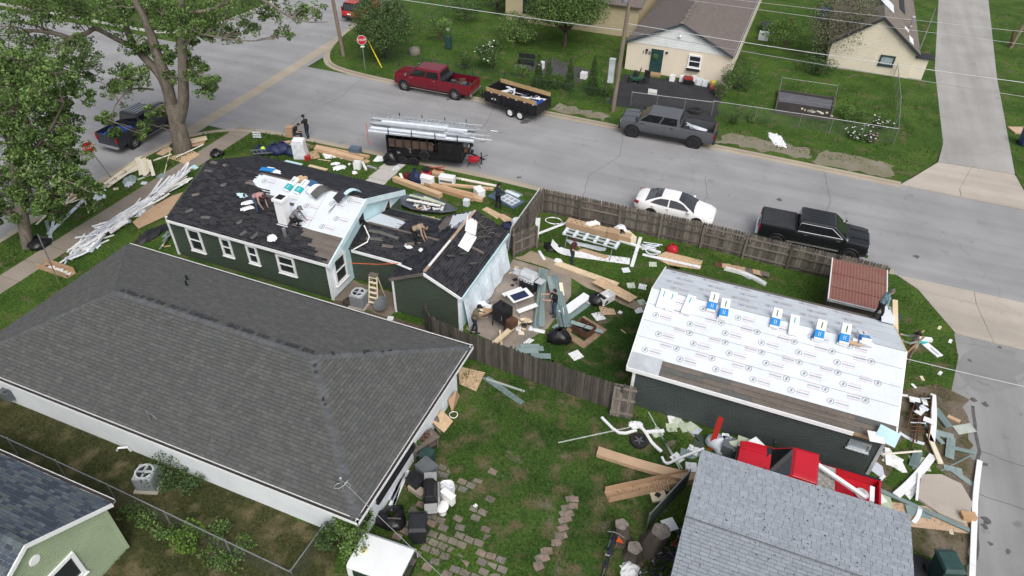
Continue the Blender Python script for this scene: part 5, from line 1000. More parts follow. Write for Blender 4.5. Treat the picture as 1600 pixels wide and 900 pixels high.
# ---------------------------------------------------------------- utility poles, wires, signs
def pole(label, base, top, r=.17):
    t = thing('utility_pole', label, 'utility pole', base); o = Vector(top)-Vector(base); B().tube([(0, 0, -.1), o*.5, o], [r, r*.9, r*.75], 12).build('shaft', M_POLE, t, smooth=60); return t, o
t, o = pole('tall utility pole with transformer and grey cabinet behind the grey pickup', (-11.6, 50.0, 0), (-11.2, 50.0, 10.8))
B().box((-.42, -.05, 3.2), (.42, .3, 1.75)).box((-.42, -.05, 4.12), (.46, .34, .1)).build('cabinet', material('pale_grey_box', (.42, .45, .48), .5), t, bevel=.02)
B().lathe(o*.82+Vector((-.25, -.3, -.5)), [(.05, -.05), (.24, 0), (.25, .8), (.2, .88), (.05, .95)], 16).build('transformer', M_METAL, t, smooth=40)
for k in range(4): B().cyl(o*.80+Vector((.25+.28*k, 0, .1)), o*.80+Vector((.25+.28*k, 0, .5)), .05, .03, 8).build('insulator', M_GRYP, t)
B().box(o*.80+Vector((.5, 0, .05)), (1.7, .1, .12)).build('crossarm', M_POLE, t)
t2, o2 = pole('leaning utility pole at the street corner beside the stop sign', (-36.9, 51.35, 0), (-37.5, 51.3, 10.5), .17)
t3, o3 = pole('leaning utility pole on the grass right of the far alley', (19.3, 78.8, 0), (20.9, 80.5, 10.5), .16)
B().cyl((-.05, -.1, .3), (-.4, -.25, 1.6), .14, .1, 8).build('rusty_guard', M_RUST, t3)
def wire(label, a, c, sag, r=.02, m=M_WIRE, group=None):
    a = Vector(a); c = Vector(c); P = [a.lerp(c, k/14)-Vector((0, 0, sag*4*(k/14)*(1-k/14))) for k in range(15)]
    tag(B().tube([p-a for p in P], r, 5).build('overhead_wire', m, None, a, smooth=60), label, 'wire', group)
wire('thick dark overhead cable crossing in front of the cream house, lower line', (-11.35, 50, 6.3), (40, 49.3, 6.3), .35, .02)
wire('pale overhead cable just above the thick dark one on the right', (-11.35, 50.2, 6.75), (40, 51.0, 7.1), .45, .024, M_WIREW)
wire('overhead cable running left from the transformer pole', (-11.35, 50, 6.3), (-60, 50.6, 6.5), .3, .022, M_WIREW)
wire('thin upper overhead wire left of the transformer pole', (-11.25, 50, 9.0), (-60, 50.5, 9.2), .4, .014)
wire('thin upper overhead wire right of the transformer pole, nearer line', (-11.2, 50, 9.0), (40, 50, 9.3), .25, .010, M_WIREW)
wire('topmost thin overhead wire right of the transformer pole', (-10.6, 50, 9.3), (40, 50, 10.5), .25, .010, M_WIREW)
wire('service wire from the transformer pole to the cream house gable', (-11.3, 50, 6.1), (-8.7, 58.4, 4.3), .25, .010, M_WIREW)
wire('white service wire from the white house roof corner over the patio', (-10.45, 11.05, 3.45), (4, 5.6, 4.4), .35, .011, M_WIRE)
wire('pale service wire from the garage gable over the alley', (7.45, 24.9, 3.5), (30, 25.5, 5.2), .5, .016, M_WIREW)
def stop_sign(label, base, rz, tilt=0, h=2.35):
    t = thing('stop_sign', label, 'stop sign', base); t.rotation_euler = (0, tilt, rz)
    B().box((0, 0, h/2+.2), (.05, .05, h+.7)).build('post', M_METAL, t)
    oc = [(.38*math.cos(R(22.5+45*k))/math.cos(R(22.5)), .38*math.sin(R(22.5+45*k))/math.cos(R(22.5))) for k in range(8)]
    f = B().add([(-.5*0+x, -.035, h+.3+z) for x, z in oc]+[(x, -.050, h+.3+z) for x, z in oc], [tuple(range(8)), tuple(range(15, 7, -1))]+[(i, 8+i, 8+(i+1) % 8, (i+1) % 8) for i in range(8)]).build('face_border', M_WSCRAP[2], t)
    B().add([(x*.93, -.055, h+.3+z*.93) for x, z in oc], [tuple(range(8))[::-1] if False else tuple(range(8))]).build('face', M_SIGNR, f)
    me = text_mesh('STOP', .27, .003); me.materials.append(M_WSCRAP[2]); o = bpy.data.objects.new('lettering', me); COL.objects.link(o); o.parent = f; o.location = (0, -.062, h+.3); o.rotation_euler = (R(90), 0, 0)
    return t
B().box((0, -.03, 2.1), (.32, .01, .14)).build('plate', M_WSCRAP[4], stop_sign('stop sign on the far corner beside the round tree', (-33.4, 49.3, 0), R(35)))
stop_sign('tilted stop sign beside the debris strip at the left kerb', (-39.0, 27.1, 0), R(40), R(-14), 2.1)
o = B().cyl((0, 0, .1), (-1.3, .1, 2.6), .05, .05, 8).build('guy_guard', M_SIGNY, None, (-32.3, 50.2, 0)); tag(o, 'yellow guy wire guard slanting behind the far stop sign', 'cable guard')
t = thing('metal_pole', 'thin metal pole standing on the grass by the left tree', 'pole', at(92, 441)); o_ = upright(59, 366, at(92, 441))-at(92, 441); B().cyl((0, 0, 0), o_, .03, .03, 8).build('tube', M_METAL, t)
# ---------------------------------------------------------------- bins, AC units and other yard things
def wheelie(label, loc, rz, m, s=1.0, lidm=None, cat='bin'):
    t = thing('wheelie_bin', label, cat, loc, rz); t.scale = (s, s, s)
    B().hexa([(-.24, -.27, .08), (.24, -.27, .08), (.24, .25, .08), (-.24, .25, .08), (-.31, -.36, 1.0), (.31, -.36, 1.0), (.31, .34, 1.0), (-.31, .34, 1.0)]).build('body', m, t, bevel=.03)
    l = B().hexa([(-.33, -.40, 1.0), (.33, -.40, 1.0), (.33, .38, 1.0), (-.33, .38, 1.0), (-.27, -.30, 1.10), (.27, -.30, 1.10), (.27, .28, 1.10), (-.27, .28, 1.10)]).build('lid', lidm or m, t, bevel=.02)
    B().cyl((-.28, .42, .98), (.28, .42, .98), .025).build('handle', m, t)
    for sx in (-1, 1): B().cyl((sx*.24, .3, .12), (sx*.30, .3, .12), .12, .12, 12).build('wheel', M_RUB, t)
    return t
wheelie('dark green wheelie bin at the corner of the red roofed shed', (7.95, 30.9, .02), R(-8), M_GREENB); wheelie('second dark green wheelie bin nearest the garage corner', (7.85, 29.9, .02), R(-4), M_GREENB)
wheelie('blue wheelie bin on the grass right of the far alley', (17.4, 56.6, .02), R(15), M_BLUEB, 1.15); wheelie('black wheelie bin on the pavers by the white house', at(656, 842)+Vector((0, 0, .03)), R(25), M_BLKP, 1.05)
q = wheelie('dark green bin with a white label beside the pale roofed shed', at(1464, 905), R(20), M_GREENB, 1.15)
B().box((0, -.34, .6), (.36, .01, .24)).build('label_plate', M_WSCRAP[1], q)
def ac_unit(label, loc, rz):
    t = thing('air_conditioner', label, 'air conditioner', loc, rz); B().box((0, 0, .04), (.95, .95, .08)).build('pad', M_CONC, t)
    B().box((0, 0, .45), (.74, .74, .74)).build('cabinet', M_ALU if False else material('grey_ac_metal', (.33, .35, .37), .5), t, bevel=.04)
    for k in range(9): B().box((0, 0, .16+k*.07), (.765, .765, .012)).build('louvre', M_GRYP, t)
    B().lathe((0, 0, .82), [(.36, .0), (.36, .04), (.29, .045), (.29, .0)], 24).build('top_ring', material('pale_ac_top', (.5, .52, .54), .5), t); B().lathe((0, 0, .815), [(.29, 0), (.29, .01)], 20).build('fan_well', M_BLKP, t)
    f = B().cyl((0, 0, .82), (0, 0, .86), .09, .06, 12)
    for k in range(4): a = k*1.57; f.box((.16*math.cos(a), .16*math.sin(a), .835), (.24, .12, .01), a, 0, .3)
    f.build('fan', M_ALU, t); return t
ac_unit('grey air conditioner unit on the grass beside the white house', at(236, 757), R(20)); ac_unit('air conditioner unit next to the stepladder in the house corner', at(563, 476), R(5))
def grill(label, loc, rz, body, lid, m2, hood_h=.35):
    t = thing('gas_grill', label, 'grill', loc, rz); B().box((0, 0, .45), (.9, .5, .75)).build('cart', body, t, bevel=.02)
    B().hexa([(-.45, -.28, .85), (.45, -.28, .85), (.45, .28, .85), (-.45, .28, .85), (-.42, -.12, .85+hood_h), (.42, -.12, .85+hood_h), (.42, .2, .85+hood_h), (-.42, .2, .85+hood_h)]).build('hood', lid, t, bevel=.04)
    for s in (1, -1): B().box((s*.7, 0, .86), (.42, .48, .04)).build('side_shelf', m2, t, bevel=.01)
    B().box((0, -.31, .78), (.9, .08, .16)).build('control_panel', m2, t); B().cyl((-.35, -.36, 1.02), (.35, -.36, 1.02), .018).build('handle', M_METAL, t)
    for k in range(5): B().lathe((-.34+k*.17, -.35, .78), [(.035, 0), (.03, -.04)], 8, axis='Y').build('knob', M_BLKP, t)
    for sx in (-.4, .4): B().cyl((sx, .2, .08), (sx+.05, .2, .08), .08, .08, 10).build('wheel', M_RUB, t)
    return t
grill('stainless steel gas grill on the back patio by the rear wing', at(826, 452), R(-12), M_BLKP, M_STEEL, M_STEEL); grill('black gas grill with grey shelves next to the toilet', at(675, 790), R(118), M_BLK, M_BLK, material('grey_shelf', (.33, .33, .33), .6))
t = thing('smoker_cabinet', 'tall black smoker cabinet on legs on the back patio', 'smoker', at(785, 510), R(-20))
for sx in (-1, 1):
    for sy in (-1, 1): B().cyl((sx*.4, sy*.3, 0), (sx*.38, sy*.28, .5), .025).build('leg', M_BLK, t)
B().box((0, 0, .9), (.82, .62, .9)).build('cabinet', M_BLK, t, bevel=.02); B().box((0, -.32, .9), (.7, .03, .8)).build('door', M_BLKP, t); B().cyl((.28, -.37, .8), (.28, -.37, 1.05), .02).build('handle', M_METAL, t); B().cyl((0, .1, 1.35), (0, .1, 1.5), .06).build('chimney', M_BLK, t); B().box((.62, 0, .62), (.4, .5, .45)).build('fire_box', M_RUST, t, bevel=.02)
t = thing('toilet', 'white porcelain toilet standing on the paver patio', 'toilet', at(692, 802), R(-17)); t.scale = (1.15,)*3
B().lathe((0, 0, 0), [(.13, 0), (.12, .12), (.16, .28), (.21, .38), (.21, .40)], 18).build('bowl', M_PORC, t, smooth=50); B().lathe((0, -.03, .40), [(.23, 0), (.23, .035), (.19, .05)], 20).build('lid', M_PORC, t, smooth=40); B().box((0, .30, .55), (.48, .2, .4)).box((0, .30, .77), (.52, .24, .05)).build('tank', M_PORC, t, bevel=.02)
t = thing('white_sack', 'white rubble sack behind the toilet on the pavers', 'sack', at(698, 776)); b = B().lathe((0, 0, 0), [(.3, 0), (.36, .25), (.33, .55), (.30, .7), (.24, .55), (.2, .5)], 14); b.v = [(x*(1+.12*math.sin(z*9+x*7)), y_*(1+.12*math.cos(z*7+y_*9)), z+.05*math.sin(x*12)) for x, y_, z in b.v]; b.build('sack', M_WSCRAP[2], t, smooth=60)
for i in range(6): B().box((U(-.15, .15), U(-.15, .15), .6+U(-.03, .08)), (U(.1, .22), U(.08, .15), .05), U(0, 3), 0, U(-.4, .4)).build('scrap', M_WSCRAP[i % 3], t)
t = thing('picnic_table', 'small folding table with dark blue top on the back patio', 'table', at(812, 478), R(-38)); B().box((0, 0, .72), (.75, 1.2, .04)).build('top', M_TRIM, t, bevel=.01); B().box((.04, -.05, .745), (.5, .85, .012)).build('blue_panel', M_NAVY, t)
for s in (1, -1):
    B().box((s*.75, 0, .42), (.28, 1.15, .04)).build('bench', M_TRIM, t, bevel=.01)
    for y_ in (-.45, .45): B().tube([(0, y_, .7), (s*.75, y_, .4), (s*.75, y_, 0)], .02).build('leg', M_METAL, t)
def bag(label, loc, s=(.45, .4, .45), seed=1, group=None, m=None):
    rg = random.Random(seed); b = B(); n, k = 14, 8; ph = [rg.uniform(0, 6) for _ in range(8)]
    prof = [(.0, 0), (.75, .0), (1.0, .25), (.95, .55), (.7, .85), (.32, 1.02), (.2, 1.1), (.3, 1.25)]
    for r_, h in prof:
        for i in range(n):
            a = 2*math.pi*i/n; w_ = 1+.13*math.sin(3*a+ph[0]+h*3)+.08*math.sin(7*a+ph[1]-h*5)+.06*rg.uniform(-1, 1); b.v.append((s[0]*r_*w_*math.cos(a), s[1]*r_*w_*math.sin(a), s[2]*h*(1+.06*math.sin(5*a+ph[2]))))
    b.f = [(j*n+i, j*n+(i+1) % n, (j+1)*n+(i+1) % n, (j+1)*n+i) for j in range(len(prof)-1) for i in range(n)]; b.m = [0]*len(b.f)
    o = b.build('bin_bag', m or M_BAG, None, loc, smooth=70); tag(o, label, 'bag', group); return o
bag('big black bin bag on the grass beside the fire pit', at(873, 531), (.6, .5, .6), 1); bag('black bin bag slumped at the end of the white panel', at(933, 472), (.55, .42, .45), 2); bag('black bin bag leaning on the work trailer wheels, left one', at(612, 256), (.5, .45, .85), 3); bag('black bin bag under the work trailer on the front walk', at(623, 252), (.5, .45, .9), 4)
bag('black bin bag at the foot of the left tree', at(62, 384), (.65, .6, .5), 5); bag('dark bag lying on the sidewalk edge above the house roof', at(339, 243), (.5, .45, .4), 6); bag('black bag next to the small bin on the patio corner', at(612, 812), (.6, .55, .35), 7)
# fire pit on pallets
t = thing('fire_pit', 'square rusty fire pit set on tan paving blocks in the yard', 'fire pit', at(912, 520), R(-22))
for sx, sy, l, w_ in ((0, .72, 1.5, .38), (0, -.72, 1.5, .38), (-.6, 0, .3, 1.05), (.6, 0, .3, 1.05)): B().box((sx, sy, .05), (l, w_, .1)).build('paving_block', material('tan_block', (.28, .20, .13), .9, .2, 4), t, bevel=.01)
for a, l in ((0, .9), (1, .75)):
    for s in (1, -1): B().box((0, s*.37, .3) if a == 0 else (s*.45, 0, .3), (.9, .03, .4) if a == 0 else (.03, .75, .4)).build('side_plate', M_RUST, t)
B().box((0, 0, .14), (.86, .72, .04)).build('ash_bed', M_SOIL, t); B().box((0, 0, .42), (.03, .8, .03)).build('grate_bar', M_RUST, t)
# car wheel on the lawn, boulder slab, stumps
t = thing('loose_wheel', 'black spare car wheel lying on the lawn among white gutters', 'wheel', at(998, 692)); B().lathe((0, 0, .02), [(.24, .0), (.36, .02), (.38, .1), (.36, .2), (.24, .22), (.23, .15)], 24).build('tyre', M_RUB, t, smooth=40)
f = B().lathe((0, 0, .12), [(.23, 0), (.23, .03)], 20)
f.build('rim', M_BLK, t)
for k in range(5): B().box((.13*math.cos(k*1.257), .13*math.sin(k*1.257), .17), (.2, .05, .03), k*1.257).build('spoke', M_GRYP, t)
b = B().prism([(-.95, .55), (-.95, -.75), (-.1, -1.0), (.85, -.95), (.95, .2), (.45, .95), (-.3, 1.0)], 0, .14); tag(b.build('concrete_slab', M_CONC, None, at(1475, 777)+Vector((0, 0, .02)), bevel=.03, rz=R(-12)), 'rough beige concrete slab lying on grass beside the alley', 'slab')
t = thing('tree_stump', 'clump of three cut tree stumps at the bottom of the lawn', 'stump', at(990, 862)); 
for i, (x, y_, r_, h, lx, ly) in enumerate(((-.45, .25, .25, .8, -.2, .15), (.0, -.15, .27, .6, .02, -.05), (.5, .35, .34, 1.0, .25, .2))):
    b = B(); n = 18; rings = [(1.55, 0), (1.15, .25), (1.02, .6), (1.0, 1.0)]
    for rr_, hh_ in rings:
        for k in range(n): a = 2*math.pi*k/n; w_ = rr_*r_*(1+.08*math.sin(5*a+i)+.05*math.sin(11*a)); b.v.append((x+lx*hh_+w_*math.cos(a), y_+ly*hh_+w_*math.sin(a), h*hh_))
    b.f = [(j*n+k, j*n+(k+1) % n, (j+1)*n+(k+1) % n, (j+1)*n+k) for j in range(3) for k in range(n)]; b.m = [0]*len(b.f); b.build('trunk', M_BARKD, t, smooth=50)
    c = B(); c.add([(x+lx+.97*r_*math.cos(2*math.pi*k/n)*(1+.08*math.sin(5*2*math.pi*k/n+i)), y_+ly+.97*r_*math.sin(2*math.pi*k/n)*(1+.08*math.sin(5*2*math.pi*k/n+i)), h+.006) for k in range(n)], [tuple(range(n))]); c.build('cut_face', material('grey_cut_wood%d' % i, (.19, .165, .145), .9, .35, 6, .3, 30), t)
def bicycle(label, loc, rz, lean, m, sc=1.0, group=None):
    t = thing('bicycle', label, 'bicycle', loc); t.rotation_euler = (lean, 0, rz); t.scale = (sc,)*3
    for x in (-.5, .5):
        b = B(); n = 20
        b.tube([(x+.33*math.cos(2*math.pi*k/n), 0, .34+.33*math.sin(2*math.pi*k/n)) for k in range(n+1)], .022, 6, caps=False); o = b.build('wheel', M_RUB, t)
        s_ = B(); [s_.cyl((x, 0, .34), (x+.32*math.cos(k*.785), 0, .34+.32*math.sin(k*.785)), .004, None, 3) for k in range(8)]; s_.build('spokes', M_METAL, o)
    F = {'bb': (-.05, 0, .3), 'seat': (-.2, 0, .78), 'head': (.36, 0, .8), 'rear': (-.5, 0, .34), 'front': (.5, 0, .34)}
    b = B(); [b.cyl(F[a], F[c], .018, None, 6) for a, c in (('bb', 'seat'), ('seat', 'head'), ('head', 'bb'), ('bb', 'rear'), ('seat', 'rear'), ('head', 'front'))]; b.build('frame', m, t)
    B().box((-.22, 0, .86), (.25, .13, .05)).build('saddle', M_BLKP, t, bevel=.02); B().tube([(.30, .28, .98), (.38, .1, .95), (.38, -.1, .95), (.30, -.28, .98)], .014).build('handlebar', M_METAL, t); B().cyl((-.05, -.08, .3), (-.05, .08, .3), .05).build('crank', M_METAL, t)
    return t
bicycle('dark bicycle leaning left of the stump clump', at(945, 872), R(96), R(12), M_NAVY, 1.15)
tag(B().add([(0, 0, 0), (.28, .0, .05), (.08, 0, .35)], [(0, 1, 2)]).add([(0, .012, 0), (.28, .012, .05), (.08, .012, .35)], [(0, 2, 1)]).cyl((0, .006, -.7), (.08, .006, .4), .008, None, 5).build('bicycle_flag', M_ORANGE, None, at(962, 846, .75)), 'small orange pennant on a stick beside the bicycle', 'flag')
for i, (px, py, rz, ln, m, lb) in enumerate(((1012, 876, 70, 55, M_BLK, 'black bicycle lying against the right hand stump'), (1040, 858, 50, 62, M_PURP, 'purple bicycle tangled beside the pale roofed shed'), (1052, 838, 65, 50, P_ORED, 'red bicycle in the heap beside the pale roofed shed'), (1030, 892, 30, 66, M_PURP, 'purple bicycle at the bottom of the heap'), (1062, 812, 78, 48, M_RUST, 'rusty bicycle standing at the back of the heap'))): bicycle(lb, at(px, py)+Vector((0, 0, .08)), R(rz), R(ln), m, 1.0)
# white truck cap stored behind the house corner
t = thing('truck_cap', 'white camper shell sitting on the ground by the white house corner', 'camper shell', (-8.7, 10.2, 0), R(3))
b = B(); prof = [(-.72, .55), (-.70, 1.08), (-.58, 1.2), (.58, 1.2), (.70, 1.08), (.72, .55)]; loft(b, [[(x, y_, z) for y_, z in prof] for x in (-.98, .98)], cap=False); b.add([(-.98, y_, z) for y_, z in prof], [tuple(range(6))]); b.build('shell', M_WHITE, t, smooth=25)
B().box((.99, 0, .8), (.02, 1.3, .5)).build('rear_glass', M_GLASS, t)
for s in (1, -1): B().box((0, s*.725, .85), (1.5, .02, .36)).build('side_glass', M_GLASS, t)
B().box((0, 0, .26), (1.8, 1.35, .5)).build('support', M_BLK, t)
tag(B().lathe((0, 0, 0), [(.13, 0), (.16, .05), (.1, .09)], 10).build('dried_plant', M_CSCRAP[1], None, at(569, 861, 1.16)), 'dried tan clump lying on the white camper shell', 'plant')
# ---------------------------------------------------------------- trees, bushes, grass
CAMP = Vector((0, 0, CAM_H))
def leaf_mesh(name, C, size, mats, parent, tone=None, up=.35, aspect=.55):
    """many small folded leaves at the points C (world), one mesh"""
    C = np.asarray(C, float)-np.array(wloc(parent)); N = len(C); d = RNG.normal(size=(N, 3)); d /= np.linalg.norm(d, axis=1)[:, None]
    nrm = RNG.normal(size=(N, 3))+np.array([0, 0, up*3]); w = np.cross(d, nrm); w /= np.linalg.norm(w, axis=1)[:, None]+1e-9; u = np.cross(w, d)
    L_ = (size*RNG.uniform(.6, 1.35, N))[:, None]; V = np.empty((N, 4, 3)); V[:, 0] = C-d*L_*.5; V[:, 1] = C+w*L_*aspect*.5+u*L_*.10; V[:, 2] = C+d*L_*.5-u*L_*.12; V[:, 3] = C-w*L_*aspect*.5+u*L_*.10
    me = bpy.data.meshes.new(name); me.vertices.add(N*4); me.vertices.foreach_set('co', V.reshape(-1)); me.loops.add(N*4); me.loops.foreach_set('vertex_index', np.arange(N*4, dtype=np.int32))
    me.polygons.add(N); me.polygons.foreach_set('loop_start', np.arange(0, N*4, 4, dtype=np.int32)); me.polygons.foreach_set('loop_total', np.full(N, 4, np.int32))
    for m in mats: me.materials.append(m)
    me.polygons.foreach_set('material_index', (RNG.integers(0, len(mats), N) if tone is None else tone).astype(np.int32)); me.update(); me.validate()
    o = bpy.data.objects.new(name, me); COL.objects.link(o); o.parent = parent; return o
def blob_points(c, r, n, shell=.5, flat=.8):
    d = RNG.normal(size=(n, 3)); d /= np.linalg.norm(d, axis=1)[:, None]; rad = RNG.uniform(0, 1, n)**(1/3); rad = rad*(1-shell)+shell*RNG.uniform(.55, 1, n)
    return np.asarray(c)+d*(rad*r)[:, None]*np.array([1, 1, flat])
def on_ray(px, py, base, depth=0.0):
    p = upright(px, py, base); v_ = p-CAMP; return CAMP+v_*(1+depth/v_.length)
def sprig(b, a, c, r0=.05, n=4, r1=.012):
    a = Vector(a); c = Vector(c); mid = [a.lerp(c, k/n)+Vector((U(-.1, .1), U(-.1, .1), U(-.06, .12)))*(1 if 0 < k < n else 0)*(c-a).length*.5 for k in range(n+1)]
    b.tube(mid, [r0+(r1-r0)*k/n for k in range(n+1)], 5, caps=False)
def big_tree(name, label, base, limbs, clusters, leaves, lsize, per, bark, twigs=True, sub=9):
    t = thing(name, label, 'tree', base); bo = Vector(base); tr = B(); tips = []
    for pts, r0, r1 in limbs:
        P = smooth_path([Vector(p)-bo for p in pts], 4); n = len(P)-1; tr.tube(P, [r0+(r1-r0)*(k/n) for k in range(n+1)], 9, caps=False); tips += [P[k]+bo for k in range(max(1, n//3), n+1)]
    tr.build('trunk', bark, t, smooth=60)
    br = B(); pts_all, tone = [], []
    for c, r, dens in clusters:
        c = Vector(c); near = min(tips, key=lambda q: (q-c).length)
        sprig(br, near-bo, c-bo, .05, 5, .015)
        for k in range(sub):   # small leafy sprays inside each clump, leaving gaps between them
            d = Vector((random.gauss(0, 1), random.gauss(0, 1), random.gauss(0, .7))); d = d.normalized()*r*U(.35, 1.0); q = c+d
            if twigs: sprig(br, c-bo, q-bo, .018, 3, .006)
            m = int(per*dens*U(.5, 1.4)); pts_all.append(blob_points(q, r*U(.24, .46), m, .3, .75)); base_t = random.randrange(len(leaves)); tn = RNG.integers(0, len(leaves), m); tn[RNG.uniform(size=m) < .55] = base_t; tone.append(tn)
    tag(br.build('branches', bark, t), kind='stuff')
    leaf_mesh('crown', np.concatenate(pts_all), lsize, leaves, t, np.concatenate(tone)); return t
# the large street tree
TB = Vector((-37.5, 31.9, 0)); up_ = lambda px, py, d=0: on_ray(px, py, TB, d)
limbs = [([TB+Vector((0, 0, -.1)), up_(282, 215), up_(275, 185), up_(268, 160)], .62, .46), ([up_(268, 165), up_(255, 125, .3), up_(235, 100, .6), up_(215, 78, 1), up_(198, 45, 1.4), up_(188, -20, 1.8), up_(180, -90, 2)], .36, .10), ([up_(268, 165), up_(258, 120, -.3), up_(245, 85, -.5), up_(236, 55, -.5), up_(226, 30, -.8), up_(212, 0, -1), up_(205, -60, -1.2), up_(200, -130, -1.5)], .40, .10),
         ([up_(277, 195), up_(286, 160, -.2), up_(286, 120, -.5), up_(284, 60, -.7), up_(283, 0, -1), up_(285, -80, -1.4), up_(290, -150, -1.5)], .42, .12), ([up_(283, 20, -1), up_(330, 15, -1.2), up_(380, -8, -2), up_(420, 5, -2.4), up_(450, 25, -2.6), up_(480, 34, -2.8), up_(512, 34, -3)], .12, .02), ([up_(284, 75, -.6), up_(310, 55, -1.5), up_(350, 60, -2.4), up_(390, 64, -3), up_(430, 60, -3.2)], .09, .015),
         ([up_(215, 78, 1), up_(180, 60, 1), up_(150, 45, .5), up_(135, 52, 0), up_(108, 60, 0)], .16, .14), ([up_(108, 60, 0), up_(85, 52, -.4), up_(50, 48, -.8), up_(14, 52, -1)], .17, .07), ([up_(108, 60, 0), up_(102, 80, 0), up_(96, 108, .2)], .16, .09), ([up_(80, 50, -.4), up_(50, 38, -.2), up_(25, 33, 0)], .09, .04), ([up_(245, 90, -.5), up_(225, 60, -1.5), up_(214, 70, -2)], .09, .05), ([up_(240, 140, 0), up_(205, 140, -1), up_(180, 165, -1.8), up_(175, 190, -2.2)], .07, .02)]
cl = []
for px, py, r, dn in ((70, 12, 1.6, 1), (110, 18, 1.5, 1), (150, 12, 1.6, 1), (195, 22, 1.6, 1), (235, 8, 1.5, 1), (260, 28, 1.3, .9), (300, 12, 1.7, 1), (335, 25, 1.6, 1), (305, 45, 1.2, .8), (365, 12, 1.4, .8), (330, 45, 1.0, .6), (395, 40, .9, .45), (360, 52, .8, .4), (440, 52, .7, .4), (430, 12, .8, .4), (462, 16, .7, .4), (492, 14, .7, .35), (420, 25, .5, .3),
                      (318, 118, 1.1, 1.1), (322, 140, .9, .9), (300, 98, .8, .9), (286, 60, 1.0, .9), (268, 88, .7, .7), (265, 118, .6, .6), (195, 125, 1.0, 1), (178, 140, 1.0, .9), (215, 120, .9, .8), (165, 185, .75, .8), (172, 203, .7, .8), (225, 192, .6, .6), (222, 207, .5, .5), (232, 172, .4, .5), (262, 170, .5, .5), (130, 70, 1.3, .9), (90, 80, 1.4, .9), (50, 70, 1.4, .8), (20, 40, 1.5, .7), (45, 15, 1.4, .8), (130, 95, 1.0, .7), (10, 85, 1.2, .9), (145, 120, .6, .3), (75, 110, 1.2, .9), (205, 70, 1.0, .8), (240, 70, .8, .7),
                      (40, -50, 2, 1), (110, -50, 2.2, 1), (180, -60, 2.2, 1), (250, -60, 2.2, 1), (320, -50, 2.2, 1), (390, -60, 1.8, .7), (150, -130, 2.5, 1), (250, -140, 2.6, 1), (340, -120, 2.2, .9), (60, -120, 2, .8)):
    for k in range(2): cl.append((on_ray(px+U(-8, 8), py+U(-6, 6), TB, U(-2.6, 2.0) if r > .9 else U(-1.5, .8)), r*U(.8, 1.05), dn))
big_tree('street_tree', 'tall multi-trunked street tree with open crown at the left corner', TB, limbs, cl, M_LEAF, .165, 68, M_BARK)
TB2 = Vector((-37.3, 19.5, 0)); u2 = lambda px, py, d=0: on_ray(px, py, TB2, d)
limbs = [([TB2+Vector((0, 0, -.1)), u2(36, 345), u2(28, 300), u2(22, 250), u2(20, 200)], .34, .22), ([u2(26, 290), u2(50, 240, -.5), u2(80, 200, -1), u2(100, 160, -1.2)], .14, .04), ([u2(22, 250), u2(0, 190, .5), u2(-40, 140, 1)], .15, .05), ([u2(20, 200), u2(30, 150, 0), u2(45, 100, .2)], .16, .05), ([u2(24, 270), u2(70, 275, -1.5), u2(110, 285, -2), u2(140, 300, -2.4)], .09, .02)]
cl = []
for px, py, r, dn in ((10, 95, 1.3, 1), (50, 100, 1.2, 1), (85, 118, 1.1, 1), (20, 135, 1.4, 1), (60, 145, 1.4, 1), (100, 150, 1.1, 1), (10, 180, 1.4, 1), (50, 190, 1.4, 1), (90, 190, 1.3, 1), (104, 205, .7, .9), (20, 225, 1.4, 1), (60, 230, 1.4, 1), (98, 235, 1.1, 1), (106, 250, .6, .8), (5, 265, 1.3, 1), (45, 265, 1.2, 1), (82, 270, 1.2, 1), (112, 282, .9, .9), (140, 300, .6, .8), (147, 318, .35, .6), (5, 305, 1.3, 1), (60, 300, 1.1, 1), (85, 310, .8, .9), (15, 335, .9, .9), (60, 322, .6, .7), (95, 330, .6, .7), (-30, 130, 1.8, 1), (-30, 200, 1.9, 1), (-35, 270, 1.8, 1), (-70, 170, 2, 1), (-70, 240, 2, 1), (-20, 330, 1.1, .9)):
    for k in range(2): cl.append((on_ray(px+U(-7, 7), py+U(-6, 6), TB2, U(-2.2, 2.0)), r*U(.8, 1.05), dn))
big_tree('shade_tree', 'dense leafy tree at the left edge with black bag at its foot', TB2, limbs, cl, M_LEAF, .16, 88, M_BARK)
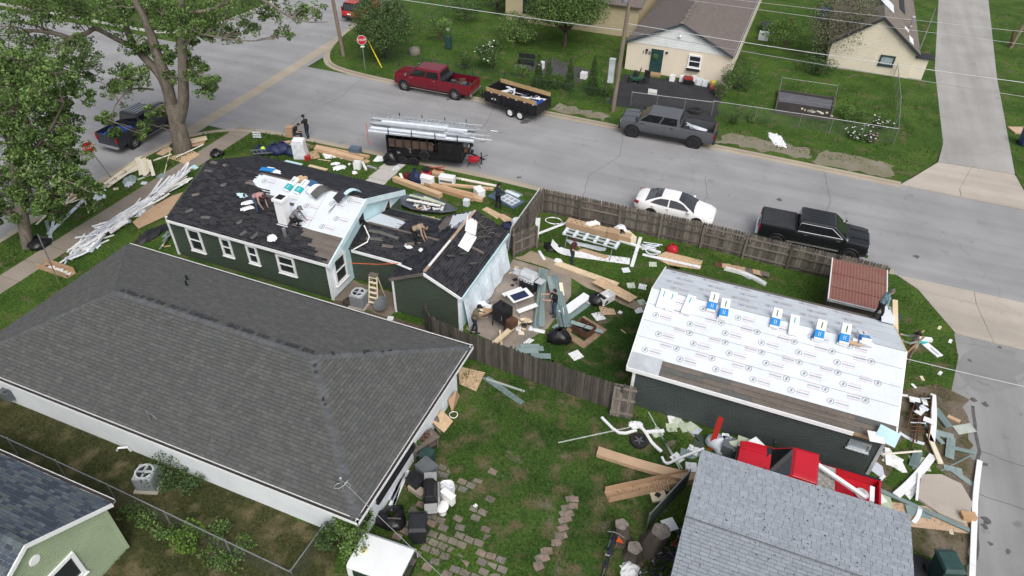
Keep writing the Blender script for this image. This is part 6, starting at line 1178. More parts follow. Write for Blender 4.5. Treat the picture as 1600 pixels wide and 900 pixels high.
def bush(name, label, loc, w, h, leaves, n=900, lsize=.11, trunk=0.0, cat='bush', group=None, flowers=None, lobes=9, flat=1.0, shape='round', stem=M_BARKD):
    loc = Vector(loc); t = thing(name, label, cat, loc, 0, group); tr = B(); P, T = [], []
    zc = trunk+(h-trunk)*.5
    tr.tube([(0, 0, -.05), (0, 0, trunk*.6+.1), (U(-.1, .1), U(-.1, .1), zc)], [max(.03, w*.03), max(.025, w*.024), .015], 6)
    for k in range(lobes):
        if shape == 'cone':
            f = (k+.5)/lobes; c = Vector((U(-.05, .05), U(-.05, .05), f*h)); r = w/2*(1-f)**.8+.06; P.append(blob_points(loc+c, r, max(20, int(n/lobes*(1.5-f))), .6, h/lobes/r*.9))
        else:
            a = U(0, 6.28); e = random.uniform(-.9, 1); rr = w*.30*U(.6, 1.15); c = Vector((math.cos(a)*w*.32*math.sqrt(1-e*e*.8), math.sin(a)*w*.32*math.sqrt(1-e*e*.8), zc+e*(h-trunk)*.32)); sprig(tr, (0, 0, trunk*.7+.1), c, max(.02, w*.012), 3, .006); P.append(blob_points(loc+c, rr, int(n/lobes), .45, flat*min(1.2, (h-trunk)/w)))
        tn = RNG.integers(0, len(leaves), len(P[-1])); tn[RNG.uniform(size=len(tn)) < .5] = random.randrange(len(leaves)); T.append(tn)
    tr.build('trunk' if cat == 'tree' else 'stems', stem, t); A = np.concatenate(P); A[:, 2] = np.maximum(A[:, 2], .05); leaf_mesh('crown' if cat == 'tree' else 'foliage', A, lsize, leaves, t, np.concatenate(T))
    if flowers:
        fb = B(); idx = RNG.integers(0, len(A), flowers[1])
        for i in idx:
            p = Vector(A[i])-loc; p = Vector((p.x*1.05, p.y*1.05-.05, p.z*1.06+.03)); fb.lathe(p, [(.02, -.02), (flowers[2], .02), (flowers[2]*.5, .05)], 6)
        fb.build('flowers', flowers[0], t)
    return t
M_FLW = material('white_petal', (.78, .76, .74), .7); M_FLP = material('pink_petal', (.55, .25, .42), .7)
bush('round_tree', 'round dense green tree beside the far stop sign', at(606, 92), 5.2, 5.6, M_LEAFD[1:]+M_LEAFP[2:], 15000, .15, .9, 'tree', lobes=26)
bush('leafy_tree', 'broad leafy yard tree left of the cream house', at(882, 72), 7.4, 6.2, M_LEAF[:3], 15000, .18, 1.6, 'tree', lobes=26)
bush('shrub', 'small multi-stemmed shrub in the middle of the corner lawn', at(690, 64), 2.6, 2.2, M_LEAF, 1500, .13, .5); bush('shrub', 'rounded shrub at the back of the corner lawn', at(727, 34), 3.2, 2.2, M_LEAFD, 2200, .14, .3); bush('shrub', 'tall dark shrub at the top of the corner lawn beside the trees', at(775, 18), 4.0, 3.0, M_LEAFD, 2600, .16, .3)
bush('flowering_bush', 'bush with white blossoms behind the red pickup', at(772, 108), 3.0, 2.9, M_LEAFD+[M_LEAF[0]], 3200, .13, .5, flowers=(M_FLW, 26, .09)); bush('shrub', 'low shrub at the fence behind the red pickup bed', at(728, 108), 1.5, 1.4, M_LEAFD, 900, .11, .2); bush('shrub', 'broad tangled shrub behind the dump trailer', at(806, 68), 4.6, 2.6, M_LEAF, 3000, .15, .4)
for i, (px, py, lb) in enumerate(((841, 135, 'leftmost of four narrow conifers behind the dump trailer'), (857, 138, 'second narrow conifer from the dump trailer'), (889, 141, 'third narrow conifer beside the garden gate'), (925, 147, 'tallest narrow conifer nearest the utility pole'))): bush('conifer', lb, at(px, py), 1.1+.15*(i == 3), 2.6+.6*(i == 3), M_LEAFD+M_LEAF[2:3], 5200, .075, 0, 'tree', 'narrow conifers along the far fence', lobes=12, shape='cone')
bush('hedge_shrub', 'bright hedge shrub between the narrow conifers', at(872, 138), 1.4, 1.3, M_LEAFB[2:]+M_LEAF[:2], 1100, .10); bush('hedge_shrub', 'bright hedge shrub just left of the utility pole', at(945, 148), 1.7, 1.4, M_LEAFB[2:]+M_LEAF[:2], 1500, .10); bush('hedge_shrub', 'small leafy plants left of the conifers', at(815, 120), 1.6, 1.0, M_LEAF, 900, .10)
bush('dark_bush', 'dark green bush at the right corner of the cream house', at(1150, 140), 2.6, 2.4, M_LEAFD+[M_LEAF[0]], 3200, .11); bush('pale_bush', 'pale yellow green bush in front of the dark corner bush', at(1128, 150), 1.7, 1.5, M_LEAFP, 1400, .10); bush('shrub', 'small shrub on the fence line right of the grey pickup', at(1146, 192), 1.1, 1.1, M_LEAFD, 700, .09); bush('shrub', 'low weeds along the chain fence right of the grey pickup', at(1178, 190), 1.2, .8, M_LEAF, 700, .09)
bush('bare_tree', 'half bare brown tree against the cream sided house', at(1300, 98), 5.4, 6.8, M_LEAFP[:1]+M_LEAFP[2:]+[M_TWIG, M_TWIG], 9500, .13, 1.0, 'tree', lobes=40, stem=M_TWIG); bush('dark_bush', 'dark ivy bush under the half bare tree', at(1276, 112), 3.0, 1.7, M_LEAFD, 2500, .12); bush('shrub', 'small leafy tree touching the cream sided wall', at(1335, 100), 2.4, 2.9, M_LEAFD, 1300, .12, .9); bush('shrub', 'light green shrub on the lawn between the two cream houses', at(1226, 75), 4.2, 2.6, M_LEAFB[2:]+M_LEAF[1:2], 2600, .15, .3)
bush('shrub', 'bright green rounded shrub beside the raised bed', at(1332, 190), 2.2, 1.5, M_LEAFB[2:]+M_LEAF[:2], 2000, .10); bush('flower_bush', 'low bush with white and pink blooms at the fence corner', at(1345, 218), 2.0, .9, M_LEAFD, 1500, .09, flowers=(M_FLW, 30, .07)); bush('flower_bush', 'white flowering bush inside the fence corner', at(1376, 203), 1.6, 1.3, M_LEAFD, 1300, .09, flowers=(M_FLW, 20, .08)); bush('flower_bush', 'pink flowering clump at the fence corner', at(1360, 222), .8, .7, M_LEAFD, 400, .08, flowers=(M_FLP, 22, .06))
bush('shrub', 'leafy branch ends at the top beside the far alley', at(1462, -12), 4, 5, M_LEAF, 2500, .16, 1.5, 'tree')
bush('wall_ivy', 'dark creeper growing against the white wall behind the air conditioner', (-18.6, 10.35, 0), 2.0, 1.1, M_LEAFD, 1500, .09, flat=.8); bush('wall_ivy', 'smaller creeper on the white wall right of the air conditioner', (-17.3, 10.35, 0), 1.0, .7, M_LEAFD, 600, .09)
bush('corner_bush', 'bright green bush at the front corner of the white house', at(560, 862), 1.6, 2.3, M_LEAFB[:1]+M_LEAF, 3200, .10); bush('corner_bush', 'dark shrub behind the chain link return', at(522, 858), 1.1, 1.5, M_LEAFD+[M_LEAF[0]], 1500, .09)
bush('weed_clump', 'yellow green weed clump pushing through the chain link fence', at(300, 850), 1.3, 1.0, M_LEAFB, 800, .10)
for i, (px, py, w_) in enumerate(((205, 802, .9), (232, 818, .9), (262, 832, 1.0), (338, 870, 1.1), (362, 882, 1.0), (345, 838, 1.0), (385, 852, .9))): bush('weed_clump', 'dark weeds growing along the lower chain link fence', at(px, py), w_, .35+.15*(i % 3), M_LEAF[:3]+M_LEAFD[2:], 330, .11, 0, 'bush', 'weeds along the lower chain link fence')
for i, (px, py) in enumerate(((605, 165), (652, 112))): pass
# grass blades: one mass nobody could count
def in_poly(X, Y, poly):
    inside = np.zeros(len(X), bool); n = len(poly)
    for i in range(n):
        (x0, y0), (x1, y1) = poly[i], poly[(i+1) % n]; c_ = ((y0 > Y) != (y1 > Y)) & (X < (x1-x0)*(Y-y0)/(y1-y0+1e-12)+x0); inside ^= c_
    return inside
zones = [((-38.8, 12, -36.4, 35), 150), ((-34.8, 12, -29.2, 36), 150), ((-34.6, 29.8, -11.9, 36.4), 220), ((-10.3, 11.0, .4, 20.7), 400), ((-11.5, 29.0, 7.6, 34.2), 220), ((-7.6, 21.0, -3.2, 29), 300), ((7.5, 27.5, 11.2, 36), 150), ((-30, 5, -11, 10.3), 190), ((7.6, 18, 10.6, 26), 120), ((-39.5, 48.6, 12, 62), 45), ((-33, 62, 12.5, 90), 14), ((16.6, 47, 24, 90), 16), ((-18.6, 20.6, -12, 22.6), 80)]
holes = [(-36.5, 0, -34.7, 40), (-23.8, 29.7, -22.1, 36.4), (-18.5, 30.1, -11.9, 31.3), (-12.5, 51, -3.8, 58.7), (7.8, 18.3, 9.9, 15), (-13, 58.7, -4.2, 90), (3.2, 66.5, 10, 90), (-27, 66, -14, 80)]
polys = [[(-11.5, 29.3), (-10.9, 30.3), (-9, 30.0), (-6, 28.95), (-3.2, 28.1), (-3.2, 27.4), (-6, 28.1), (-9, 29.1)], [(-11.5, 22.9), (-9.9, 22.6), (-8.8, 22.5), (-7.75, 24.6), (-7.5, 27.4), (-8.0, 29.0), (-11.5, 29.2)], [(p[0], p[1]) for p in ((7.5, 24.2), (10.7, 24), (11.2, 27.4), (8.6, 27))]]
PX, PY = [], []
for (x0, y0, x1, y1), dn in zones:
    n = int(abs((x1-x0)*(y1-y0))*dn); X = RNG.uniform(x0, x1, n); Y = RNG.uniform(y0, y1, n); k = in_poly(X, Y, lawn_home) | in_poly(X, Y, lawn_north) | (X > 16.7+np.maximum(0, Y-54)*.068)
    for a, b_, c_, d in holes: k &= ~((X > min(a, c_)) & (X < max(a, c_)) & (Y > min(b_, d)) & (Y < max(b_, d)))
    for po in polys: k &= ~in_poly(X, Y, po)
    cl_ = np.sin(X*1.7+np.sin(Y*1.1)*2)+np.sin(Y*2.3+X*.6); k &= RNG.uniform(size=n) < .45+.25*cl_
    PX.append(X[k]); PY.append(Y[k])
X = np.concatenate(PX); Y = np.concatenate(PY); N = len(X); a = RNG.uniform(0, 6.28, N); h = RNG.uniform(.035, .11, N)*(1+.4*(np.hypot(X, Y) > 45)); h *= 1+1.3*np.maximum(0, np.sin(X*3.1+np.sin(Y*2.3)*2)*np.sin(Y*3.7+X))**2; w_ = RNG.uniform(.008, .02, N)*(1+1.0*(np.hypot(X, Y) > 40))
V = np.empty((N, 3, 3)); V[:, 0] = np.c_[X-w_*np.cos(a), Y-w_*np.sin(a), np.full(N, .02)]; V[:, 1] = np.c_[X+w_*np.cos(a), Y+w_*np.sin(a), np.full(N, .02)]; V[:, 2] = np.c_[X+RNG.normal(0, .035, N), Y+RNG.normal(0, .035, N), .02+h]
me = bpy.data.meshes.new('grass'); me.vertices.add(N*3); me.vertices.foreach_set('co', V.reshape(-1)); me.loops.add(N*3); me.loops.foreach_set('vertex_index', np.arange(N*3, dtype=np.int32)); me.polygons.add(N); me.polygons.foreach_set('loop_start', np.arange(0, N*3, 3, dtype=np.int32)); me.polygons.foreach_set('loop_total', np.full(N, 3, np.int32))
for m in leafset('grass_blade', [(.046, .090, .016), (.068, .120, .024), (.028, .060, .011), (.115, .122, .050), (.090, .148, .032)]): me.materials.append(m)
me.polygons.foreach_set('material_index', RNG.choice(5, N, p=[.33, .27, .25, .07, .08]).astype(np.int32)); me.update(); me.validate()
o = bpy.data.objects.new('grass', me); COL.objects.link(o); tag(o, 'short uneven lawn grass around the houses', 'grass', kind='stuff')
# ---------------------------------------------------------------- building materials and scraps lying about
def board(p0, p1, w, m, label, cat='board', group=None, name='board', h=.025, z0=.035, z1=None, bend=0.0, roll=0.0, prof=None, twist=0.0):
    """one strip lying from pixel p0 to p1 at heights z0,z1; prof 'U' for gutters, 'V' for lapped siding"""
    z1 = z0 if z1 is None else z1; a = at(*p0, z0); c = at(*p1, z1); d = c-a; L_ = d.length; n = 6 if (bend or twist) else 1
    rot = math.atan2(d.y, d.x); el = math.asin(max(-1, min(1, d.z/L_))); b = B()
    def sec(x, k):
        yb = bend*math.sin(math.pi*k); tw = roll+twist*k; r_ = lambda y_, z: (x, yb+y_*math.cos(tw)-z*math.sin(tw), z*math.cos(tw)+y_*math.sin(tw))
        if prof == 'U': P = [(-w/2, w*.7), (-w/2, 0), (w/2, 0), (w/2, w*.7), (w/2-.012, w*.7), (w/2-.012, .012), (-w/2+.012, .012), (-w/2+.012, w*.7)]
        elif prof == 'V': P = [(-w/2, 0), (0, .0), (w/2, 0), (w/2, h), (.006, h*.5), (0, h+.02), (-w/2+.02, h*.5), (-w/2, h+.02)]
        else: P = [(-w/2, 0), (w/2, 0), (w/2, h), (-w/2, h)]
        return [r_(*q) for q in P]
    loft(b, [sec(L_*k/n, k/n) for k in range(n+1)]); o = b.build(name, m, None, a); o.rotation_euler = (0, -el, rot); tag(o, label, cat, group); return o
def panel(pts, m, label, cat='sheet', group=None, name='sheet', h=.02, z=.04, lift=None, sag=0):
    P = [at(x, y_, z+(lift[i] if lift else 0)) for i, (x, y_) in enumerate(pts)]; c = sum(P, Vector())/len(P); b = B(); Q = [p-c for p in P]
    b.slab(Q, h); o = b.build(name, m, None, c); tag(o, label, cat, group); return o
def tile(px, py, s, m, label, group=None, z=.04, name='scrap', cat='scrap', h=.012, rz=None, asp=1.0):
    o = B().box((0, 0, 0), (s, s*asp, h)).build(name, m, None, at(px, py, z)); o.rotation_euler = (U(-.1, .1), U(-.1, .1), U(0, 3) if rz is None else rz); tag(o, label, cat, group); return o
def lump(px, py, s, m, label, cat='scrap', name='crumpled_sheet', z=.02, seed=1, group=None, hh=.5):
    rg = random.Random(seed); b = B(); n = 7
    g_ = [[Vector(((i/(n-1)-.5)*s[0]+rg.uniform(-.06, .06)*s[0], (j/(n-1)-.5)*s[1]+rg.uniform(-.06, .06)*s[1], s[2]*max(0, (1-((i-3)**2+(j-3)**2)/13))*rg.uniform(.35, 1))) for j in range(n)] for i in range(n)]
    for i in range(n-1):
        for j in range(n-1):
            if (i in (0, n-2)) and (j in (0, n-2)): continue
            b.quad(g_[i][j], g_[i+1][j], g_[i+1][j+1], g_[i][j+1])
    o = b.build(name, m, None, at(px, py, z), rz=rg.uniform(0, 3)); tag(o, label, cat, group); return o
def crate(px, py, d, m, label, cat='box', name='box', rz=0.0, z=.02, open_=False, lidm=None):
    t = thing(name, label, cat, at(px, py, z), rz)
    if open_:
        for c_, s_ in (((0, d[1]/2, d[2]/2), (d[0], .03, d[2])), ((0, -d[1]/2, d[2]/2), (d[0], .03, d[2])), ((d[0]/2, 0, d[2]/2), (.03, d[1], d[2])), ((-d[0]/2, 0, d[2]/2), (.03, d[1], d[2]))): B().box(c_, s_).build('side', m, t)
        B().box((0, 0, .02), (d[0], d[1], .03)).build('bottom', m, t)
    else:
        B().box((0, 0, d[2]/2), d).build('body', m, t, bevel=.015); B().box((0, 0, d[2]+.015), (d[0]+.03, d[1]+.03, .03)).build('lid', lidm or m, t, bevel=.01)
    return t
rc = random.choice
# A: cream boards along the left kerb
G = 'cream boards heaped along the left kerb'; LB = 'cream trim board in the heap along the left kerb'
for i in range(15): x0 = U(150, 178); board((x0, 297-(x0-150)*.35+U(-7, 3)), (U(204, 230), U(244, 262)), U(.14, .24), rc(M_CSCRAP), LB, 'board', G, z0=.04+.02*(i % 6), h=.02, name='trim_board')
for i in range(6): x0 = 213+i*4; board((x0, 248+U(-3, 3)), (x0+U(2, 10), 270+U(-3, 5)), .22, rc(M_CSCRAP), LB, 'board', G, z0=.16+.02*i, h=.02, name='trim_board')
for i in range(14): x0 = U(78, 128); y0 = 322-(x0-80)*.35+U(-8, 10); board((x0, y0), (x0+U(8, 26), y0-U(4, 26)), U(.12, .22), rc(M_CSCRAP+M_LUMBER), 'pale board in the loose heap beside the left tree', 'board', 'pale boards beside the left tree', z0=.04+.02*(i % 5), name='trim_board')
board((240, 251), (268, 241), .14, M_CSCRAP[2], 'long cream board reaching from the heap to the plywood', h=.03); board((257, 271), (266, 236), .06, M_CSCRAP[1], 'thin stake lying near the kerb end of the boards', h=.04, name='stake', cat='stake'); board((139, 334), (131, 308), .07, M_CSCRAP[1], 'thin stake on the grass under the left tree', h=.04, name='stake', cat='stake')
board((136, 308), (76, 366), .22, M_WSCRAP[1], 'long white board slanting below the left tree', 'board', prof='V'); board((57, 351), (79, 330), .14, M_CSCRAP[0], 'tan plank lying left of the tree trunk'); board((72, 345), (82, 380), .18, M_SIDSCRAP[1], 'grey siding strip beside the black bag', prof='V'); board((86, 336), (78, 372), .16, M_WSCRAP[1], 'white siding strip crossing the grey one', prof='V')
lump(152, 297, (1.0, .8, .35), M_WSCRAP[1], 'crumpled white house wrap at the end of the cream heap', seed=3); lump(156, 308, (.8, .7, .3), M_WSCRAP[1], 'smaller crumpled wrap below the cream heap', seed=4); lump(203, 282, (1.1, .8, .35), M_SIDSCRAP[1], 'crumpled grey sheet beside the cream heap', seed=5); lump(203, 288, (.8, .5, .25), M_WSCRAP[3], 'small crumpled pale sheet beside the cream heap', seed=6)
board((215, 281), (240, 271), .2, M_GSCRAP[1], 'pale green strip between kerb heap and sidewalk', h=.012); tile(253, 275, .55, M_SIDSCRAP[1], 'grey square scrap at the sidewalk edge'); tile(302, 262, .5, M_WRAP, 'pale blue scrap on the sidewalk'); tile(225, 286, .35, M_WSCRAP[1], 'tiny pale scrap on the strip lawn'); tile(181, 295, .3, M_CSCRAP[1], 'tiny tan scrap on the strip lawn')
panel([(262, 246), (300, 235), (312, 241), (289, 256)], M_OSB, 'tan plywood sheet at the foot of the street tree, larger one', name='plywood_sheet'); panel([(244, 240), (262, 228), (270, 233), (254, 243)], M_CARD[2], 'tan cardboard sheet left of the street tree', name='cardboard_sheet'); panel([(296, 217), (322, 212), (324, 218), (300, 224)], M_LUMBER[1], 'pale wood sheet right of the street tree trunk', name='plywood_sheet', z=.2); panel([(298, 222), (322, 218), (318, 226), (300, 229)], M_CARD[0], 'brown sheet under the pale wood sheet', name='cardboard_sheet', z=.1); board((275, 246), (318, 226), .1, M_WSCRAP[2], 'white strip across the plywood by the street tree', z0=.15)
# B: white siding heap between sidewalk and house
G = 'white siding strips heaped beside the sidewalk'; LB = 'white siding strip in the long heap beside the sidewalk'
for i in range(92):
    k = random.random(); px = 110+k*172+U(-7, 5); py = 400-k*120+U(-9, 7); a_ = -.62+random.gauss(0, .20); l = U(9, 34)
    board((px-l*math.cos(a_), py-l*math.sin(a_)), (px+l*math.cos(a_), py+l*math.sin(a_)), U(.07, .16), M_WSCRAP[rc((0, 0, 0, 2, 2, 2, 3, 4))], LB, 'siding', G, 'siding_strip', z0=.04+.05*(i % 7), z1=.04+.05*((i*3) % 7), prof=rc(('V', None, None, 'U')), bend=U(-.12, .12), twist=U(-.4, .4))
for i in range(10): k = random.random(); lump(130+k*150, 398-k*112, (.7, .5, .3), M_WSCRAP[rc((1, 3))], 'crumpled flashing in the long white heap', 'scrap', seed=20+i, group='crumpled flashing in the white heap')
panel([(207, 347), (216, 357), (262, 336), (286, 300), (268, 306), (236, 324)], M_CARD[0], 'large brown cardboard sheet beside the white siding heap', name='cardboard_sheet', lift=(.05, .02, .1, .15, .1, .05))
lump(238, 367, (2.2, .9, .45), M_BLKP, 'black plastic tarp crumpled near the house corner', 'tarp', 'tarp', seed=41); 
for i in range(6): board((U(245, 262), U(370, 392)), (U(258, 272), U(362, 388)), .1, rc(M_LUMBER+M_SIDSCRAP), 'short offcut in the corner behind the hip roof', 'board', 'offcuts behind the hip roof', z0=.05+.05*i)
board((65, 415), (112, 431), .55, M_CARD[1], 'brown open cardboard tray with scraps at the sidewalk', 'box', prof='U', name='cardboard_tray')
for i in range(6): tile(72+i*7, 417+i*2.2, U(.2, .4), rc(M_WSCRAP+[M_RUST]), 'small scrap lying inside the brown cardboard tray', 'scraps in the cardboard tray', z=.12)
# C: front lawn left of the walk
t = thing('yard_sign', 'small white lattice yard sign near the corner', 'sign', at(403, 219), R(20))
for z in (.25, .42, .59): B().box((0, 0, z), (.6, .02, .1)).build('slat', M_WSCRAP[1], t)
for x in (-.2, .2): B().cyl((x, .02, 0), (x, .02, .65), .012).build('stake', M_METAL, t)
ladder_thing('folding_ladder', 'grey folded ladder leaning on navy tarps by the house front', at(421, 236, .35), (.1, .25, R(62)), 2.6, .5, M_METAL)
tag(B().lathe((0, 0, 0), [(.17, 0), (.16, .08), (.1, .16), (.02, .19)], 14).lathe((0, .02, 0), [(.21, 0), (.2, .015)], 14).build('hard_hat', material('neon_yellow', (.55, .80, .03), .45), None, at(411, 233, .4), smooth=40), 'neon yellow hard hat on the dark bag by the front lawn', 'helmet')
for i, (px, py, s_) in enumerate(((409, 240, .7), (430, 240, .85), (443, 238, .9), (455, 241, .7))): bag('navy tarp bundle on the front lawn, %s of the four' % ('leftmost', 'second from left', 'second from right', 'rightmost')[i], at(px, py), (s_*.75, s_*.6, s_*.75), 50+i, m=M_NAVY)
panel([(439, 221), (463, 218), (492, 228), (477, 236), (446, 230)], M_CARD[2], 'flattened tan cardboard under the white wrapped bundle', name='cardboard_sheet'); panel([(480, 238), (495, 234), (500, 246), (484, 249)], M_CARD[0], 'brown cardboard mat with cut pieces beside the beams', name='cardboard_sheet', z=.06); crate(455, 213, (.5, .5, .75), M_CARD[1], 'brown cardboard box next to the seated worker', rz=R(15))
t = thing('wrapped_bundle', 'tall white plastic wrapped bundle standing on the front lawn', 'bundle', at(471, 246), R(20)); b = B(); loft(b, [[(s_*.42*w_+.03*math.sin(k*2), q*.34*w_, z) for s_, q in ((1, 1), (-1, 1), (-1, -1), (1, -1))] for k, (w_, z) in enumerate(((1, 0), (1.05, .35), (.95, .8), (1, 1.2), (.9, 1.35)))]); b.build('wrap', material('clear_plastic_wrap', (.66, .68, .72), .3, .15, 4, .1, 20, bump=.5, bscale=10), t, smooth=35); B().box((0, 0, 1.37), (.7, .55, .04)).build('top_sheet', M_TRIM, t)
crate(481, 250, (.3, .3, .3), P_ORED, 'red jug beside the wrapped bundle', 'jug', 'jug')
def beam(p0, p1, m, label, w=.28, h=.24, **k): return board(p0, p1, w, m, label, 'beam', 'long brown beams on the front lawn', 'wood_beam', h, z0=.03, **k)
beam((494, 230), (577, 247), M_BEAM[0], 'long brown beam nearest the kerb left of the walk', .22, .16); beam((494, 235), (567, 254), M_BEAM[2], 'long brown beam on the house side left of the walk', .4, .3)
crate(556, 240, (.75, .5, .45), material('blue_grey_tote', (.10, .14, .19), .5), 'blue grey plastic tote at the kerb', rz=R(8)); crate(559, 263, (.42, .42, .5), M_TRIM, 'white bucket near the front walk', 'bucket', 'bucket', open_=True, rz=.3)
for i, (px, py, s_) in enumerate(((516, 245, .8), (509, 242, .6), (524, 256, .6), (531, 262, .9), (554, 270, .45), (535, 247, .3), (546, 257, .25))): lump(px, py, (s_, s_*.7, .14), M_TRIM, 'crumpled white paper on the grass left of the front walk', 'paper', 'paper', seed=60+i, group='white paper on the front lawn')
board((483, 259), (511, 266), .24, M_LUMBER[1], 'pale plank on the grass above the roof edge', h=.05); board((446, 252), (472, 258), .22, M_WRAP, 'pale blue foam strip on the front lawn', h=.05); board((497, 249), (517, 252), .08, M_LUMBER[0], 'thin lath beside the white paper'); board((574, 260), (588, 265), .12, M_ALU, 'short metal pipe beside the front walk', h=.1, name='pipe', cat='pipe'); board((566, 254), (572, 266), .16, M_WSCRAP[4], 'short pale tube next to the white bucket', h=.12, name='pipe', cat='pipe'); tile(594, 249, .75, M_TRIM, 'white square panel at the top of the front walk'); tile(572, 252, .4, M_CARD[0], 'brown carton flap near the beams end')
tile(617, 262, .6, M_WSCRAP[1], 'pale dustpan shape on the walk in front of the black bags')
# D: front lawn right of the walk
beam((616, 282), (689, 309), M_BEAM[2], 'long orange brown beam closest to the blue gable', .34, .3); beam((664, 288), (746, 309), M_BEAM[0], 'middle brown beam of the right hand group', .26, .2); beam((673, 294), (740, 314), M_BEAM[1], 'front brown beam of the right hand group', .26, .26); beam((691, 289), (771, 297), M_BEAM[2], 'thin brown beam ending at the standing worker', .2, .14); board((704, 277), (775, 291), .2, M_CSCRAP[2], 'long cream plank along the kerb', h=.06)
crate(667, 287, (.9, .5, .5), M_TRIM, 'white carton with grey print on the lawn, left one', rz=R(-3)); B().box((0, -.26, .25), (.85, .02, .14)).build('printed_band', M_GRYP, crate(699, 286, (1.0, .5, .5), M_TRIM, 'white carton with dark band on the lawn, right one', rz=R(6)))
crate(684, 275, (.8, .45, .25), M_CARD[0], 'small brown carton behind the white cartons'); crate(749, 305, (.75, .5, .45), M_TRIM, 'white cooler standing among the beams', 'cooler', 'cooler', rz=R(-40)); crate(729, 321, (.35, .3, .4), M_WSCRAP[1], 'small pale carton on the lawn in front of the beams'); crate(746, 313, (.7, .3, .2), M_BEAM[2], 'short beam offcut block beside the cooler')
t = thing('wheelbarrow', 'small red and white push cart under the trailer drawbar', 'cart', at(740, 259), R(15)); B().hexa([(-.25, -.2, .35), (.3, -.2, .35), (.3, .2, .35), (-.25, .2, .35), (-.35, -.28, .6), (.4, -.28, .6), (.4, .28, .6), (-.35, .28, .6)]).build('tray', M_SIGNR, t)
for x, y_ in ((-.3, .2), (-.3, -.2), (.4, .22), (.4, -.22)): B().cyl((x*.6, y_, .4), (x*1.3, y_*1.2, 0), .02).build('leg', M_BLK, t)
B().cyl((.3, .2, .5), (.95, .25, .75), .02).cyl((.3, -.2, .5), (.95, -.25, .75), .02).build('handle', M_BLK, t)
t = thing('hand_truck', 'red hand truck lying on the lawn by the kerb', 'hand truck', at(680, 270), R(12)); [B().tube([(-.6, s_*.22, .2), (.3, s_*.22, .3), (.65, s_*.18, .45)], .03).build('rail', M_SIGNR, t) for s_ in (1, -1)]; [B().cyl((x, -.22, .25), (x, .22, .25), .02).build('crossbar', M_SIGNR, t) for x in (-.5, -.1, .3)]; [B().cyl((-.55, s_*.25, .13), (-.55, s_*.32, .13), .13, .13, 12).build('wheel', M_RUB, t) for s_ in (1, -1)]
t = thing('compressor', 'red and black air compressor on the lawn', 'compressor', at(667, 278), R(10)); B().lathe((-.35, 0, .3), [(.02, 0), (.2, .04), (.2, .66), (.02, .7)], 14, axis='X').build('tank', M_SIGNR, t, smooth=40); B().box((0, 0, .62), (.4, .3, .28)).build('motor', M_BLKP, t, bevel=.03)
for i, (x, l_) in enumerate(((634, 'left'), (638, 'right'))): t = thing('gas_can', 'dark red fuel can by the front walk, %s one' % l_, 'fuel can', at(x, 280), R(10)); B().box((0, 0, .22), (.24, .34, .42)).build('body', material('dark_red_can%d' % i, (.12, .02, .025), .5), t, bevel=.04); B().cyl((0, .08, .42), (0, .2, .62), .03).build('spout', M_BLKP, t)
bag('navy folding chair bag standing beside the white carton', at(650, 286), (.42, .35, .85), 71, m=M_NAVY); board((625, 271), (630, 282), .16, M_CSCRAP[2], 'cream paddle shaped offcut by the fuel cans', z0=.4, z1=.1)
# tarp bed with debris in front of the blue gable
t = thing('debris_tarp', 'grey tarp gathered like a boat and filled with white scraps', 'tarp', at(668, 326), R(2)); b = B(); n = 20; rings = []
for rr_, z in ((.55, .06), (.85, .10), (1.0, .38), (1.03, .36)): rings.append([(1.95*rr_*math.cos(2*math.pi*k/n), .80*rr_*math.sin(2*math.pi*k/n)*(1-.3*math.cos(2*math.pi*k/n)), z+.04*math.sin(k*2.1)) for k in range(n)])
loft(b, rings, cap=False); b.add(rings[0], [tuple(range(n))]); b.build('tarp_sheet', material('slate_tarp', (.10, .11, .135), .6, .2, 4, bump=.5, bscale=9), t, smooth=60)
for i in range(42): a_ = U(0, 6.28); r_ = U(0, .8); B().box((1.6*r_*math.cos(a_), .55*r_*math.sin(a_), .12+U(0, .2)), (U(.15, .6), U(.05, .2), U(.01, .06)), U(0, 3), 0, U(-.4, .4)).build('scrap', rc(M_WSCRAP+[M_BLKP, M_GRYP, M_NAVY, M_CSCRAP[0], M_BEAM[0]]), t)
for i, (p0, p1) in enumerate((((640, 305), (690, 318)), ((662, 308), (695, 320)), ((636, 312), (688, 322)))): board(p0, p1, .22, M_GSCRAP[i] if i < 2 else M_WSCRAP[4], 'pale green strip lying across the grey tarp', 'siding', 'strips across the grey tarp', 'siding_strip', z0=.42, prof='V')
board((636, 340), (679, 341), .18, M_LUMBER[0], 'pale plank between the grey tarp and the link roof', h=.05)
t = thing('window_unit', 'navy framed window unit with white grid lying on the lawn', 'window', at(797, 316), R(-22)); B().box((0, 0, .1), (1.5, 1.05, .16)).build('frame', material('slate_blue_frame', (.10, .15, .22), .5), t, bevel=.02); B().box((0, -.05, .19), (1.15, .7, .02)).build('pane', M_GLASSL, t)
for x in (-.55, -.18, .18, .55): B().box((x, -.05, .205), (.05, .72, .02)).build('muntin', M_TRIM, t)
for y_ in (-.4, -.05, .3): B().box((0, y_, .208), (1.15, .05, .02)).build('muntin', M_TRIM, t)
panel([(762, 306), (774, 299), (783, 304), (775, 313)], material('slate_blue_panel', (.08, .12, .19), .5), 'slate blue panel beside the window unit', h=.06, z=.08); board((790, 299), (811, 308), .3, M_WSCRAP[1], 'pale white trim piece behind the window unit', h=.08); board((797, 298), (816, 306), .2, M_SIDSCRAP[0], 'grey trim piece behind the window unit', h=.05)
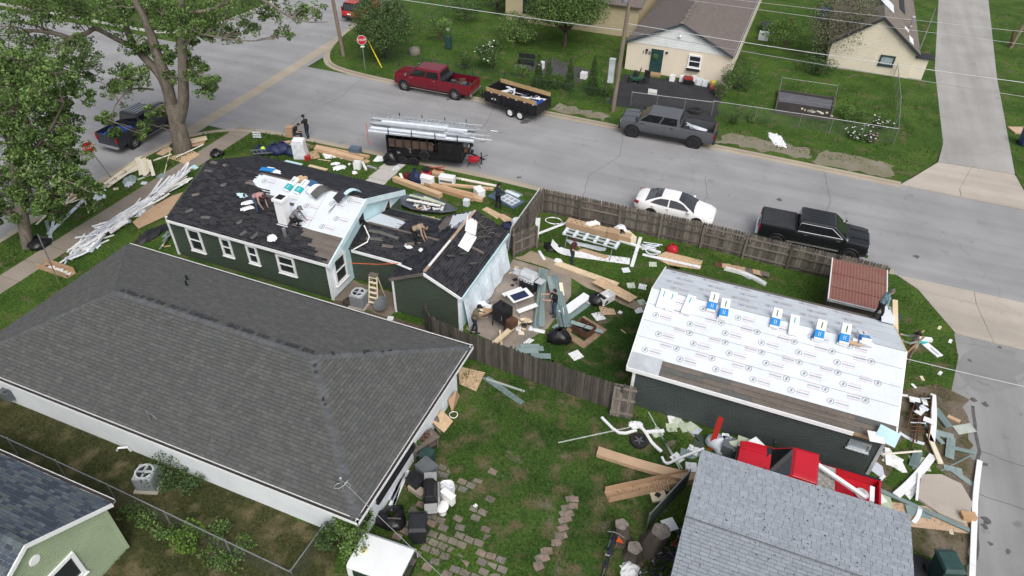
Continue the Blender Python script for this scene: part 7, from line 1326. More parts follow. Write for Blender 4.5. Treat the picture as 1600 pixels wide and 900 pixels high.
panel([(753, 327), (761, 323), (784, 335), (777, 342)], M_OSB, 'plywood sheet on the lawn beside the wing, upper one', name='plywood_sheet'); panel([(776, 336), (786, 334), (808, 346), (797, 354)], M_OSB, 'plywood sheet on the lawn beside the wing, lower one', name='plywood_sheet', z=.07); bag('purple tarp bundle between wing and fence', at(795, 355), (.5, .35, .3), 72, m=M_NAVY); t = thing('white_drum', 'white plastic drum at the fence end', 'drum', at(808, 362)); B().lathe((0, 0, 0), [(.3, 0), (.33, .1), (.33, .75), (.28, .82), (.1, .84)], 18).build('body', M_TRIM, t, smooth=40); B().lathe((0, 0, .82), [(.29, 0), (.29, .03)], 18).build('lid', M_TRIM, t)
# E: side yard behind the street fence
WB = M_TRIM
board((841, 341), (836, 383), .28, WB, 'white board lying under another, left end of the side yard', h=.03, z0=.03); board((834, 368), (886, 348), .18, WB, 'white board crossing over the left end board', h=.03, z0=.09)
tag(B().tube([(.5*math.cos(k*.5)*(1+.1*math.sin(k)), .35*math.sin(k*.5)*(1+.08*math.cos(k*1.3)), .04+.01*(k % 4)) for k in range(38)], .02, 5).build('hose_coil', M_TRIM, None, at(865, 346)), 'white hose coil beside the fence corner', 'hose')
lb_ = board((886, 352), (985, 378), .5, M_CARD[0], 'long brown box along the street fence with punched holes', 'box', h=.42, name='cardboard_box')
for i in range(10): B().box((.3+i*.17, .1*(1 if i % 2 else -1), .424), (.09, .06, .01)).build('hole', M_BLK, lb_)
lump(970, 360, (.9, .6, .5), M_TRIM, 'crumpled white foam sheet on the long brown box', seed=81, z=.3); lump(925, 352, (.9, .4, .4), M_WSCRAP[4], 'torn white flap at the middle of the long brown box', seed=82, z=.35); crate(958, 372, (.7, .5, .5), M_CARD[1], 'square brown carton in front of the long brown box'); bag('small black bag between the brown cartons', at(970, 373), (.4, .3, .5), 73); crate(983, 376, (.8, .4, .4), M_CSCRAP[1], 'tan and white carton at the right end of the long box', rz=R(-40))
t = thing('siding_brake', 'long aluminium siding brake on folding legs in the side yard', 'siding brake', at(924, 379), 0); A_, C_ = at(884, 362, .8)-at(924, 379), at(964, 384, .8)-at(924, 379); dA = (C_-A_); nA = Vector((-dA.y, dA.x, 0)).normalized()
for k, (o_, z) in enumerate(((-.28, .0), (-.1, .08), (.1, .0), (.28, .05))): B().tube([A_+nA*o_+Vector((0, 0, z)), C_+nA*o_+Vector((0, 0, z))], .035, 6).build('rail', M_ALU, t)
for k in range(6): q = A_+dA*(k/5); B().box(q+Vector((0, 0, .03)), (.16, .62, .14), math.atan2(dA.y, dA.x)).build('clamp', M_WSCRAP[1], t)
for k in (.06, .94):
    for s_ in (1, -1): B().cyl(A_+dA*k+nA*.2*s_, A_+dA*k+nA*.5*s_+Vector((0, 0, -.8)), .025, None, 6).build('leg', M_METAL, t)
for i in range(4): board((885+i*2, 376+i*1.5), (944+U(-5, 5), 390+U(-2, 3)), .12, M_WSCRAP[1], 'pale gutter length under the siding brake', 'gutter', 'gutters under the siding brake', 'gutter_length', prof='U', z0=.03+.03*i)
# long curled white coil sheet
t = thing('coil_sheet', 'long white metal sheet unrolled on the grass with a curled end', 'metal sheet', at(925, 400)); b = B(); a0, a1 = at(876, 394)-at(925, 400), at(984, 409)-at(925, 400); d = a1-a0; nn = Vector((-d.y, d.x, 0)).normalized(); L_ = d.length; d = d/L_; pr_ = [a0+Vector((0, 0, .62))-d*.55, a0+Vector((0, 0, .36))-d*.32, a0+Vector((0, 0, .14)), a0+d*.5+Vector((0, 0, .05)), a0+d*L_*.5+Vector((0, 0, .03)), a1+Vector((0, 0, .04))]; pr_ = smooth_path(pr_, 4)
for p, q in zip(pr_[:-1], pr_[1:]): b.hexa([p-nn*.3-Vector((0, 0, .012)), q-nn*.3-Vector((0, 0, .012)), q+nn*.3-Vector((0, 0, .012)), p+nn*.3-Vector((0, 0, .012)), p-nn*.3, q-nn*.3, q+nn*.3, p+nn*.3])
b.build('sheet', M_TRIM, t, smooth=60)
panel([(903, 391), (912, 388), (952, 400), (946, 404)], M_CARD[0], 'brown cardboard strip behind the white metal sheet', name='cardboard_sheet', z=.06); board((868, 411), (965, 446), .42, M_LUMBER[1], 'wide pale plank in front of the white metal sheet', h=.05); bag('dark tool pile left of the curled sheet', at(862, 388), (.5, .4, .3), 74); board((842, 392), (851, 406), .16, WB, 'short white board near the dirt path', h=.02); lump(872, 408, (.5, .4, .2), M_TRIM, 'white scrap at the left end of the wide plank', seed=84)
panel([(925, 441), (940, 433), (996, 464), (984, 472)], M_OSB, 'long plywood sheet beside the dirt path', name='plywood_sheet', z=.35)
board((1001, 371), (987, 417), .2, WB, 'long white board standing out in the middle of the side yard', h=.03)
for i in range(9): board((U(1000, 1012), U(378, 390)), (U(1025, 1036), U(382, 398)), .09, M_WSCRAP[1], 'thin white trim length in the tangle near the fence', 'trim', 'white trim tangle near the fence', 'trim_strip', z0=.03+.03*i, bend=U(-.3, .3))
board((968, 377), (1032, 396), .14, WB, 'white downspout running out of the brake', h=.1); bag('red backpack against the street fence', at(1050, 393), (.35, .28, .42), 75, m=M_SIGNR)
panel([(1022, 402), (1040, 393), (1098, 407), (1094, 421), (1046, 414)], M_OSB, 'big plywood sheet near the garage roof corner', name='plywood_sheet'); board((1004, 398), (1094, 418), .2, WB, 'white trim board lying across the big plywood', h=.04, z0=.08); panel([(1046, 414), (1062, 412), (1062, 421), (1048, 421)], M_OSB, 'small plywood offcut below the big sheet', name='plywood_sheet', z=.02)
for i in range(7): x = 1116+i*12; panel([(x, 409+i*2.3), (x+14, 410+i*2.6), (x+15, 419+i*2.4), (x+1, 416+i*2.2)], rc((M_CARD[1], M_RUST, M_CARD[0], M_DECK)), 'torn brown sheet along the foot of the street fence', 'sheet', 'torn brown sheets along the fence', 'torn_sheet', z=.05+.02*i)
board((1132, 421), (1196, 446), .22, WB, 'white gutter behind the garage roof', 'gutter', prof='U', bend=.2); board((1150, 424), (1172, 437), .12, M_SIDSCRAP[1], 'grey strip beside the white gutter behind the garage')
for px, py, m in ((986, 446, M_GSCRAP[1]), (1020, 413, M_GSCRAP[1]), (1004, 448, M_TRIM), (1003, 472, M_GSCRAP[1]), (978, 422, M_WSCRAP[1]), (920, 470, M_TRIM), (998, 485, M_TRIM)): tile(px, py, .42, m, 'square insulation offcut scattered on the side yard grass', 'offcuts scattered on the side yard grass', name='offcut')
# F: back patio and yard
G = 'grey green siding lengths piled by the patio'
for i in range(6): board((849+U(-4, 4), 420+U(-2, 3)), (836+i*2.4, 512+U(-5, 3)), .24, rc(M_SIDSCRAP), 'grey green siding length in the left pile by the patio', 'siding', G, 'siding_strip', prof='V', z0=.55-.04*i, z1=.06+.04*i, twist=U(-.5, .5))
for i in range(7): board((857+i*2.2, 432+U(-2, 6)), (874+i*2.2+U(-3, 3), 512+U(-8, 0)), .24, rc(M_SIDSCRAP), 'grey green siding length in the right pile by the patio', 'siding', G, 'siding_strip', prof='V', z0=.45-.05*i, z1=.05+.04*i, twist=U(-.4, .4))
board((878, 491), (918, 462), .52, WB, 'thick white foam panel propped beside the patio', 'panel', h=.07, z0=.18, name='foam_panel'); board((884, 499), (917, 475), .42, M_SIDSCRAP[0], 'grey siding strips under the white foam panel', 'siding', prof='V'); board((892, 503), (942, 519), .26, M_SIDSCRAP[1], 'grey siding strip laid over the fire pit', 'siding', prof='V', z0=.52, z1=.2); board((864, 513), (880, 503), .2, M_SIDSCRAP[1], 'short grey strip pointing at the black bag')
tile(949, 485, .75, M_CARD[2], 'tan cardboard square on the yard grass', rz=.5); tile(936, 494, .6, WB, 'white square on the yard grass', rz=.8); tile(843, 517, .55, WB, 'white rectangle at the patio edge', rz=.1, asp=.4); tile(900, 555, .55, WB, 'white diamond scrap near the yard fence', rz=.9); tile(969, 488, .2, WB, 'tiny white scrap on the yard grass'); board((970, 515), (978, 521), .06, M_BEAM[0], 'small brown stick on the yard grass')
board((769, 540), (811, 504), .24, M_LUMBER[1], 'pale timber plank propped over the patio edge', h=.09, z0=.35, z1=.3); board((781, 517), (784, 543), .1, M_LUMBER[0], 'short timber stake supporting the propped plank', h=.08, z0=.3, z1=.03)
for i, (px, py, a_) in enumerate(((812, 545, 1.5), (828, 541, .5), (834, 545, .5), (845, 556, .4), (826, 548, .5))): tile(px, py, .95, rc(M_SIDSCRAP), 'cut grey siding piece behind the yard fence', 'cut siding behind the yard fence', rz=a_, asp=.35, name='siding_offcut', z=.05+.03*i)
for i in range(3): board((818+i*4, 537), (828+i*3, 529+i), .07, WB, 'thin white stick at the patio edge', 'stick', 'white sticks at the patio edge', 'stick')
for i in range(14): tile(U(808, 835), U(498, 522), U(.12, .4), rc((M_BLKP, M_CSCRAP[0], M_WSCRAP[1], M_RUST, M_LUMBER[0], M_GRYP)), 'small scrap strewn on the patio concrete', 'scraps strewn on the patio', asp=U(.3, 1))
for i in range(12): tile(U(785, 815), U(410, 470), U(.1, .3), rc((M_BLKP, M_WSCRAP[1], M_WRAP, M_LUMBER[0], M_DECK)), 'small scrap on the dirt between wing and grill', 'scraps between wing and grill', asp=U(.3, 1))
crate(946, 470, (.5, .85, .42), M_TRIM, 'white plastic laundry basket beside the plywood', 'basket', 'basket', R(-28), open_=True); crate(841, 451, (.3, .22, .4), M_SIGNR, 'red fuel can beside the steel grill', 'fuel can', 'gas_can'); board((876, 442), (879, 462), .2, M_CSCRAP[0], 'tan board leaning on the right siding pile', z0=.4, z1=.1)
t = thing('work_bench', 'rough brown wooden bench beside the wing wall', 'bench', at(756, 500), R(55)); B().box((0, 0, .6), (1.3, .5, .05)).build('top', M_BEAM[1], t); [B().box((x, y_, .3), (.07, .07, .6)).build('leg', M_DECK, t) for x in (-.55, .55) for y_ in (-.18, .18)]
for i in range(5): tile(757+U(-10, 8), 480+U(-10, 8), U(.2, .4), rc((M_WSCRAP[1], M_TRIM, M_CSCRAP[0], M_GRYP)), 'rag or scrap heaped on the rough bench', 'rags on the rough bench', z=.66)
t = thing('step_ladder', 'tan wooden stepladder in the house corner', 'ladder', at(584, 478), R(4))
for s_ in (1, -1): B().tube([(s_*.26, -.05, 0), (s_*.2, .35, 1.75)], .035, 6).build('rail', M_CSCRAP[1], t); B().tube([(s_*.24, .85, 0), (s_*.19, .4, 1.72)], .03, 6).build('rear_leg', M_CSCRAP[1], t)
for k in range(6): B().box((0, -.05+.4*(k+.7)/6.2, .28*(k+.8)), (.46, .12, .03)).build('step', M_CSCRAP[1], t)
B().box((0, .38, 1.76), (.46, .3, .04)).build('top', M_DECK, t)
t = thing('satellite_dish', 'grey satellite dish standing on the ground beside the stepladder', 'satellite dish', at(604, 480)); t.rotation_euler = (R(35), 0, R(-20)); B().lathe((0, 0, .45), [(.02, 0), (.28, .05), (.42, .14), (.41, .15), (.27, .065), (.02, .015)], 20).build('dish', M_GRYP, t, smooth=50); B().cyl((0, 0, 0), (0, 0, .45), .03).build('mast', M_METAL, t)
bag('brown hooded bundle on the ground by the roof edge', at(546, 474), (.3, .28, .3), 76, m=material('brown_cloth', (.07, .045, .045), .9))
board((422, 445), (440, 452), .06, M_SIDSCRAP[0], 'short grey post against the house wall'); tile(610, 497, .3, WB, 'white scrap on the soil strip')
# G: lawn behind the garage
def gut(pts, label, w=.14):
    P = [at(*p, .06+.02*i) for i, p in enumerate(pts)]; o = P[0]; b = B(); Q = smooth_path([p-o for p in P], 3)
    for p, q in zip(Q[:-1], Q[1:]):
        d = (q-p).normalized(); n = Vector((-d.y, d.x, 0)).normalized(); p_, q_ = p-d*.012, q+d*.012
        b.hexa([p_-n*w/2, q_-n*w/2, q_+n*w/2, p_+n*w/2, p_-n*w/2+Vector((0, 0, .07)), q_-n*w/2+Vector((0, 0, .07)), q_+n*w/2+Vector((0, 0, .07)), p_+n*w/2+Vector((0, 0, .07))])
    tag(b.build('gutter_length', M_TRIM, None, o, smooth=50), label, 'gutter')
gut([(940, 653), (967, 677), (994, 673)], 'bent white gutter left of the loose wheel', .11); gut([(990, 661), (1005, 672), (1018, 692), (1033, 706)], 'white gutter running right of the loose wheel', .13); gut([(1008, 676), (1037, 674)], 'short white gutter right of the loose wheel', .15); gut([(1034, 715), (1042, 725), (1063, 716), (1099, 702)], 'hooked white gutter near the pale roof', .09); lump(993, 664, (.6, .45, .12), M_TRIM, 'crumpled white flashing behind the loose wheel', seed=90)
for p0, p1, lb in (((872, 692), (984, 668), 'thin pale strip across the lawn'), ((1013, 644), (1062, 733), 'thin green strip beside the white gutters'), ((1024, 668), (1066, 733), 'second thin green strip beside the white gutters'), ((1062, 660), (1092, 690), 'thin green strip near the garage wall')): board(p0, p1, .05, M_GSCRAP[2], lb, 'strip', name='strip')
for px, py, m in ((1049, 668, M_GSCRAP[0]), (1060, 660, M_GSCRAP[1]), (1052, 656, M_TRIM), (1070, 668, M_GSCRAP[0]), (1080, 667, M_GSCRAP[1]), (1086, 672, M_WSCRAP[3]), (1083, 703, M_TRIM), (1058, 716, M_TRIM), (1080, 730, M_TRIM), (1026, 676, M_GSCRAP[1])): tile(px, py, .45, m, 'square panel offcut on the lawn behind the garage', 'panel offcuts behind the garage', name='offcut')
board((1093, 680), (1092, 700), .42, M_SIDEDK, 'dark green siding offcut near the red rail'); tile(1078, 710, .8, M_SIDSCRAP[0], 'grey sheet offcut near the pale roof', rz=.1, asp=.5)
board((933, 708), (1090, 752), .42, M_CARD[0], 'long closed brown carton on the lawn, upper one', 'box', h=.2, name='cardboard_box', bend=-.08); board((948, 777), (1078, 749), .5, M_CARD[1], 'long open brown carton on the lawn, lower one', 'box', prof='U', name='cardboard_box'); tile(1028, 774, .6, M_CSCRAP[1], 'tan square tray with dark centre beside the lower carton', rz=.5, h=.14); tile(1028, 773, .2, M_BLKP, 'dark square standing in for the hole of the tan square tray', z=.15)  # dark square takes the place of the tray's hole
for i in range(6): board((1022+i*4, 752+U(-2, 2)), (1026+i*4, 768+U(-2, 3)), .04, M_CARD[1], 'thin slat on the lower carton', 'slat', 'slats on the lower carton', 'slat', z0=.3)
board((1110, 702), (1127, 652), .22, P_ORED, 'orange red rail leaning on the garage wall', 'rail', h=.05, z0=.02, z1=1.6); bag('white plastic sheet bundle in front of the red pickup', at(1128, 702), (.7, .45, .7), 77, m=M_WSCRAP[1]); crate(1141, 712, (.8, .6, .75), M_GRYP, 'dark grey bin in front of the red pickup hood', 'bin', 'storage_bin', R(-8))
for px, py in ((1152, 696), (1162, 690)): tile(px, py, .5, M_GSCRAP[0], 'pale green tile resting in front of the red hood', 'tiles by the red hood', z=.8)
tile(1181, 693, .5, WB, 'white tile between the red hood and garage', z=1.0); board((1275, 726), (1352, 779), .16, WB, 'long white downspout laid across the red pickup bed', 'gutter', h=.1, z0=1.45, z1=1.25); board((1362, 762), (1361, 785), .16, WB, 'short white gutter at the red pickup tailgate', 'gutter', h=.1, z0=1.25, z1=1.2)
t = thing('toilet_ring', 'white plastic toilet seat in the red pickup bed', 'toilet seat', at(1346, 772, .85)); B().lathe((0, 0, 0), [(.13, 0), (.25, .0), (.25, .05), (.13, .05)], 18).build('ring', M_PORC, t)
# H: heap between garage and alley
t = thing('rusty_scaffold', 'rusty red scaffold frames lying beside the garage gable', 'scaffold', at(1436, 645))
for (p0, p1) in (((1445, 614), (1424, 700)), ((1456, 618), (1450, 690)), ((1432, 622), (1416, 668)), ((1441, 640), (1432, 690))): B().tube([at(*p0, .25)-at(1436, 645), at(*p1, .2)-at(1436, 645)], .035, 6).build('upright', M_RUST, t)
for k in range(9): B().tube([at(1432-k*1.6, 624+k*6, .22)-at(1436, 645), at(1453-k*1.0, 622+k*6.5, .25)-at(1436, 645)], .028, 6).build('crossbar', M_RUST if k % 3 else M_ALU, t)
for i in range(8): tile(U(1424, 1452), U(622, 668), U(.25, .5), rc((WB, M_ALU, M_WSCRAP[1], M_BLKP, M_SIDSCRAP[1])), 'scrap caught between the rusty scaffold bars', 'scraps between the scaffold bars', z=.3, asp=U(.3, .8))
board((1457, 618), (1455, 692), .22, WB, 'long white gutter beside the rusty scaffold', 'gutter', h=.1, z0=.12, bend=.06)
for p0, p1, lb in (((1460, 638), (1483, 668), 'grey siding bundle pointing at the alley'), ((1443, 660), (1473, 694), 'grey siding strip crossing below the scaffold'), ((1486, 684), (1483, 716), 'grey siding bundle near the alley edge'), ((1435, 705), (1426, 730), 'grey siding panel below the cream stick'), ((1462, 676), (1490, 684), 'thin grey strip joining the siding bundles'), ((1488, 700), (1522, 708), 'thin grey strip reaching the alley'), ((1365, 762), (1525, 834), 'long grey green corner strip over the cardboard')): board(p0, p1, .34 if 'bundle' in lb or 'panel' in lb else .2, rc(M_SIDSCRAP), lb, 'siding', prof='V', name='siding_strip', z0=.08, h=.04)
board((1450, 680), (1469, 725), .2, M_CSCRAP[0], 'cream timber lying over the siding strips', h=.08, z0=.14); board((1405, 676), (1444, 694), .16, M_WSCRAP[1], 'pale strip left of the rusty scaffold', bend=-.1); board((1379, 710), (1440, 705), .08, M_CSCRAP[2], 'thin cream stick at the garage corner', z0=.3); board((1386, 700), (1388, 727), .2, WB, 'white strip against the garage corner', h=.03, z0=.2, z1=.05)
gut([(1457, 713), (1440, 735), (1420, 757), (1400, 775)], 'broad curved white gutter below the scaffold', .3); board((1436, 740), (1432, 782), .09, WB, 'thin white stick on the curved gutter', z0=.2); panel([(1412, 770), (1432, 752), (1443, 756), (1422, 781)], WB, 'white flashing sheet beside the concrete slab'); tile(1437, 724, .7, M_GSCRAP[1], 'pale green tile half under the curved gutter', z=.05)
for px, py in ((1395, 719), (1400, 728), (1391, 712)): tile(px, py, .65, WB, 'white square panel at the garage corner', 'white panels at the garage corner', name='panel')
tile(1373, 734, .6, M_WSCRAP[3], 'grey square at the foot of the garage corner'); tile(1378, 747, .4, WB, 'small white block by the red pickup tail', asp=.3, h=.08); tile(1490, 655, .5, M_BEAM[2], 'short pale wood block on the bare ground', asp=.35, h=.1, rz=-.4); tile(1507, 670, .9, M_GSCRAP[2], 'grey green sheet offcut on the alley edge', asp=.5, rz=.6); board((1470, 736), (1517, 712), .05, M_SIDSCRAP[0], 'thin dark rod lying towards the alley'); tile(1489, 733, .7, M_SIDSCRAP[1], 'grey offcut beside the concrete slab', asp=.4, rz=.1); tile(1503, 745, .9, M_SIDSCRAP[1], 'grey offcut on bare ground by the alley', asp=.3, rz=-.6)
panel([(1384, 783), (1440, 790), (1504, 797), (1517, 834), (1470, 828), (1425, 823)], M_CARD[2], 'big brown cardboard sheet below the concrete slab', name='cardboard_sheet', h=.03); crate(1509, 812, (.5, .3, .3), M_BEAM[1], 'small brown carton end at the cardboard edge', rz=.3); gut([(1530, 721), (1524, 770), (1521, 830), (1518, 905)], 'very long white downspout along the alley edge', .2); tile(1435, 800, .9, M_SIDSCRAP[0], 'grey offcuts on the brown cardboard', asp=.5, rz=.2, z=.08); board((1438, 793), (1427, 817), .16, WB, 'short white trim on the brown cardboard', z0=.1, bend=.05)
tile(1378, 781, .7, M_GSCRAP[0], 'pale green tile at the shed corner', z=.06); tile(1365, 781, .9, WB, 'white panel at the shed roof corner', z=.06, asp=.5)
for i, (px, py) in enumerate(((1468, 512), (1485, 533), (1469, 583), (1441, 591), (1428, 603), (1414, 618), (1486, 830), (1478, 868), (1478, 875))): tile(px, py, .28, WB if i % 3 else M_CSCRAP[1], 'small pale litter on the grass by the near alley', 'litter by the near alley', asp=.5)
t = thing('shingle_wrapper', 'teal and white shingle wrapper lying on the grass by the alley', 'wrapper', at(1452, 544), R(-48)); B().box((.0, 0, .04), (1.3, .38, .05)).build('white_part', M_TRIM, t); B().box((-.48, 0, .069), (.42, .39, .01)).build('teal_part', M_TEAL, t); B().box((.3, 0, .069), (.5, .06, .006)).build('lettering', M_SIDSCRAP[0], t)
board((1432, 531), (1455, 533), .2, WB, 'white roll lying beside the worker on the grass', h=.16)
# I: shingle bundles on the roofs
def bundle(label, loc, rz, tilt, lm=M_BLABEL, n=1, group='wrapped shingle bundles on the garage ridge'):
    t = thing('shingle_bundle', label, 'shingle bundle', loc, 0, group); t.rotation_euler = (tilt, 0, rz)
    for k in range(n):
        B().box((.03*k, .02*k, .06+.125*k), (.38, .98, .115), .06*k).build('pack', M_TRIM, t, bevel=.025); B().box((.03*k, .02*k-.22, .06+.125*k), (.388, .40, .121), .06*k).build('label_band', lm, t, bevel=.02)
    B().box((.03*(n-1), .02*(n-1)+.22, .06+.125*(n-1)+.06), (.05, .3, .006)).build('lettering', M_LEAFB[0] if lm is M_BLABEL else M_TEAL, t)
    for j in range(2): B().box((.03*(n-1)-.03+.07*j, .02*(n-1)-.22, .06+.125*(n-1)+.0635), (.016, .2, .004)).build('lettering', M_TRIM, t)
    return t
sl_ = math.atan2(3.85-2.38, 3.78)
for i, (px, py, n, lm, lb) in enumerate(((1035, 470, 1, M_TRIM, 'plain white bundle at the left end of the garage ridge'), (1048, 474, 1, M_TRIM, 'second plain white bundle from the left end of the garage ridge'), (1075, 480, 1, M_TRIM, 'lone white bundle just left of the blue labelled pair'), (1112, 480, 1, M_BLABEL, 'blue labelled bundle, left of the pair near the ridge'), (1129, 490, 2, M_BLABEL, 'blue labelled bundle, right of the pair near the ridge'), (1210, 505, 1, M_BLABEL, 'blue labelled bundle in the middle of the garage ridge'), (1238, 515, 1, M_TRIM, 'flat white bundle right of the middle blue one'), (1277, 525, 2, M_BLABEL, 'blue labelled stack right of the flat white bundle'), (1315, 532, 2, M_BLABEL, 'blue labelled stack second from the right end'), (1344, 538, 2, M_BLABEL, 'blue labelled bundle at the right end of the row'))):
    p = at(px, py, 3.62); s_ = (24.9-p.y); p.z = 3.88-abs(s_)*.389; bundle(lb, p, R(U(-6, 4)), sl_ if s_ > 0 else -sl_, lm, n)
for i, (px, py) in enumerate(((1325, 545), (1343, 547))): p = at(px, py, 3.5); p.z = 3.9-abs(24.9-p.y)*.389; tag(B().lathe((-.4, 0, .1), [(.1, 0), (.1, .8)], 12, axis='X').build('felt_roll', M_ORANGE if False else (M_CARD[2] if i == 0 else M_TRIM), None, p), 'short roll of roofing felt in front of the right hand bundles, %s one' % ('left', 'right')[i], 'roll')
tile(1369, 683, .55, WB, 'white square panel on the garage eave corner', z=2.72); tile(1387, 681, .75, M_WRAP, 'blue square panel on the garage eave corner', z=2.72); p = at(1387, 492, 2.75); tag(B().box((0, 0, .03), (.55, 1.2, .05)).build('flashing_sheet', M_WSCRAP[1], None, p), 'pale sheet at the far right corner of the garage roof', 'sheet'); p = at(1399, 497, 2.75); o = B().box((0, 0, 0), (.22, 2.0, .06)).build('bare_board', M_LUMBER[1], None, p); o.rotation_euler = (.3, 0, .1); tag(o, 'bare lumber along the far right rake of the garage', 'board')
ms = math.atan2(4.13-2.54, 3.84)
def on_main(px, py):
    z = 3.9
    for _ in range(12): p = at(px, py, z); z = 4.15-abs(25.9-p.y)*.414
    return at(px, py, z+.02), (ms if p.y < 25.9 else -ms)
for i, (px, py, m, lb) in enumerate(((456, 289, M_TEAL, 'green labelled pack left of the wood blocks on the ridge'), (472, 293, M_TEAL, 'green labelled pack right of the wood blocks on the ridge'))): p, a_ = on_main(px, py); bundle(lb, p, R(-12), a_, m, 1, 'shingle packs on the house ridge')
for i, (px, py) in enumerate(((465, 283), (472, 284))): p, a_ = on_main(px, py); o = B().box((0, 0, .1), (.2, .65, .2)).build('wood_block', M_BEAM[2], None, p, rz=R(-20)); tag(o, 'orange wood block on the house ridge', 'block', 'wood blocks on the house ridge')
def drape(px, py, l, w_, label, m, rz, fold):
    p, a_ = on_main(px, py); b = B(); n = 9
    for k in range(n-1):
        f = lambda k: (-l/2+l*k/(n-1), .05+fold*math.sin(math.pi*k/(n-1)))
        (x0, z0), (x1, z1) = f(k), f(k+1); b.hexa([(x0, -w_/2, z0-.02), (x1, -w_/2, z1-.02), (x1, w_/2, z1-.02), (x0, w_/2, z0-.02), (x0, -w_/2, z0), (x1, -w_/2, z1), (x1, w_/2, z1), (x0, w_/2, z0)])
    o = b.build('draped_shingles', m, None, p, smooth=60); o.rotation_euler = (a_*.5, 0, rz); tag(o, label, 'shingles')
drape(503, 302, 1.1, .5, 'grey shingles draped over the ridge, left pair', M_SH_GREY[2], R(70), .28); drape(540, 308, 1.2, .5, 'grey shingles draped over the ridge, right pair', M_SH_DARK[3], R(65), .32); drape(496, 299, 1.0, .5, 'white wrapper draped beside the left shingles', M_TRIM, R(65), .25); drape(548, 306, 1.2, .22, 'pale blue wrapper edge beside the right shingles', M_WRAP, R(65), .36)
p, a_ = on_main(425, 268); lump_ = lump(425, 268, (1.2, .6, .14), M_TRIM, 'torn white and blue wrapper behind the ridge', 'wrapper', 'wrapper', z=p.z, seed=101); p, a_ = on_main(418, 267); o = B().box((0, 0, .08), (.8, .35, .05)).build('blue_wrapper', M_BLABEL, None, p, rz=.2); tag(o, 'blue wrapper sheet behind the house ridge', 'wrapper'); p, a_ = on_main(486, 288); o = B().box((0, 0, .08), (.6, .5, .06)).build('blue_wrapper', material('denim_blue', (.05, .13, .26), .6), None, p, rz=-.2); tag(o, 'denim blue packet right of the wood blocks', 'wrapper')
for i, (px, py, s_) in enumerate(((378, 305, .7), (391, 316, .9), (388, 325, .8))): p, a_ = on_main(px, py); lump(px, py, (s_, .4, .09), M_TRIM if i else M_WRAP, 'torn white wrapper on the dark shingles left of the pink shirted roofer', 'wrapper', 'wrapper', z=p.z, seed=110+i, group='torn wrappers left of the roofers')
p, a_ = on_main(425, 372); lump(425, 372, (.7, .45, .14), M_TRIM, 'white wrapper caught on the vent near the eave', 'wrapper', 'wrapper', z=p.z, seed=114); p, a_ = on_main(521, 325); tag(B().cyl((0, -.5, .05), (0, .5, .05), .02).build('pry_bar', M_BLKP, None, p, rz=.1), 'dark pry bar lying on the white underlayment', 'tool')
for px, py, rz, lb in ((736, 353, .35, 'white foam panel on the wing roof, upper one'), (730, 378, .1, 'white foam panel on the wing roof, lower one')):
    z = 2.9
    for _ in range(8): q = at(px, py, z); z = 3.2-abs(q.x+13.47)*.485
    o = B().box((0, 0, .04), (.62, 1.35, .06)).build('foam_panel', M_TRIM, None, at(px, py, z), bevel=.02); o.rotation_euler = (0, math.atan(.485), rz); tag(o, lb, 'panel')
for i, (px, py, s_, m) in enumerate(((638, 384, .6, M_TRIM), (660, 391, .55, M_TRIM), (670, 391, .45, M_BLABEL), (654, 377, .25, M_TRIM))): q = at(px, py, 2.55); lump(px, py, (s_, s_*.6, .08), m, 'torn wrapper scrap on the link roof', 'wrapper', 'wrapper', z=2.5, seed=120+i, group='wrapper scraps on the link roof')
board((622, 413), (649, 424), .12, WB, 'white L shaped trim lying on the wing roof edge', z0=2.5, z1=2.75)
tag(B().tube([at(569, 352, 3.0)-at(569, 352, 3.0), at(577, 370, 2.6)-at(569, 352, 3.0), at(574, 378, 2.5)-at(569, 352, 3.0), at(552, 390, 2.3)-at(569, 352, 3.0)], .035, 6).build('bent_pipe', M_WSCRAP[4], None, at(569, 352, 3.0)), 'bent pale conduit hanging from the gable to the link eave', 'pipe')
tag(B().tube([Vector((0, 0, 0)), at(590, 413, 1.9)-at(545, 411, 1.9), at(640, 411, 2.2)-at(545, 411, 1.9), at(663, 405, 2.6)-at(545, 411, 1.9)], .015, 5).build('orange_cable', M_ORANGE, None, at(545, 411, 1.9)), 'orange extension cord strung across the link wall', 'cord')
for i in range(26):
    a_ = U(0, 6.28); px, py = 752+U(-12, 14), 352+U(-14, 18); q = at(px, py, 2.95); 
    if i == 0: tw = B()
    l = U(.3, .9); tw.tube([q, q+Vector((l*.5*math.cos(a_), l*.5*math.sin(a_), .08)), q+Vector((l*math.cos(a_), l*math.sin(a_), .02))], .008, 4)
c_ = at(752, 352, 2.95); tw.v = [tuple(Vector(v_)-c_) for v_ in tw.v]; tag(tw.build('dry_twigs', M_TWIG, None, c_), 'tangle of dry vine twigs on the wing roof', 'twigs', kind='stuff')
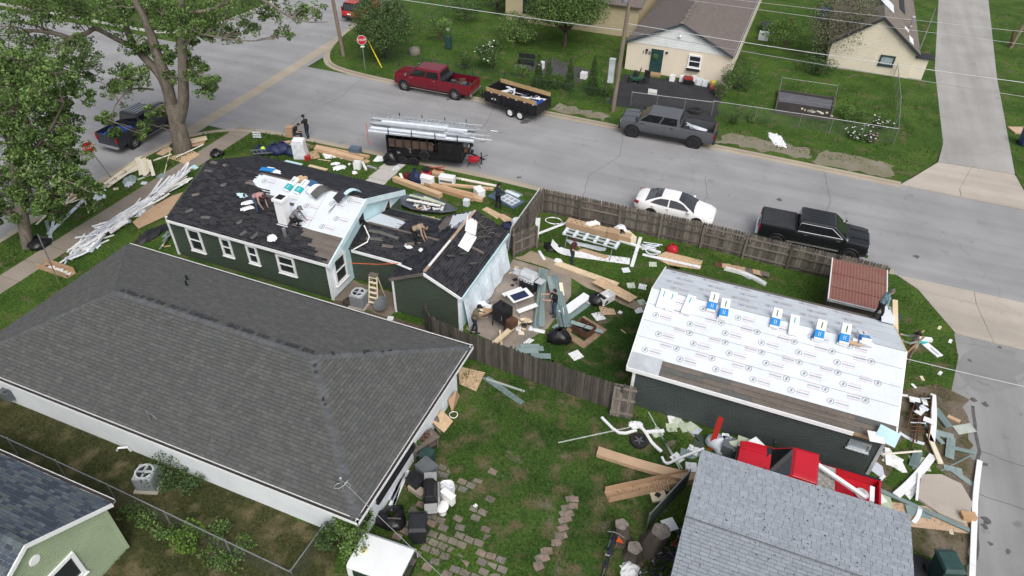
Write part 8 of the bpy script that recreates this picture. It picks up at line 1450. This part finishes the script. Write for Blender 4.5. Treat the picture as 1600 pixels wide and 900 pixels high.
# things by the cream house and lawns across the street
for i, (px, py, d, m, lb) in enumerate(((1050, 126, (.4, .4, .5), M_TRIM, 'white bucket by the house door, left one'), (1083, 130, (.4, .4, .6), M_TRIM, 'white bucket right of the red barrow'), (1092, 132, (.45, .45, .5), M_WSCRAP[1], 'grey bucket in the row below the window'), (1101, 134, (.4, .4, .45), M_WSCRAP[1], 'pale bucket nearest the yellow toy'), (1065, 127, (.35, .35, .5), M_TRIM, 'white tub left of the red barrow'))): crate(px, py, d, m, lb, 'bucket', 'bucket', open_=True)
t = thing('red_barrow', 'red and black barrow standing below the small window', 'barrow', at(1074, 131), R(10)); B().box((0, 0, .5), (.8, .45, .25)).build('tray', material('faded_red', (.26, .03, .03), .6), t, bevel=.05); B().box((0, -.1, .25), (.8, .4, .3)).build('base', M_BLK, t); B().cyl((.4, -.25, .18), (.4, -.2, .18), .18).build('wheel', M_RUB, t)
t = thing('toy_slide', 'yellow and red plastic toy by the corner bush', 'toy', at(1113, 138)); B().box((0, 0, .4), (.45, .4, .5), .3, 0, .2).build('panel', material('faded_yellow', (.45, .36, .06), .6), t, bevel=.06); B().box((.05, -.35, .2), (.5, .3, .3), .2).build('seat', material('faded_pink_red', (.30, .06, .06), .6), t, bevel=.06)
t = thing('patio_mower', 'green garden machine beside the cream house door', 'mower', at(993, 128), R(10)); B().box((0, 0, .35), (1.1, .6, .3)).build('deck', M_GREENP, t, bevel=.05); B().box((-.1, 0, .7), (.35, .4, .5)).build('engine', M_BLKP, t, bevel=.04); B().tube([(.1, .2, .5), (.35, .2, 1.2), (.35, -.2, 1.2), (.1, -.2, .5)], .03).build('handle', M_BLK, t)
for x in (-.45, .45):
    for s_ in (1, -1): B().cyl((x, s_*.3, .2), (x, s_*.4, .2), .2, .2, 12).build('wheel', M_RUB, t)
t = thing('garden_chair', 'black garden chair beside the dark door', 'chair', at(1008, 130), R(-10)); B().box((0, 0, .45), (.5, .5, .05)).build('seat', M_BLKP, t); B().box((0, .25, .75), (.5, .05, .55)).build('backrest', M_BLKP, t); [B().cyl((x, y_, 0), (x, y_, .45), .02).build('leg', M_BLKP, t) for x in (-.22, .22) for y_ in (-.22, .22)]
t = thing('fence_sign', 'white notice sign on the chain fence before the blacktop pad', 'sign', at(1017, 162)); B().box((0, -.05, 1.0), (.7, .02, .45)).build('plate', M_TRIM, t); B().box((0, -.065, .92), (.6, .01, .12)).build('green_band', M_GSCRAP[0], t)
tag(B().lathe((0, 0, 0), [(.42, 0), (.55, .05), (.55, .22), (.42, .26), (.38, .2), (.38, .05)], 20).build('tyre', M_RUB, None, at(1085, 175)), 'old tyre lying at the blacktop edge behind the grey pickup', 'tyre')
bed = thing('raised_bed', 'dark raised garden bed inside a wire frame on the far lawn', 'garden bed', at(1255, 170)); A_ = [at(1216, 145), at(1302, 158), at(1296, 190), at(1210, 178)]; c_ = at(1255, 170); B().prism([(p.x-c_.x, p.y-c_.y) for p in A_], 0, .25).build('soil', M_SOIL, bed); P4 = [p-c_ for p in A_]
for i in range(4): d = P4[(i+1) % 4]-P4[i]; B().box((P4[i]+P4[(i+1) % 4])/2+Vector((0, 0, .15)), (d.length, .06, .34), math.atan2(d.y, d.x)).build('plank', M_FENCED[0], bed); B().cyl(P4[i], P4[i]+Vector((0, 0, 1.5)), .025, None, 6).build('post', M_METAL, bed)
for i in range(4): B().cyl(P4[i]+Vector((0, 0, 1.3)), P4[(i+1) % 4]+Vector((0, 0, 1.3)), .012, None, 5).build('wire', M_METAL, bed)
B().prism([((p.x-c_.x)*.96, (p.y-c_.y)*.45+.9) for p in A_], .255, .27).build('weed_fabric', material('weed_fabric', (.11, .11, .125), .8), bed)
for i in range(12): B().box((U(-.6, 2.2), U(-1.2, -.7), .3), (U(.1, .3), U(.1, .25), .08), U(0, 3)).build('stone', rc((M_CSCRAP[1], M_WSCRAP[1], M_KERB)), bed)
t = thing('garden_bench', 'dark iron garden bench under the yard tree', 'bench', at(822, 102), R(5)); B().box((0, 0, .45), (1.5, .45, .05)).build('seat', M_BLKP, t); B().box((0, .22, .75), (1.5, .05, .4)).build('backrest', M_BLKP, t); [B().box((x, 0, .22), (.06, .4, .44)).build('leg', M_BLKP, t) for x in (-.65, .65)]
tag(B().lathe((0, 0, 0), [(.5, 0), (.55, .3), (.42, .55), (.2, .62)], 12).build('boulder', material('boulder_stone', (.18, .165, .14), .9, .3, 5), None, at(648, 84), smooth=60), 'grey boulder at the foot of the round tree', 'boulder')
t = thing('bird_feeder', 'dark green post feeder standing on the corner lawn', 'feeder', at(701, 77)); B().box((0, 0, .65), (.5, .4, 1.1)).build('bin', M_GREENB, t, bevel=.03); [B().cyl((s_*.32, 0, 0), (s_*.32, 0, 1.9), .03).build('post', M_GREENB, t) for s_ in (1, -1)]; B().lathe((0, 0, 1.75), [(.2, 0), (.12, .18)], 8).build('plant_pot', M_LEAFP[1], t)
crate(912, 122, (.5, .5, .5), M_TRIM, 'white tub on the garden gate pillar', 'tub', 'tub', open_=True); crate(846, 107, (.4, .4, .6), M_TRIM, 'white bucket between the conifers', 'bucket', 'bucket', open_=True); crate(1592, 205, (1.2, 1.0, .1), M_CARD[2], 'tan plywood disc at the right edge beside the far alley', 'board', 'round_board', rz=.4); lump(1215, 219, (2.2, .9, .1), M_TRIM, 'flat white plastic sheet on the gravel right of the grey pickup', 'sheet', 'plastic_sheet', seed=140); crate(1195, 50, (.8, 1.8, .7), M_BLKP, 'dark grill cart on the lawn behind the cream house', 'cart', 'grill_cart', R(10)); crate(1192, 62, (.9, .6, .7), M_WSCRAP[1], 'pale crate on the lawn in front of the dark grill cart', 'crate', 'crate'); crate(1286, 32, (.9, .9, 1.2), M_BLUEB, 'blue bin behind the half bare tree', 'bin', 'blue_bin')
# clutter by the white house patio
for i in range(9): board((U(606, 616), U(772, 800)), (U(628, 640), U(735, 752)), .1, rc((M_WSCRAP[3], M_GRYP, M_WSCRAP[0])), 'pipe or trim length along the white house wall', 'pipe', 'lengths along the white house wall', 'wall_length', z0=.05+.05*(i % 4), h=.05)
t = thing('potting_table', 'weathered wooden potting table with plants below the wide window', 'table', at(662, 705), R(62)); B().box((0, 0, .7), (1.3, .6, .05)).build('top', M_FENCE[0], t); [B().box((x, y_, .35), (.07, .07, .7)).build('leg', M_FENCE[1], t) for x in (-.55, .55) for y_ in (-.22, .22)]; B().box((0, 0, .3), (1.2, .5, .04)).build('shelf', M_FENCE[1], t)
for i in range(5): B().lathe((-.45+.22*i, U(-.15, .15), .73), [(.07, 0), (.1, .15), (.02, .28)], 8).build('pot_plant', rc((M_RUST, M_LEAFD[0], M_TWIG, M_GREENB)), t)
crate(668, 722, (.5, .5, .6), M_GREENB, 'dark green pot beside the potting table', 'pot', 'pot'); crate(668, 744, (.7, .6, .7), M_GRYP, 'dark grey storage box behind the black grill', 'box', 'storage_box', R(-20)); crate(650, 760, (.6, .5, .5), M_BLKP, 'black crate left of the black grill', 'crate', 'crate', R(-20)); crate(652, 770, (.7, .3, .25), M_KERB, 'concrete block left of the black grill', 'block', 'concrete_block', R(-15))
panel([(700, 625), (713, 610), (718, 618), (706, 645)], M_CARD[1], 'brown board leaning on the white wall', name='leaning_board', lift=(.5, .7, .1, .0)); panel([(676, 660), (690, 640), (708, 658), (694, 676)], M_OSB, 'square plywood board leaning against the white wall', name='leaning_board', lift=(.5, .6, .05, .05), h=.04); panel([(672, 658), (684, 650), (692, 670), (688, 678)], M_DECK, 'dark weathered board behind the leaning plywood', name='leaning_board', lift=(.55, .6, .05, .0)); panel([(716, 572), (758, 582), (744, 611), (718, 600)], M_OSB, 'plywood sheet on the grass at the roof corner', name='plywood_sheet'); panel([(752, 590), (765, 588), (820, 628), (812, 632)], M_SIDSCRAP[2], 'grey siding sheet right of the plywood at the fence', h=.02); board((760, 592), (820, 612), .1, M_GSCRAP[2], 'thin green trim beside the grey siding sheet')
tag(B().tube([(.18*math.cos(k*.5), .18*math.sin(k*.5), .3+.02*math.sin(k)) for k in range(14)], .02, 5).build('bucket_hoop', M_WSCRAP[4], None, at(709, 655)), 'pale hoop beside the leaning boards', 'hoop'); tile(616, 810, .5, M_DECK, 'tan handle beside the black bag', asp=.1, z=.4); tile(743, 790, .14, WB, 'tiny white scrap on the lawn by the pavers'); lump(985, 892, (.7, .6, .35), M_TRIM, 'white plastic sheet at the bottom beside the stumps', seed=150); tile(1046, 820, .5, WB, 'white tile at the chain link corner near the stumps', z=.5)
# ---------------------------------------------------------------- people: capsules along a posed skeleton fused into one continuous skin
SKIN = material('skin', (.42, .26, .19), .55, .06); HAIRM = material('dark_hair', (.020, .016, .014), .6, .2)
def capsule(b, a, c, r0, r1, mi, n=12):
    a = Vector(a); c = Vector(c); d = c-a; L_ = max(d.length, 1e-4); d = d/L_; P, Rr = [], []
    for k in range(4): t = math.pi/2*(k/4); P.append(a-d*r0*math.cos(t)); Rr.append(max(.002, r0*math.sin(t)))
    P += [a, c]; Rr += [r0, r1]
    for k in range(3, -1, -1): t = math.pi/2*(k/4); P.append(c+d*r1*math.cos(t)); Rr.append(max(.002, r1*math.sin(t)))
    b.tube(P, Rr, n, mi); return (a, c, max(r0, r1), mi)
def ellipsoid(b, c, r, mi, n=14):
    c = Vector(c); o = len(b.v); m = 9
    for j in range(m+1):
        t = math.pi*j/m
        for k in range(n): p = 2*math.pi*k/n; b.v.append((c.x+r[0]*max(.02, math.sin(t))*math.cos(p), c.y+r[1]*max(.02, math.sin(t))*math.sin(p), c.z-r[2]*math.cos(t)))
    fs = [(o+j*n+k, o+j*n+(k+1) % n, o+(j+1)*n+(k+1) % n, o+(j+1)*n+k) for j in range(m) for k in range(n)]+[tuple(o+k for k in range(n-1, -1, -1)), tuple(o+m*n+k for k in range(n))]
    b.f += fs; b.m += [mi]*len(fs); return (c, c, max(r), mi)
def person(label, loc, rz, J, shirt, pants, hair=None, hat=None, shoes=None, sleeves='short', tall=1.76, skin=None):
    """J: joints in metres for a 1.76 m figure facing +y; 0 hip,1 chest,2 neck,3 head, arms (shoulder offset implied): elbow/hand L,R; knee/foot L,R"""
    b = B(); S = []; mats = [shirt, pants, skin or SKIN, hair or HAIRM, shoes or M_BLKP]
    hip, chest, neck, head = [Vector(J[k]) for k in ('hip', 'chest', 'neck', 'head')]
    spine = (neck-hip).normalized(); side = Vector((1, 0, 0)); fwd = side.cross(spine).normalized()*-1
    if 'side' in J: side = Vector(J['side']).normalized()
    S.append(capsule(b, hip-side*.075, hip+side*.075, .125, .125, 1)); S.append(capsule(b, hip+spine*.10, chest, .135, .150, 0)); S.append(capsule(b, chest-side*.085, chest+side*.085, .125, .125, 0))
    S.append(capsule(b, hip+spine*.1-side*.05, hip+spine*.1+side*.05, .125, .125, 0)); sh = {1: chest+spine*.10+side*.175, -1: chest+spine*.10-side*.175}; S.append(capsule(b, sh[-1], sh[1], .068, .068, 0)); S.append(capsule(b, chest+spine*.1, neck, .075, .058, 0)); S.append(capsule(b, neck, head, .055, .06, 2))
    up = (head-neck).normalized(); look = Vector(J.get('look', (0, 1, 0))).normalized(); look = (look-up*look.dot(up)).normalized(); ear = look.cross(up)
    S.append(capsule(b, head-up*.01+look*.01, head+up*.07-look*.005, .085, .092, 2)); S.append(capsule(b, head-up*.06+look*.045, head-up*.02+look*.05, .045, .06, 2)); S.append(capsule(b, head+look*.095+up*.0, head+look*.105-up*.03, .010, .017, 2, 6))
    for s in (1, -1): S.append(capsule(b, head+ear*s*.085+up*.02, head+ear*s*.09-up*.02, .014, .012, 2, 6)); S.append(capsule(b, head+ear*s*.032+look*.085+up*.028, head+ear*s*.034+look*.086+up*.028, .011, .011, 3, 6))
    S.append(capsule(b, head-ear*.02+look*.094-up*.052, head+ear*.02+look*.094-up*.052, .008, .008, 3, 6)); S.append(capsule(b, head+up*.065-look*.025, head+up*.085-look*.02, .098, .094, 3)); S.append(capsule(b, head+up*.02-look*.045, head+up*.05-look*.04, .085, .085, 3))
    for s, e, h, k, f in ((1, 'elbowR', 'handR', 'kneeR', 'footR'), (-1, 'elbowL', 'handL', 'kneeL', 'footL')):
        el, ha, kn, fo = Vector(J[e]), Vector(J[h]), Vector(J[k]), Vector(J[f]); sleeve = .58 if sleeves == 'short' else 1
        S.append(capsule(b, sh[s], sh[s].lerp(el, sleeve), .062, .055, 0)); S.append(capsule(b, sh[s].lerp(el, sleeve*.9), el, .048, .043, 2 if sleeves == 'short' else 0)); wr = el.lerp(ha, .84); S.append(capsule(b, el, wr, .043, .030, 0 if sleeves == 'long' else 2))
        d = (ha-el).normalized(); q = d.orthogonal().normalized(); q2 = d.cross(q); pm = wr+d*.085; S.append(capsule(b, wr+d*.01-q*.018, pm-q*.022, .020, .020, 2, 8)); S.append(capsule(b, wr+d*.01+q*.018, pm+q*.022, .020, .020, 2, 8))
        for i in range(4): o_ = q*(-.033+.022*i); l = (.062, .075, .07, .052)[i]; m1 = pm+o_+d*l*.6+q2*.012; S.append(capsule(b, pm+o_, m1, .0100, .0095, 2, 6)); S.append(capsule(b, m1, m1+d*l*.35+q2*.028, .0095, .0085, 2, 6))
        th = wr+d*.03+q*.03; S.append(capsule(b, th, th+d*.035+q*.03+q2*.01, .0125, .011, 2, 6)); S.append(capsule(b, th+d*.035+q*.03+q2*.01, th+d*.065+q*.035+q2*.02, .011, .009, 2, 6))
        hp = hip+side*s*.095-spine*.03; S.append(capsule(b, hp, kn, .098, .064, 1)); an = kn.lerp(fo, .93); S.append(capsule(b, kn, an, .062, .048, 1)); fd = Vector(J.get('toe', (0, 1, 0))).normalized(); S.append(capsule(b, fo-fd*.05+Vector((0, 0, .045)), fo+fd*.15+Vector((0, 0, .038)), .046, .042, 4))
    sc = tall/1.76; me = bpy.data.meshes.new('person'); me.from_pydata([tuple(Vector(v)*sc) for v in b.v], [], b.f); tmp = bpy.data.objects.new('tmp', me); COL.objects.link(tmp); md = tmp.modifiers.new('fuse', 'REMESH'); md.mode = 'VOXEL'; md.voxel_size = .0125; sm = tmp.modifiers.new('smooth', 'SMOOTH'); sm.factor = .5; sm.iterations = 3
    ev = bpy.data.meshes.new_from_object(tmp.evaluated_get(bpy.context.evaluated_depsgraph_get())); bpy.data.objects.remove(tmp); ev.materials.clear()
    for m in mats: ev.materials.append(m)
    n = len(ev.polygons); ctr = np.empty(n*3); ev.polygons.foreach_get('center', ctr); ctr = ctr.reshape(-1, 3)/sc; best = np.full(n, 1e9); mi = np.zeros(n, np.int32)
    for a, c, r, m in S:
        a = np.array(a); c = np.array(c); d = c-a; t = np.clip(((ctr-a)@d)/max(d@d, 1e-9), 0, 1); dist = np.linalg.norm(ctr-(a+t[:, None]*d), axis=1)-r; k = dist < best-.001; best[k] = dist[k]; mi[k] = m
    ev.polygons.foreach_set('material_index', mi); ev.polygons.foreach_set('use_smooth', np.ones(n, bool)); ev.update(); o = bpy.data.objects.new('person', ev); COL.objects.link(o); o.location = loc; o.rotation_euler = (0, 0, rz); tag(o, label, 'person')
    if hat:
        h = B(); P = [head+up*.075-look*.01]; h.lathe((0, 0, 0), [(.112, 0), (.115, .05), (.085, .10), (.02, .12)], 14); 
        mt = Matrix((ear, look, up)).transposed(); h.v = [tuple((mt @ Vector(v)+head+up*.055)*sc) for v in h.v]; q = B(); q.add([tuple((mt @ Vector((x, y_, .01))+head+up*.055)*sc) for x, y_ in ((-.08, .08), (.08, .08), (.06, .19), (-.06, .19))], [(0, 1, 2, 3)]); q.add([tuple((mt @ Vector((x, y_, .022))+head+up*.055)*sc) for x, y_ in ((-.08, .08), (.08, .08), (.06, .19), (-.06, .19))], [(3, 2, 1, 0)])
        h.add(q.v, q.f); h.build('cap', hat, o, smooth=50)
    return o
def cloth(n, c): return material(n, c, .85, .15, 6, .1, 30, bump=.3, bscale=20)
def stand(arms='work', step=.0, lean=.0, turn=0):
    hip = Vector((0, 0, .93)); chest = Vector((0, lean*.5, 1.27)); neck = Vector((0, lean*.9, 1.47)); head = Vector((0, lean*1.1+.02, 1.60))
    J = dict(hip=hip, chest=chest, neck=neck, head=head, kneeR=(.12, .05+step*.3, .50), footR=(.13, step*.5, .0), kneeL=(-.12, .05-step*.1, .50), footL=(-.13, -step*.5, .0), look=(0, 1, -.35))
    if arms == 'work': J.update(elbowR=(.27, .10+lean, 1.12), handR=(.16, .38+lean, 1.08), elbowL=(-.27, .10+lean, 1.12), handL=(-.14, .40+lean, 1.10))
    elif arms == 'down': J.update(elbowR=(.26, -.02+lean*.6, 1.10), handR=(.26, .10+lean*.8, .84), elbowL=(-.26, -.02+lean*.6, 1.10), handL=(-.25, .08+lean*.8, .84))
    elif arms == 'reach': J.update(elbowR=(.24, .30+lean, 1.24), handR=(.18, .58+lean, 1.30), elbowL=(-.24, .28+lean, 1.22), handL=(-.16, .56+lean, 1.22))
    return J
def bend(depth=.62, hand=.25):   # bent at the hips, hands near the surface in front
    return dict(hip=(0, -.12, .86), chest=(0, .24, 1.02), neck=(0, .42, 1.06), head=(0, .53, 1.02), elbowR=(.24, .40, .72), handR=(.18, .50, hand+.1), elbowL=(-.24, .36, .70), handL=(-.16, .52, hand), kneeR=(.14, .06, .47), footR=(.15, .02, .0), kneeL=(-.14, .0, .46), footL=(-.17, -.12, .0), look=(0, .5, -1))
def kneel(hand=.22):
    return dict(hip=(0, -.18, .42), chest=(0, .06, .72), neck=(0, .20, .86), head=(0, .28, .95), elbowR=(.27, .26, .55), handR=(.20, .48, hand+.12), elbowL=(-.27, .22, .52), handL=(-.12, .50, hand), kneeR=(.16, .22, .42), footR=(.17, .10, .0), kneeL=(-.16, .22, .10), footL=(-.16, -.22, .02), look=(0, .7, -.8))
def sit():
    return dict(hip=(0, 0, .52), chest=(0, .12, .86), neck=(0, .26, 1.03), head=(0, .36, 1.12), elbowR=(.27, .22, .72), handR=(.12, .46, .62), elbowL=(-.27, .20, .72), handL=(-.10, .48, .62), kneeR=(.16, .44, .52), footR=(.16, .42, .02), kneeL=(-.16, .44, .52), footL=(-.15, .46, .02), look=(0, .6, -.8))
CL = {n: cloth(n, c) for n, c in dict(black_cloth=(.012, .012, .014), navy_cloth=(.022, .03, .055), jean_cloth=(.045, .07, .12), grey_cloth=(.17, .17, .18), pink_cloth=(.42, .24, .23), maroon_cloth=(.085, .018, .03), tan_cloth=(.33, .25, .18), teal_cloth=(.16, .25, .28), camo_cloth=(.16, .14, .09), sage_cloth=(.24, .27, .25), khaki_cloth=(.20, .16, .11)).items()}
person('worker in black seated on a box at the kerb', at(462, 219)+Vector((0, 0, .02)), R(-60), sit(), CL['black_cloth'], CL['navy_cloth'], sleeves='short'); person('worker in black leaning over the seated man at the kerb', at(482, 215)+Vector((0, 0, -.05)), R(75), stand('work', .25, .14), CL['black_cloth'], CL['navy_cloth'], hat=CL['black_cloth'])
def roof_z(px, py): return on_main(px, py)[0]
person('roofer in pink shirt bending over left of the chimney', roof_z(405, 329), R(-95), bend(hand=.3), CL['pink_cloth'], CL['jean_cloth'], hat=CL['maroon_cloth']); person('roofer in grey hoodie kneeling right of the chimney', roof_z(464, 350), R(-70), kneel(), CL['grey_cloth'], CL['black_cloth'], sleeves='long', hat=CL['grey_cloth'])
person('roofer in tan shirt and tool belt bending over the link roof', Vector((-15.35, 25.3, 2.62)), R(-75), bend(hand=.2), CL['tan_cloth'], CL['black_cloth'], hat=CL['khaki_cloth']); person('worker in dark clothes standing beside the window unit', at(778, 326)+Vector((0, 0, .02)), R(-20), stand('work', .15, .06), CL['navy_cloth'], CL['black_cloth'], hat=CL['black_cloth'], sleeves='long')
person('worker in maroon standing by the curled white sheet', at(893, 411)+Vector((0, 0, .02)), R(-100), stand('work', .15, .05), CL['maroon_cloth'], CL['navy_cloth'], hat=CL['maroon_cloth'], tall=1.7); person('worker in black shirt holding siding beside the patio', at(866, 494)+Vector((0, 0, .02)), R(115), stand('reach', .1, .04), CL['black_cloth'], CL['jean_cloth'])
person('worker in tan work clothes at the wing corner by the fence', at(741, 520)+Vector((0, 0, .02)), R(-60), stand('work', .2, .22), CL['camo_cloth'], CL['navy_cloth'], hat=CL['black_cloth'], sleeves='long'); person('worker in teal shirt and black trousers on the garage eave', Vector((6.66, 28.45, 2.48)), R(-70), stand('down', .25, .16), CL['teal_cloth'], CL['black_cloth'], sleeves='long', hair=material('grey_cap_hair', (.12, .11, .11), .7))
p_ = Vector((8.5, 27.95, .95)); person('worker in sage shirt on a ladder at the garage gable', p_, R(95), stand('reach', .1, .05), CL['sage_cloth'], CL['khaki_cloth'], hat=CL['black_cloth'], sleeves='long')
lt = ladder_thing('leaning_ladder', 'orange rail ladder leaning on the garage gable under the worker', (8.2, 27.95, 1.3), (0, R(-74), R(0)), 2.9, .42, M_BEAM[1])
tag(B().cyl((0, 0, 0), (.5, .9, -.5), .02).build('roof_hose', M_BLKP, None, (-15.2, 25.6, 3.0)), 'black pry bar in the hands of the link roof worker', 'tool')
